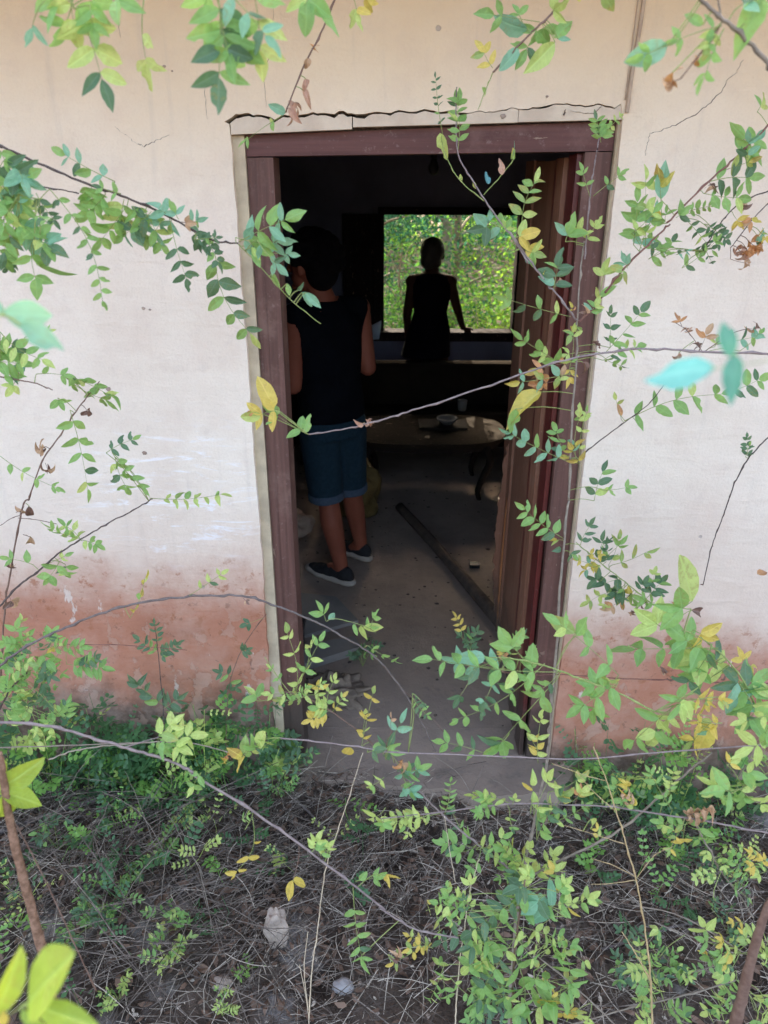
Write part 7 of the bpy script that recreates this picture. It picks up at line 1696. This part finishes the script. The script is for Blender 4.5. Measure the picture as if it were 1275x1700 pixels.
   (0.00068,0.00099,'brown',[(-0.477,-1.420,1.197),(-0.456,-1.420,1.093),(-0.438,-1.420,0.974),(-0.421,-1.420,0.864)])],
  [((-0.494,-1.420,1.248),(-0.427,-1.411,1.290),0,0.0578,'L',{'st':(-0.479,-1.42,1.247)}),
   ((-0.486,-1.420,1.248),(-0.442,-1.403,1.212),0,0.0496,'L',{}),
   ((-0.482,-1.420,1.248),(-0.493,-1.428,1.187),0,0.0462,'L',{}),
   ((-0.487,-1.420,1.263),(-0.469,-1.422,1.300),0,0.0328,'L',{'st':(-0.478,-1.42,1.262)})]),
 ('leafy_branch','blurred bright lime leaves very close to the lens at the bottom left corner','branch',(-0.253,-1.850,1.471),
  [(0.00047,0.00033,'green',[(-0.253,-1.850,1.471),(-0.235,-1.850,1.486),(-0.226,-1.850,1.492)])],
  [((-0.242,-1.850,1.486),(-0.221,-1.837,1.526),0,0.0350,'L',{}),
   ((-0.219,-1.850,1.498),(-0.180,-1.861,1.559),0,0.0346,'L',{'st':(-0.226,-1.85,1.492)}),
   ((-0.214,-1.850,1.496),(-0.169,-1.865,1.499),0,0.0403,'L',{'st':(-0.226,-1.85,1.492)}),
   ((-0.224,-1.850,1.492),(-0.207,-1.857,1.483),0,0.0243,'L',{}),
   ((-0.234,-1.850,1.489),(-0.232,-1.867,1.498),0,0.0195,'y',{})]),
 ('sapling','bare brownish stem leaning at the lower right edge, thickest at the bottom corner','sapling',(0.550,-1.400,0.747),
  [(0.00417,0.00934,'brownb',[(0.554,-1.400,1.059),(0.546,-1.400,1.023),(0.544,-1.400,0.973),(0.545,-1.400,0.902),(0.548,-1.400,0.819),(0.550,-1.400,0.747)])],
  []),
 ('grass_stalk','tall tan dry grass stalk with fine side stems standing over the litter at lower right','grass stalk',(0.337,-1.200,1.134),
  [(0.00060,0.00206,'tan',[(0.337,-1.200,1.134),(0.365,-1.200,1.066),(0.389,-1.200,1.000),(0.421,-1.200,0.911),(0.446,-1.200,0.839),(0.475,-1.200,0.732),(0.496,-1.200,0.643),(0.515,-1.200,0.549),(0.534,-1.200,0.431)]),
   (0.00036,0.00062,'tan',[(0.314,-1.200,1.084),(0.348,-1.200,1.040),(0.389,-1.200,0.999)]),
   (0.00039,0.00065,'tan',[(0.361,-1.200,0.889),(0.399,-1.200,0.875),(0.445,-1.200,0.845)]),
   (0.00038,0.00064,'tan',[(0.306,-1.200,0.966),(0.360,-1.200,0.946),(0.414,-1.200,0.924)]),
   (0.00038,0.00065,'tan',[(0.497,-1.200,0.918),(0.469,-1.200,0.897),(0.447,-1.200,0.845)]),
   (0.00036,0.00061,'tan',[(0.273,-1.200,1.100),(0.324,-1.200,1.078),(0.364,-1.200,1.064)]),
   (0.00039,0.00066,'tan',[(0.368,-1.200,0.827),(0.405,-1.200,0.830),(0.448,-1.200,0.839)]),
   (0.00068,0.00142,'tan',[(0.438,-1.200,0.708),(0.474,-1.200,0.643),(0.510,-1.200,0.571)])],
  [((0.367,-1.200,0.937),(0.366,-1.189,0.962),2,0.0142,'y',{}),
   ((0.350,-1.200,0.980),(0.370,-1.187,0.939),0,0.0131,'y',{'st':(0.34,-1.2,0.953)})]),
 ('grass_stalk','long thin pale straw stalks rising from the bottom edge left of centre','grass stalk',(-0.032,-1.200,1.120),
  [(0.00048,0.00118,'straw',[(-0.032,-1.200,1.120),(-0.058,-1.200,1.017),(-0.082,-1.200,0.928),(-0.100,-1.200,0.850),(-0.117,-1.200,0.712),(-0.133,-1.200,0.579),(-0.144,-1.200,0.416)]),
   (0.00061,0.00087,'straw',[(-0.135,-1.200,0.703),(-0.146,-1.200,0.596),(-0.142,-1.200,0.481)]),
   (0.00049,0.00073,'straw',[(-0.154,-1.200,0.613),(-0.146,-1.200,0.526),(-0.142,-1.200,0.454)])],
  []),
 ('grass_stalk','dry pale seed stalk standing beside the thicket of green leaves at bottom centre','grass stalk',(0.168,-1.200,0.888),
  [(0.00052,0.00148,'straw',[(0.168,-1.200,0.888),(0.156,-1.200,0.814),(0.150,-1.200,0.714),(0.146,-1.200,0.615),(0.145,-1.200,0.510),(0.146,-1.200,0.419)]),
   (0.00044,0.00059,'straw',[(0.104,-1.200,0.985),(0.118,-1.200,0.894),(0.129,-1.200,0.829)])],
  []),
 ('leafy_branch','two thin bare twigs crossing low at the left edge above the ground plants','branch',(-0.753,-1.000,0.950),
  [(0.00116,0.00101,'grey',[(-0.753,-1.000,0.950),(-0.623,-1.000,0.956),(-0.505,-1.000,0.962),(-0.411,-1.000,0.967),(-0.354,-1.000,0.960),(-0.297,-1.000,0.941)]),
   (0.00160,0.00130,'greyb',[(-0.652,-1.000,0.920),(-0.602,-1.000,0.943),(-0.541,-1.000,0.955),(-0.435,-1.000,0.967)])],
  []),

]
for d_ in BR: branch(*d_, group=G1 if d_[0] == 'leafy_branch' else None)

def weed(x, y, s, col, label, z=None):
    r = random.Random(int(x * 1000) + int(y * 777)); z = gz(x, y) if z is None else z
    w = empty("weed", label, "weed", (x, y, z), "small weeds on the ground"); O = Vector((x, y, z)); nst = 5
    for i in range(nst):
        a = r.uniform(0, 6.28); u = s * r.uniform(.2, .8); h = s * r.uniform(.5, 1.0)
        t = O + Vector((math.cos(a) * u, math.sin(a) * u, h))
        tube("stem", M["s_green"], w, [(0, 0, 0), (t - O) * .5 + Vector((0, 0, s * .12)), t - O], .0012, .0008, 5, 3)
        for k in range(2):
            b = r.uniform(0, 6.28); e = t + Vector((math.cos(b) * s * .7, math.sin(b) * s * .7, r.uniform(-.05, .25) * s))
            compound(w, O, t, e, r.choice((2, 3, 3)), s * .27, col, {"t0": .25})
weed(-0.401, -0.050, 0.13, 'd', 'tall dark weed hugging the left door jamb foot')
weed(-0.356, -0.050, 0.10, 'g', 'green weed at the left end of the doorstep by the jamb')
weed(-0.634, -0.232, 0.07, 'l', 'small round leaved weed in the left litter below the lilac branch')
weed(-0.717, -0.381, 0.08, 'g', 'light green weed strip in the left litter, left of the yellow hanging leaf')
weed(-0.790, -0.477, 0.06, 'g', 'small weed tuft left of centre in the litter')
weed(-0.786, -0.592, 0.08, 'g', 'creeping weed with paired round leaves in the lower left litter')
weed(-0.601, -0.611, 0.08, 'g', 'weed with yellowish flower heads left of the upright stone')
weed(-0.616, -0.723, 0.09, 'l', 'largest light green weed in the lower left litter')
weed(-0.709, -0.818, 0.06, 'l', 'small weed near the bottom edge at left')
weed(-0.430, -0.841, 0.05, 'l', 'tiny lime weed at the bottom edge below the stone')
weed(-1.222, -0.050, 0.06, 'l', 'pale weed by the young tree stem at the left edge')
weed(-0.349, -0.114, 0.06, 'g', 'dull green weed by the left end of the doorstep litter')
weed(-0.906, -0.679, 0.06, 'g', 'small weed right of the young tree stem base')
weed(-0.090, 0.604, 0.10, 'd', 'dark green weed growing inside the doorway by the left jamb', 0.0)
weed(-0.329, -0.050, 0.09, 'd', 'dark climbing weed at the foot of the left door jamb')
weed(0.712, -0.689, 0.10, 'd', 'dark green weed under the tall tan stalk')
weed(0.858, -0.715, 0.09, 'g', 'trailing weed in the lower right litter')
weed(1.068, -0.541, 0.08, 'd', 'blue green weed near the thick stem at lower right')
weed(0.271, -0.837, 0.10, 'd', 'dark weed under the thicket at the bottom edge')
weed(-1.051, -0.353, 0.10, 'd', 'dark weed among the dead stalks at lower left')
weed(-0.668, -0.130, 0.08, 'd', 'dark weed below the left wall foot in the litter')
weed(-0.837, -0.602, 0.10, 'd', 'dark weed in the shade of the lower left litter')
weed(-0.694, -0.050, 0.12, 'd', 'dark bushy weed at the foot of the reddish left wall')
weed(-0.874, -0.050, 0.12, 'd', 'wide dark weed at the wall foot left of the bushy one')
weed(-0.500, -0.050, 0.08, 'd', 'weed near the left jamb at the wall foot')
weed(1.050, -0.050, 0.10, 'g', 'weed at the foot of the right wall behind the leaf sprays')
weed(0.833, -0.050, 0.10, 'd', 'weed at the right jamb foot behind the sapling')
def sprigs(name, n, mk, lab, seed):
    r = random.Random(seed); v = []; f = []
    for i in range(n):
        wallside = r.random() < .5
        if r.random() < .66: x, y = r.gauss(-.85, .36), (-.05 - abs(r.gauss(0, .05)) if wallside else -abs(r.gauss(.15, .28)) - .05)
        else: x, y = r.gauss(.98, .22), (-.05 - abs(r.gauss(0, .05)) if wallside else -abs(r.gauss(.15, .3)) - .05)
        if -.34 < x < .62 and y > -.2: continue
        H_ = r.uniform(.05, .42) if wallside else r.uniform(.03, .16)
        b0 = Vector((x, y, gz(x, y))); a = r.uniform(0, 6.28); L_ = r.uniform(.06, .15)
        top = b0 + Vector((r.gauss(0, .05), r.gauss(0, .02), H_)); top.y = min(top.y, -.03)
        tube_data([b0, b0.lerp(top, .5) + Vector((r.gauss(0, .01), 0, 0)), top], [.0013, .001, .0008], 3, v, f)
        for q in range(3):
            a = r.uniform(0, 6.28); e = r.uniform(-.3, .8); d = Vector((math.cos(a) * math.cos(e), math.sin(a) * math.cos(e) * .7, math.sin(e)))
            st = b0.lerp(top, r.uniform(.45, 1)); s = r.uniform(.013, .032) * (1.1 if wallside else .8)
            side = d.cross(Vector((r.gauss(0, .4), r.gauss(0, .4), 1))).normalized(); up = side.cross(d)
            for k in range(1, 5):
                for g in (-1, 1, 0) if k == 4 else (-1, 1):
                    p = st + d * L_ * k / 4.5 * .8; w = (d * .55 + side * g + up * r.gauss(0, .3)).normalized() if g else d
                    n_ = w.cross(up + side * r.gauss(0, .3)).normalized() * s * .26; ss = s * r.uniform(.75, 1.15); b = len(v)
                    P5 = [p, p + w * ss * .35 + n_, p + w * ss * .75 + n_ * .8, p + w * ss, p + w * ss * .75 - n_ * .8, p + w * ss * .35 - n_]
                    for c in P5: c.y = min(c.y, -.012); v.append(tuple(c))
                    f += [(b, b + 1, b + 2, b + 3), (b, b + 3, b + 4, b + 5)]
    return tag(link(name, pyd(name, v, f), LM[mk]), lab, 'ground cover', kind='stuff')
sprigs('ground_cover', 200, 'dark', 'dark green leafy ground cover along the wall foot', 31)
sprigs('ground_cover', 95, 'green', 'lighter green leafy ground cover along the wall foot', 32)
sprigs('ground_cover', 40, 'lime', 'sparse lime green sprigs among the ground cover', 33)
rs = random.Random(55); v = []; f = []
for i in range(60):
    x, y = (rs.uniform(-1.2, -.1) if rs.random() < .6 else rs.uniform(.1, 1.2)), -rs.uniform(.05, .9)
    L_ = rs.uniform(.2, .6); a = rs.uniform(0, 6.28); le = rs.uniform(.3, .9); z = gz(x, y)
    e = Vector((math.cos(a) * L_ * le, math.sin(a) * L_ * le * .4, L_ * (1.1 - le))); o_ = Vector((x, min(y, -.06 - max(0, e.y)), z))
    P_ = smooth_path([o_, o_ + e * .5 + Vector((rs.uniform(-.03, .03), 0, L_ * .14)), o_ + e], 6); P_ = [p + Vector((rs.uniform(-1, 1), rs.uniform(-1, 1), rs.uniform(-1, 1))) * .0025 for p in P_]
    tube_data(P_, [.0014 - .0008 * k / (len(P_) - 1) for k in range(len(P_))], 5, v, f, .15)
tag(link('dry_stalks', pyd('dry_stalks', v, f), M['s_grey'], None, True), 'tangle of thin bare dry stalks arching over the ground litter', 'stalks', kind='stuff')

# ------------------------------------------------------------------ trees seen through the back window, two added unseen to block sun
M['tk'] = m_bark('tree_bark', (.16, .12, .09), (.26, .21, .16), .9, 12)
TL = [m_leaf('tree_leaf', (.030, .10, .030), (.07, .17, .026), trans=.55, veins=0, spec=.05, rough=.8, under=(.03, .09, .03)), m_leaf('tree_leaf_deep', (.010, .05, .034), (.022, .085, .045), trans=.4, veins=0, spec=.05, rough=.8, under=(.012, .05, .034)), m_leaf('tree_leaf_yellow', (.075, .17, .022), (.13, .23, .03), trans=.6, veins=0, spec=.05, rough=.8, under=(.09, .16, .02))]
def tree(label, x, y, h, crown, n, mi, seed, leafs=.07, lean=0, rt=.07):
    r = random.Random(seed)
    t = empty('tree', label, 'tree', (x, y, -.16), 'trees behind the house')
    top = (lean * h, 0, h * .85)
    tube('trunk', M['tk'], t, [(0, 0, -.05), (lean * h * .3 + .05, .03, h * .3), (lean * h * .6 - .04, 0, h * .6), top], rt, rt * .35, 9, 5, .08)
    cl = []
    for i in range(9):
        u = i / 9; a = i * 2.4 + r.random(); q = crown[0] * r.uniform(.45, .95)
        b0 = Vector((lean * h * (.2 + .6 * u), 0, h * (.18 + .62 * u)))
        e = b0 + Vector((math.cos(a) * q, math.sin(a) * q, r.uniform(.1, .5)))
        tube('limb', M['tk'], t, [b0, b0.lerp(e, .5) + Vector((0, 0, .08)), e], rt * .35, rt * .1, 6, 4)
        cl.append(e)
    for i in range(34):
        a = r.uniform(0, 6.28); q = crown[0] * math.sqrt(r.random()); cl.append(Vector((math.cos(a) * q + lean * h * .5, math.sin(a) * q, r.uniform(crown[1], crown[2]))))
    v = []; f = []
    for i in range(n):
        c = cl[r.randrange(len(cl))]; s = leafs * r.uniform(.6, 1.2)
        p = c + Vector((r.gauss(0, .25), r.gauss(0, .25), r.gauss(0, .21)))
        dx = Vector((r.gauss(0, 1), r.gauss(0, 1), r.gauss(-.4, .6))).normalized(); dy = dx.cross(Vector((r.gauss(0, .5), r.gauss(0, .5), 1))).normalized()
        b = len(v); v += [tuple(p), tuple(p + dx * s * .5 + dy * s * .25), tuple(p + dx * s), tuple(p + dx * s * .5 - dy * s * .25)]; f.append((b, b + 1, b + 2, b + 3))
    link('crown', pyd('crown', v, f), TL[mi], t)
r = random.Random(77); v = []; f = []
for i in range(15000):
    y = 5.2 + 9 * r.random() ** 1.3; x = r.uniform(-1.2, 1.6) * (y + 2.155) / 4.2 + .4; h = abs(r.gauss(0, .22)) + .02
    q = Vector((x, y, -.15 + h)); s_ = r.uniform(.04, .10); d = Vector((r.gauss(0, 1), r.gauss(0, 1), r.gauss(.3, .5))).normalized(); w = d.cross(Vector((r.gauss(0, .4), r.gauss(0, .4), 1))).normalized() * s_ * .28; b = len(v)
    v += [tuple(q), tuple(q + d * s_ * .5 + w), tuple(q + d * s_), tuple(q + d * s_ * .5 - w)]; f.append((b, b + 1, b + 2, b + 3))
tag(link('undergrowth', pyd('undergrowth', v, f), TL[0]), 'green undergrowth beyond the back window', 'undergrowth', kind='stuff')
r = random.Random(78); v = []; f = []
for i in range(14000):
    q = Vector((r.uniform(-11, 17), 25 + r.uniform(0, 3), r.uniform(-.2, 9) + .8 * math.sin(i))); s_ = r.uniform(.25, .5); d = Vector((r.gauss(0, 1), r.gauss(0, .4), r.gauss(-.3, .7))).normalized(); w = d.cross(Vector((r.gauss(0, .3), 1, r.gauss(0, .3)))).normalized() * s_ * .3; b = len(v)
    v += [tuple(q), tuple(q + d * s_ * .5 + w), tuple(q + d * s_), tuple(q + d * s_ * .5 - w)]; f.append((b, b + 1, b + 2, b + 3))
tag(link('far_wood', pyd('far_wood', v, f), TL[1]), 'dense dark green wood closing the view beyond the back window', 'wood', kind='stuff')
tree('slender tree with pale leaning trunk right of the window centre', 2.1, 7.2, 3.6, (1.1, 0.4, 3.0), 5200, 0, 1, 0.06, -0.12, 0.06)
tree('leafy tree with deep green crown at the window left', -0.3, 8.0, 4.2, (1.3, 0.2, 3.4), 6500, 1, 2, 0.07, 0.02, 0.08)
tree('yellow green bushy tree at the window centre', 0.9, 8.6, 3.6, (1.3, 0.1, 3.0), 7000, 1, 3, 0.07, 0.03, 0.07)
tree('fresh green tree behind the window right edge', 2.9, 9.2, 4.2, (1.4, 0.1, 3.4), 6500, 0, 4, 0.07, -0.03, 0.08)
tree('tall dark green tree farther back left', -1.6, 11.5, 5.5, (2.0, 0.1, 4.6), 7000, 1, 5, 0.09, 0.02, 0.11)
tree('broad yellow green tree farther back at the centre', 1.1, 12.5, 5.5, (2.2, 0.0, 4.6), 8500, 0, 6, 0.09, -0.02, 0.11)
tree('broad green tree farther back right', 4.0, 12.5, 5.5, (2.2, 0.0, 4.6), 8000, 0, 7, 0.09, 0.02, 0.11)
tree('pale green tree far behind the others', -0.2, 16.5, 6.5, (3.0, 0.0, 5.5), 8500, 2, 8, 0.12, 0, 0.13)
tree('deep green tree far behind on the right', 4.2, 17.5, 6.5, (3.0, 0.0, 5.5), 8500, 1, 9, 0.12, 0, 0.13)
tree('dark wide tree closing the view far left', -3.5, 20, 7, (4.2, -0.1, 6.0), 12000, 1, 10, 0.16, 0, 0.15)
tree('dark wide tree closing the view far centre', 2.0, 21.5, 7, (4.4, -0.1, 6.0), 12000, 1, 11, 0.16, 0, 0.15)
tree('dark wide tree closing the view far right', 7.5, 20, 7, (4.2, -0.1, 6.0), 12000, 1, 12, 0.16, 0, 0.15)
tree('unseen tree added to block the sun, behind the house left of the window', -1.7, 5.9, 6.0, (1.9, 2.3, 5.0), 14000, 0, 15, 0.11, 0.04, 0.12)  # crown added above the view to keep sun out of the room
tree('unseen tree added to block the sun, behind the house right of the window', 3.3, 6.0, 6.0, (2.2, 2.3, 5.0), 14000, 1, 16, 0.11, -0.05, 0.12)  # second added sun blocker, its crown and trunk out of view
tree('mid green bush low under the window centre', 0.2, 7.0, 1.6, (0.8, 0.0, 0.9), 4500, 0, 13, 0.055, 0, 0.02)
tree('yellow green bush low under the window right', 1.6, 6.4, 1.5, (0.75, 0.0, 0.8), 4500, 2, 14, 0.055, 0, 0.02)
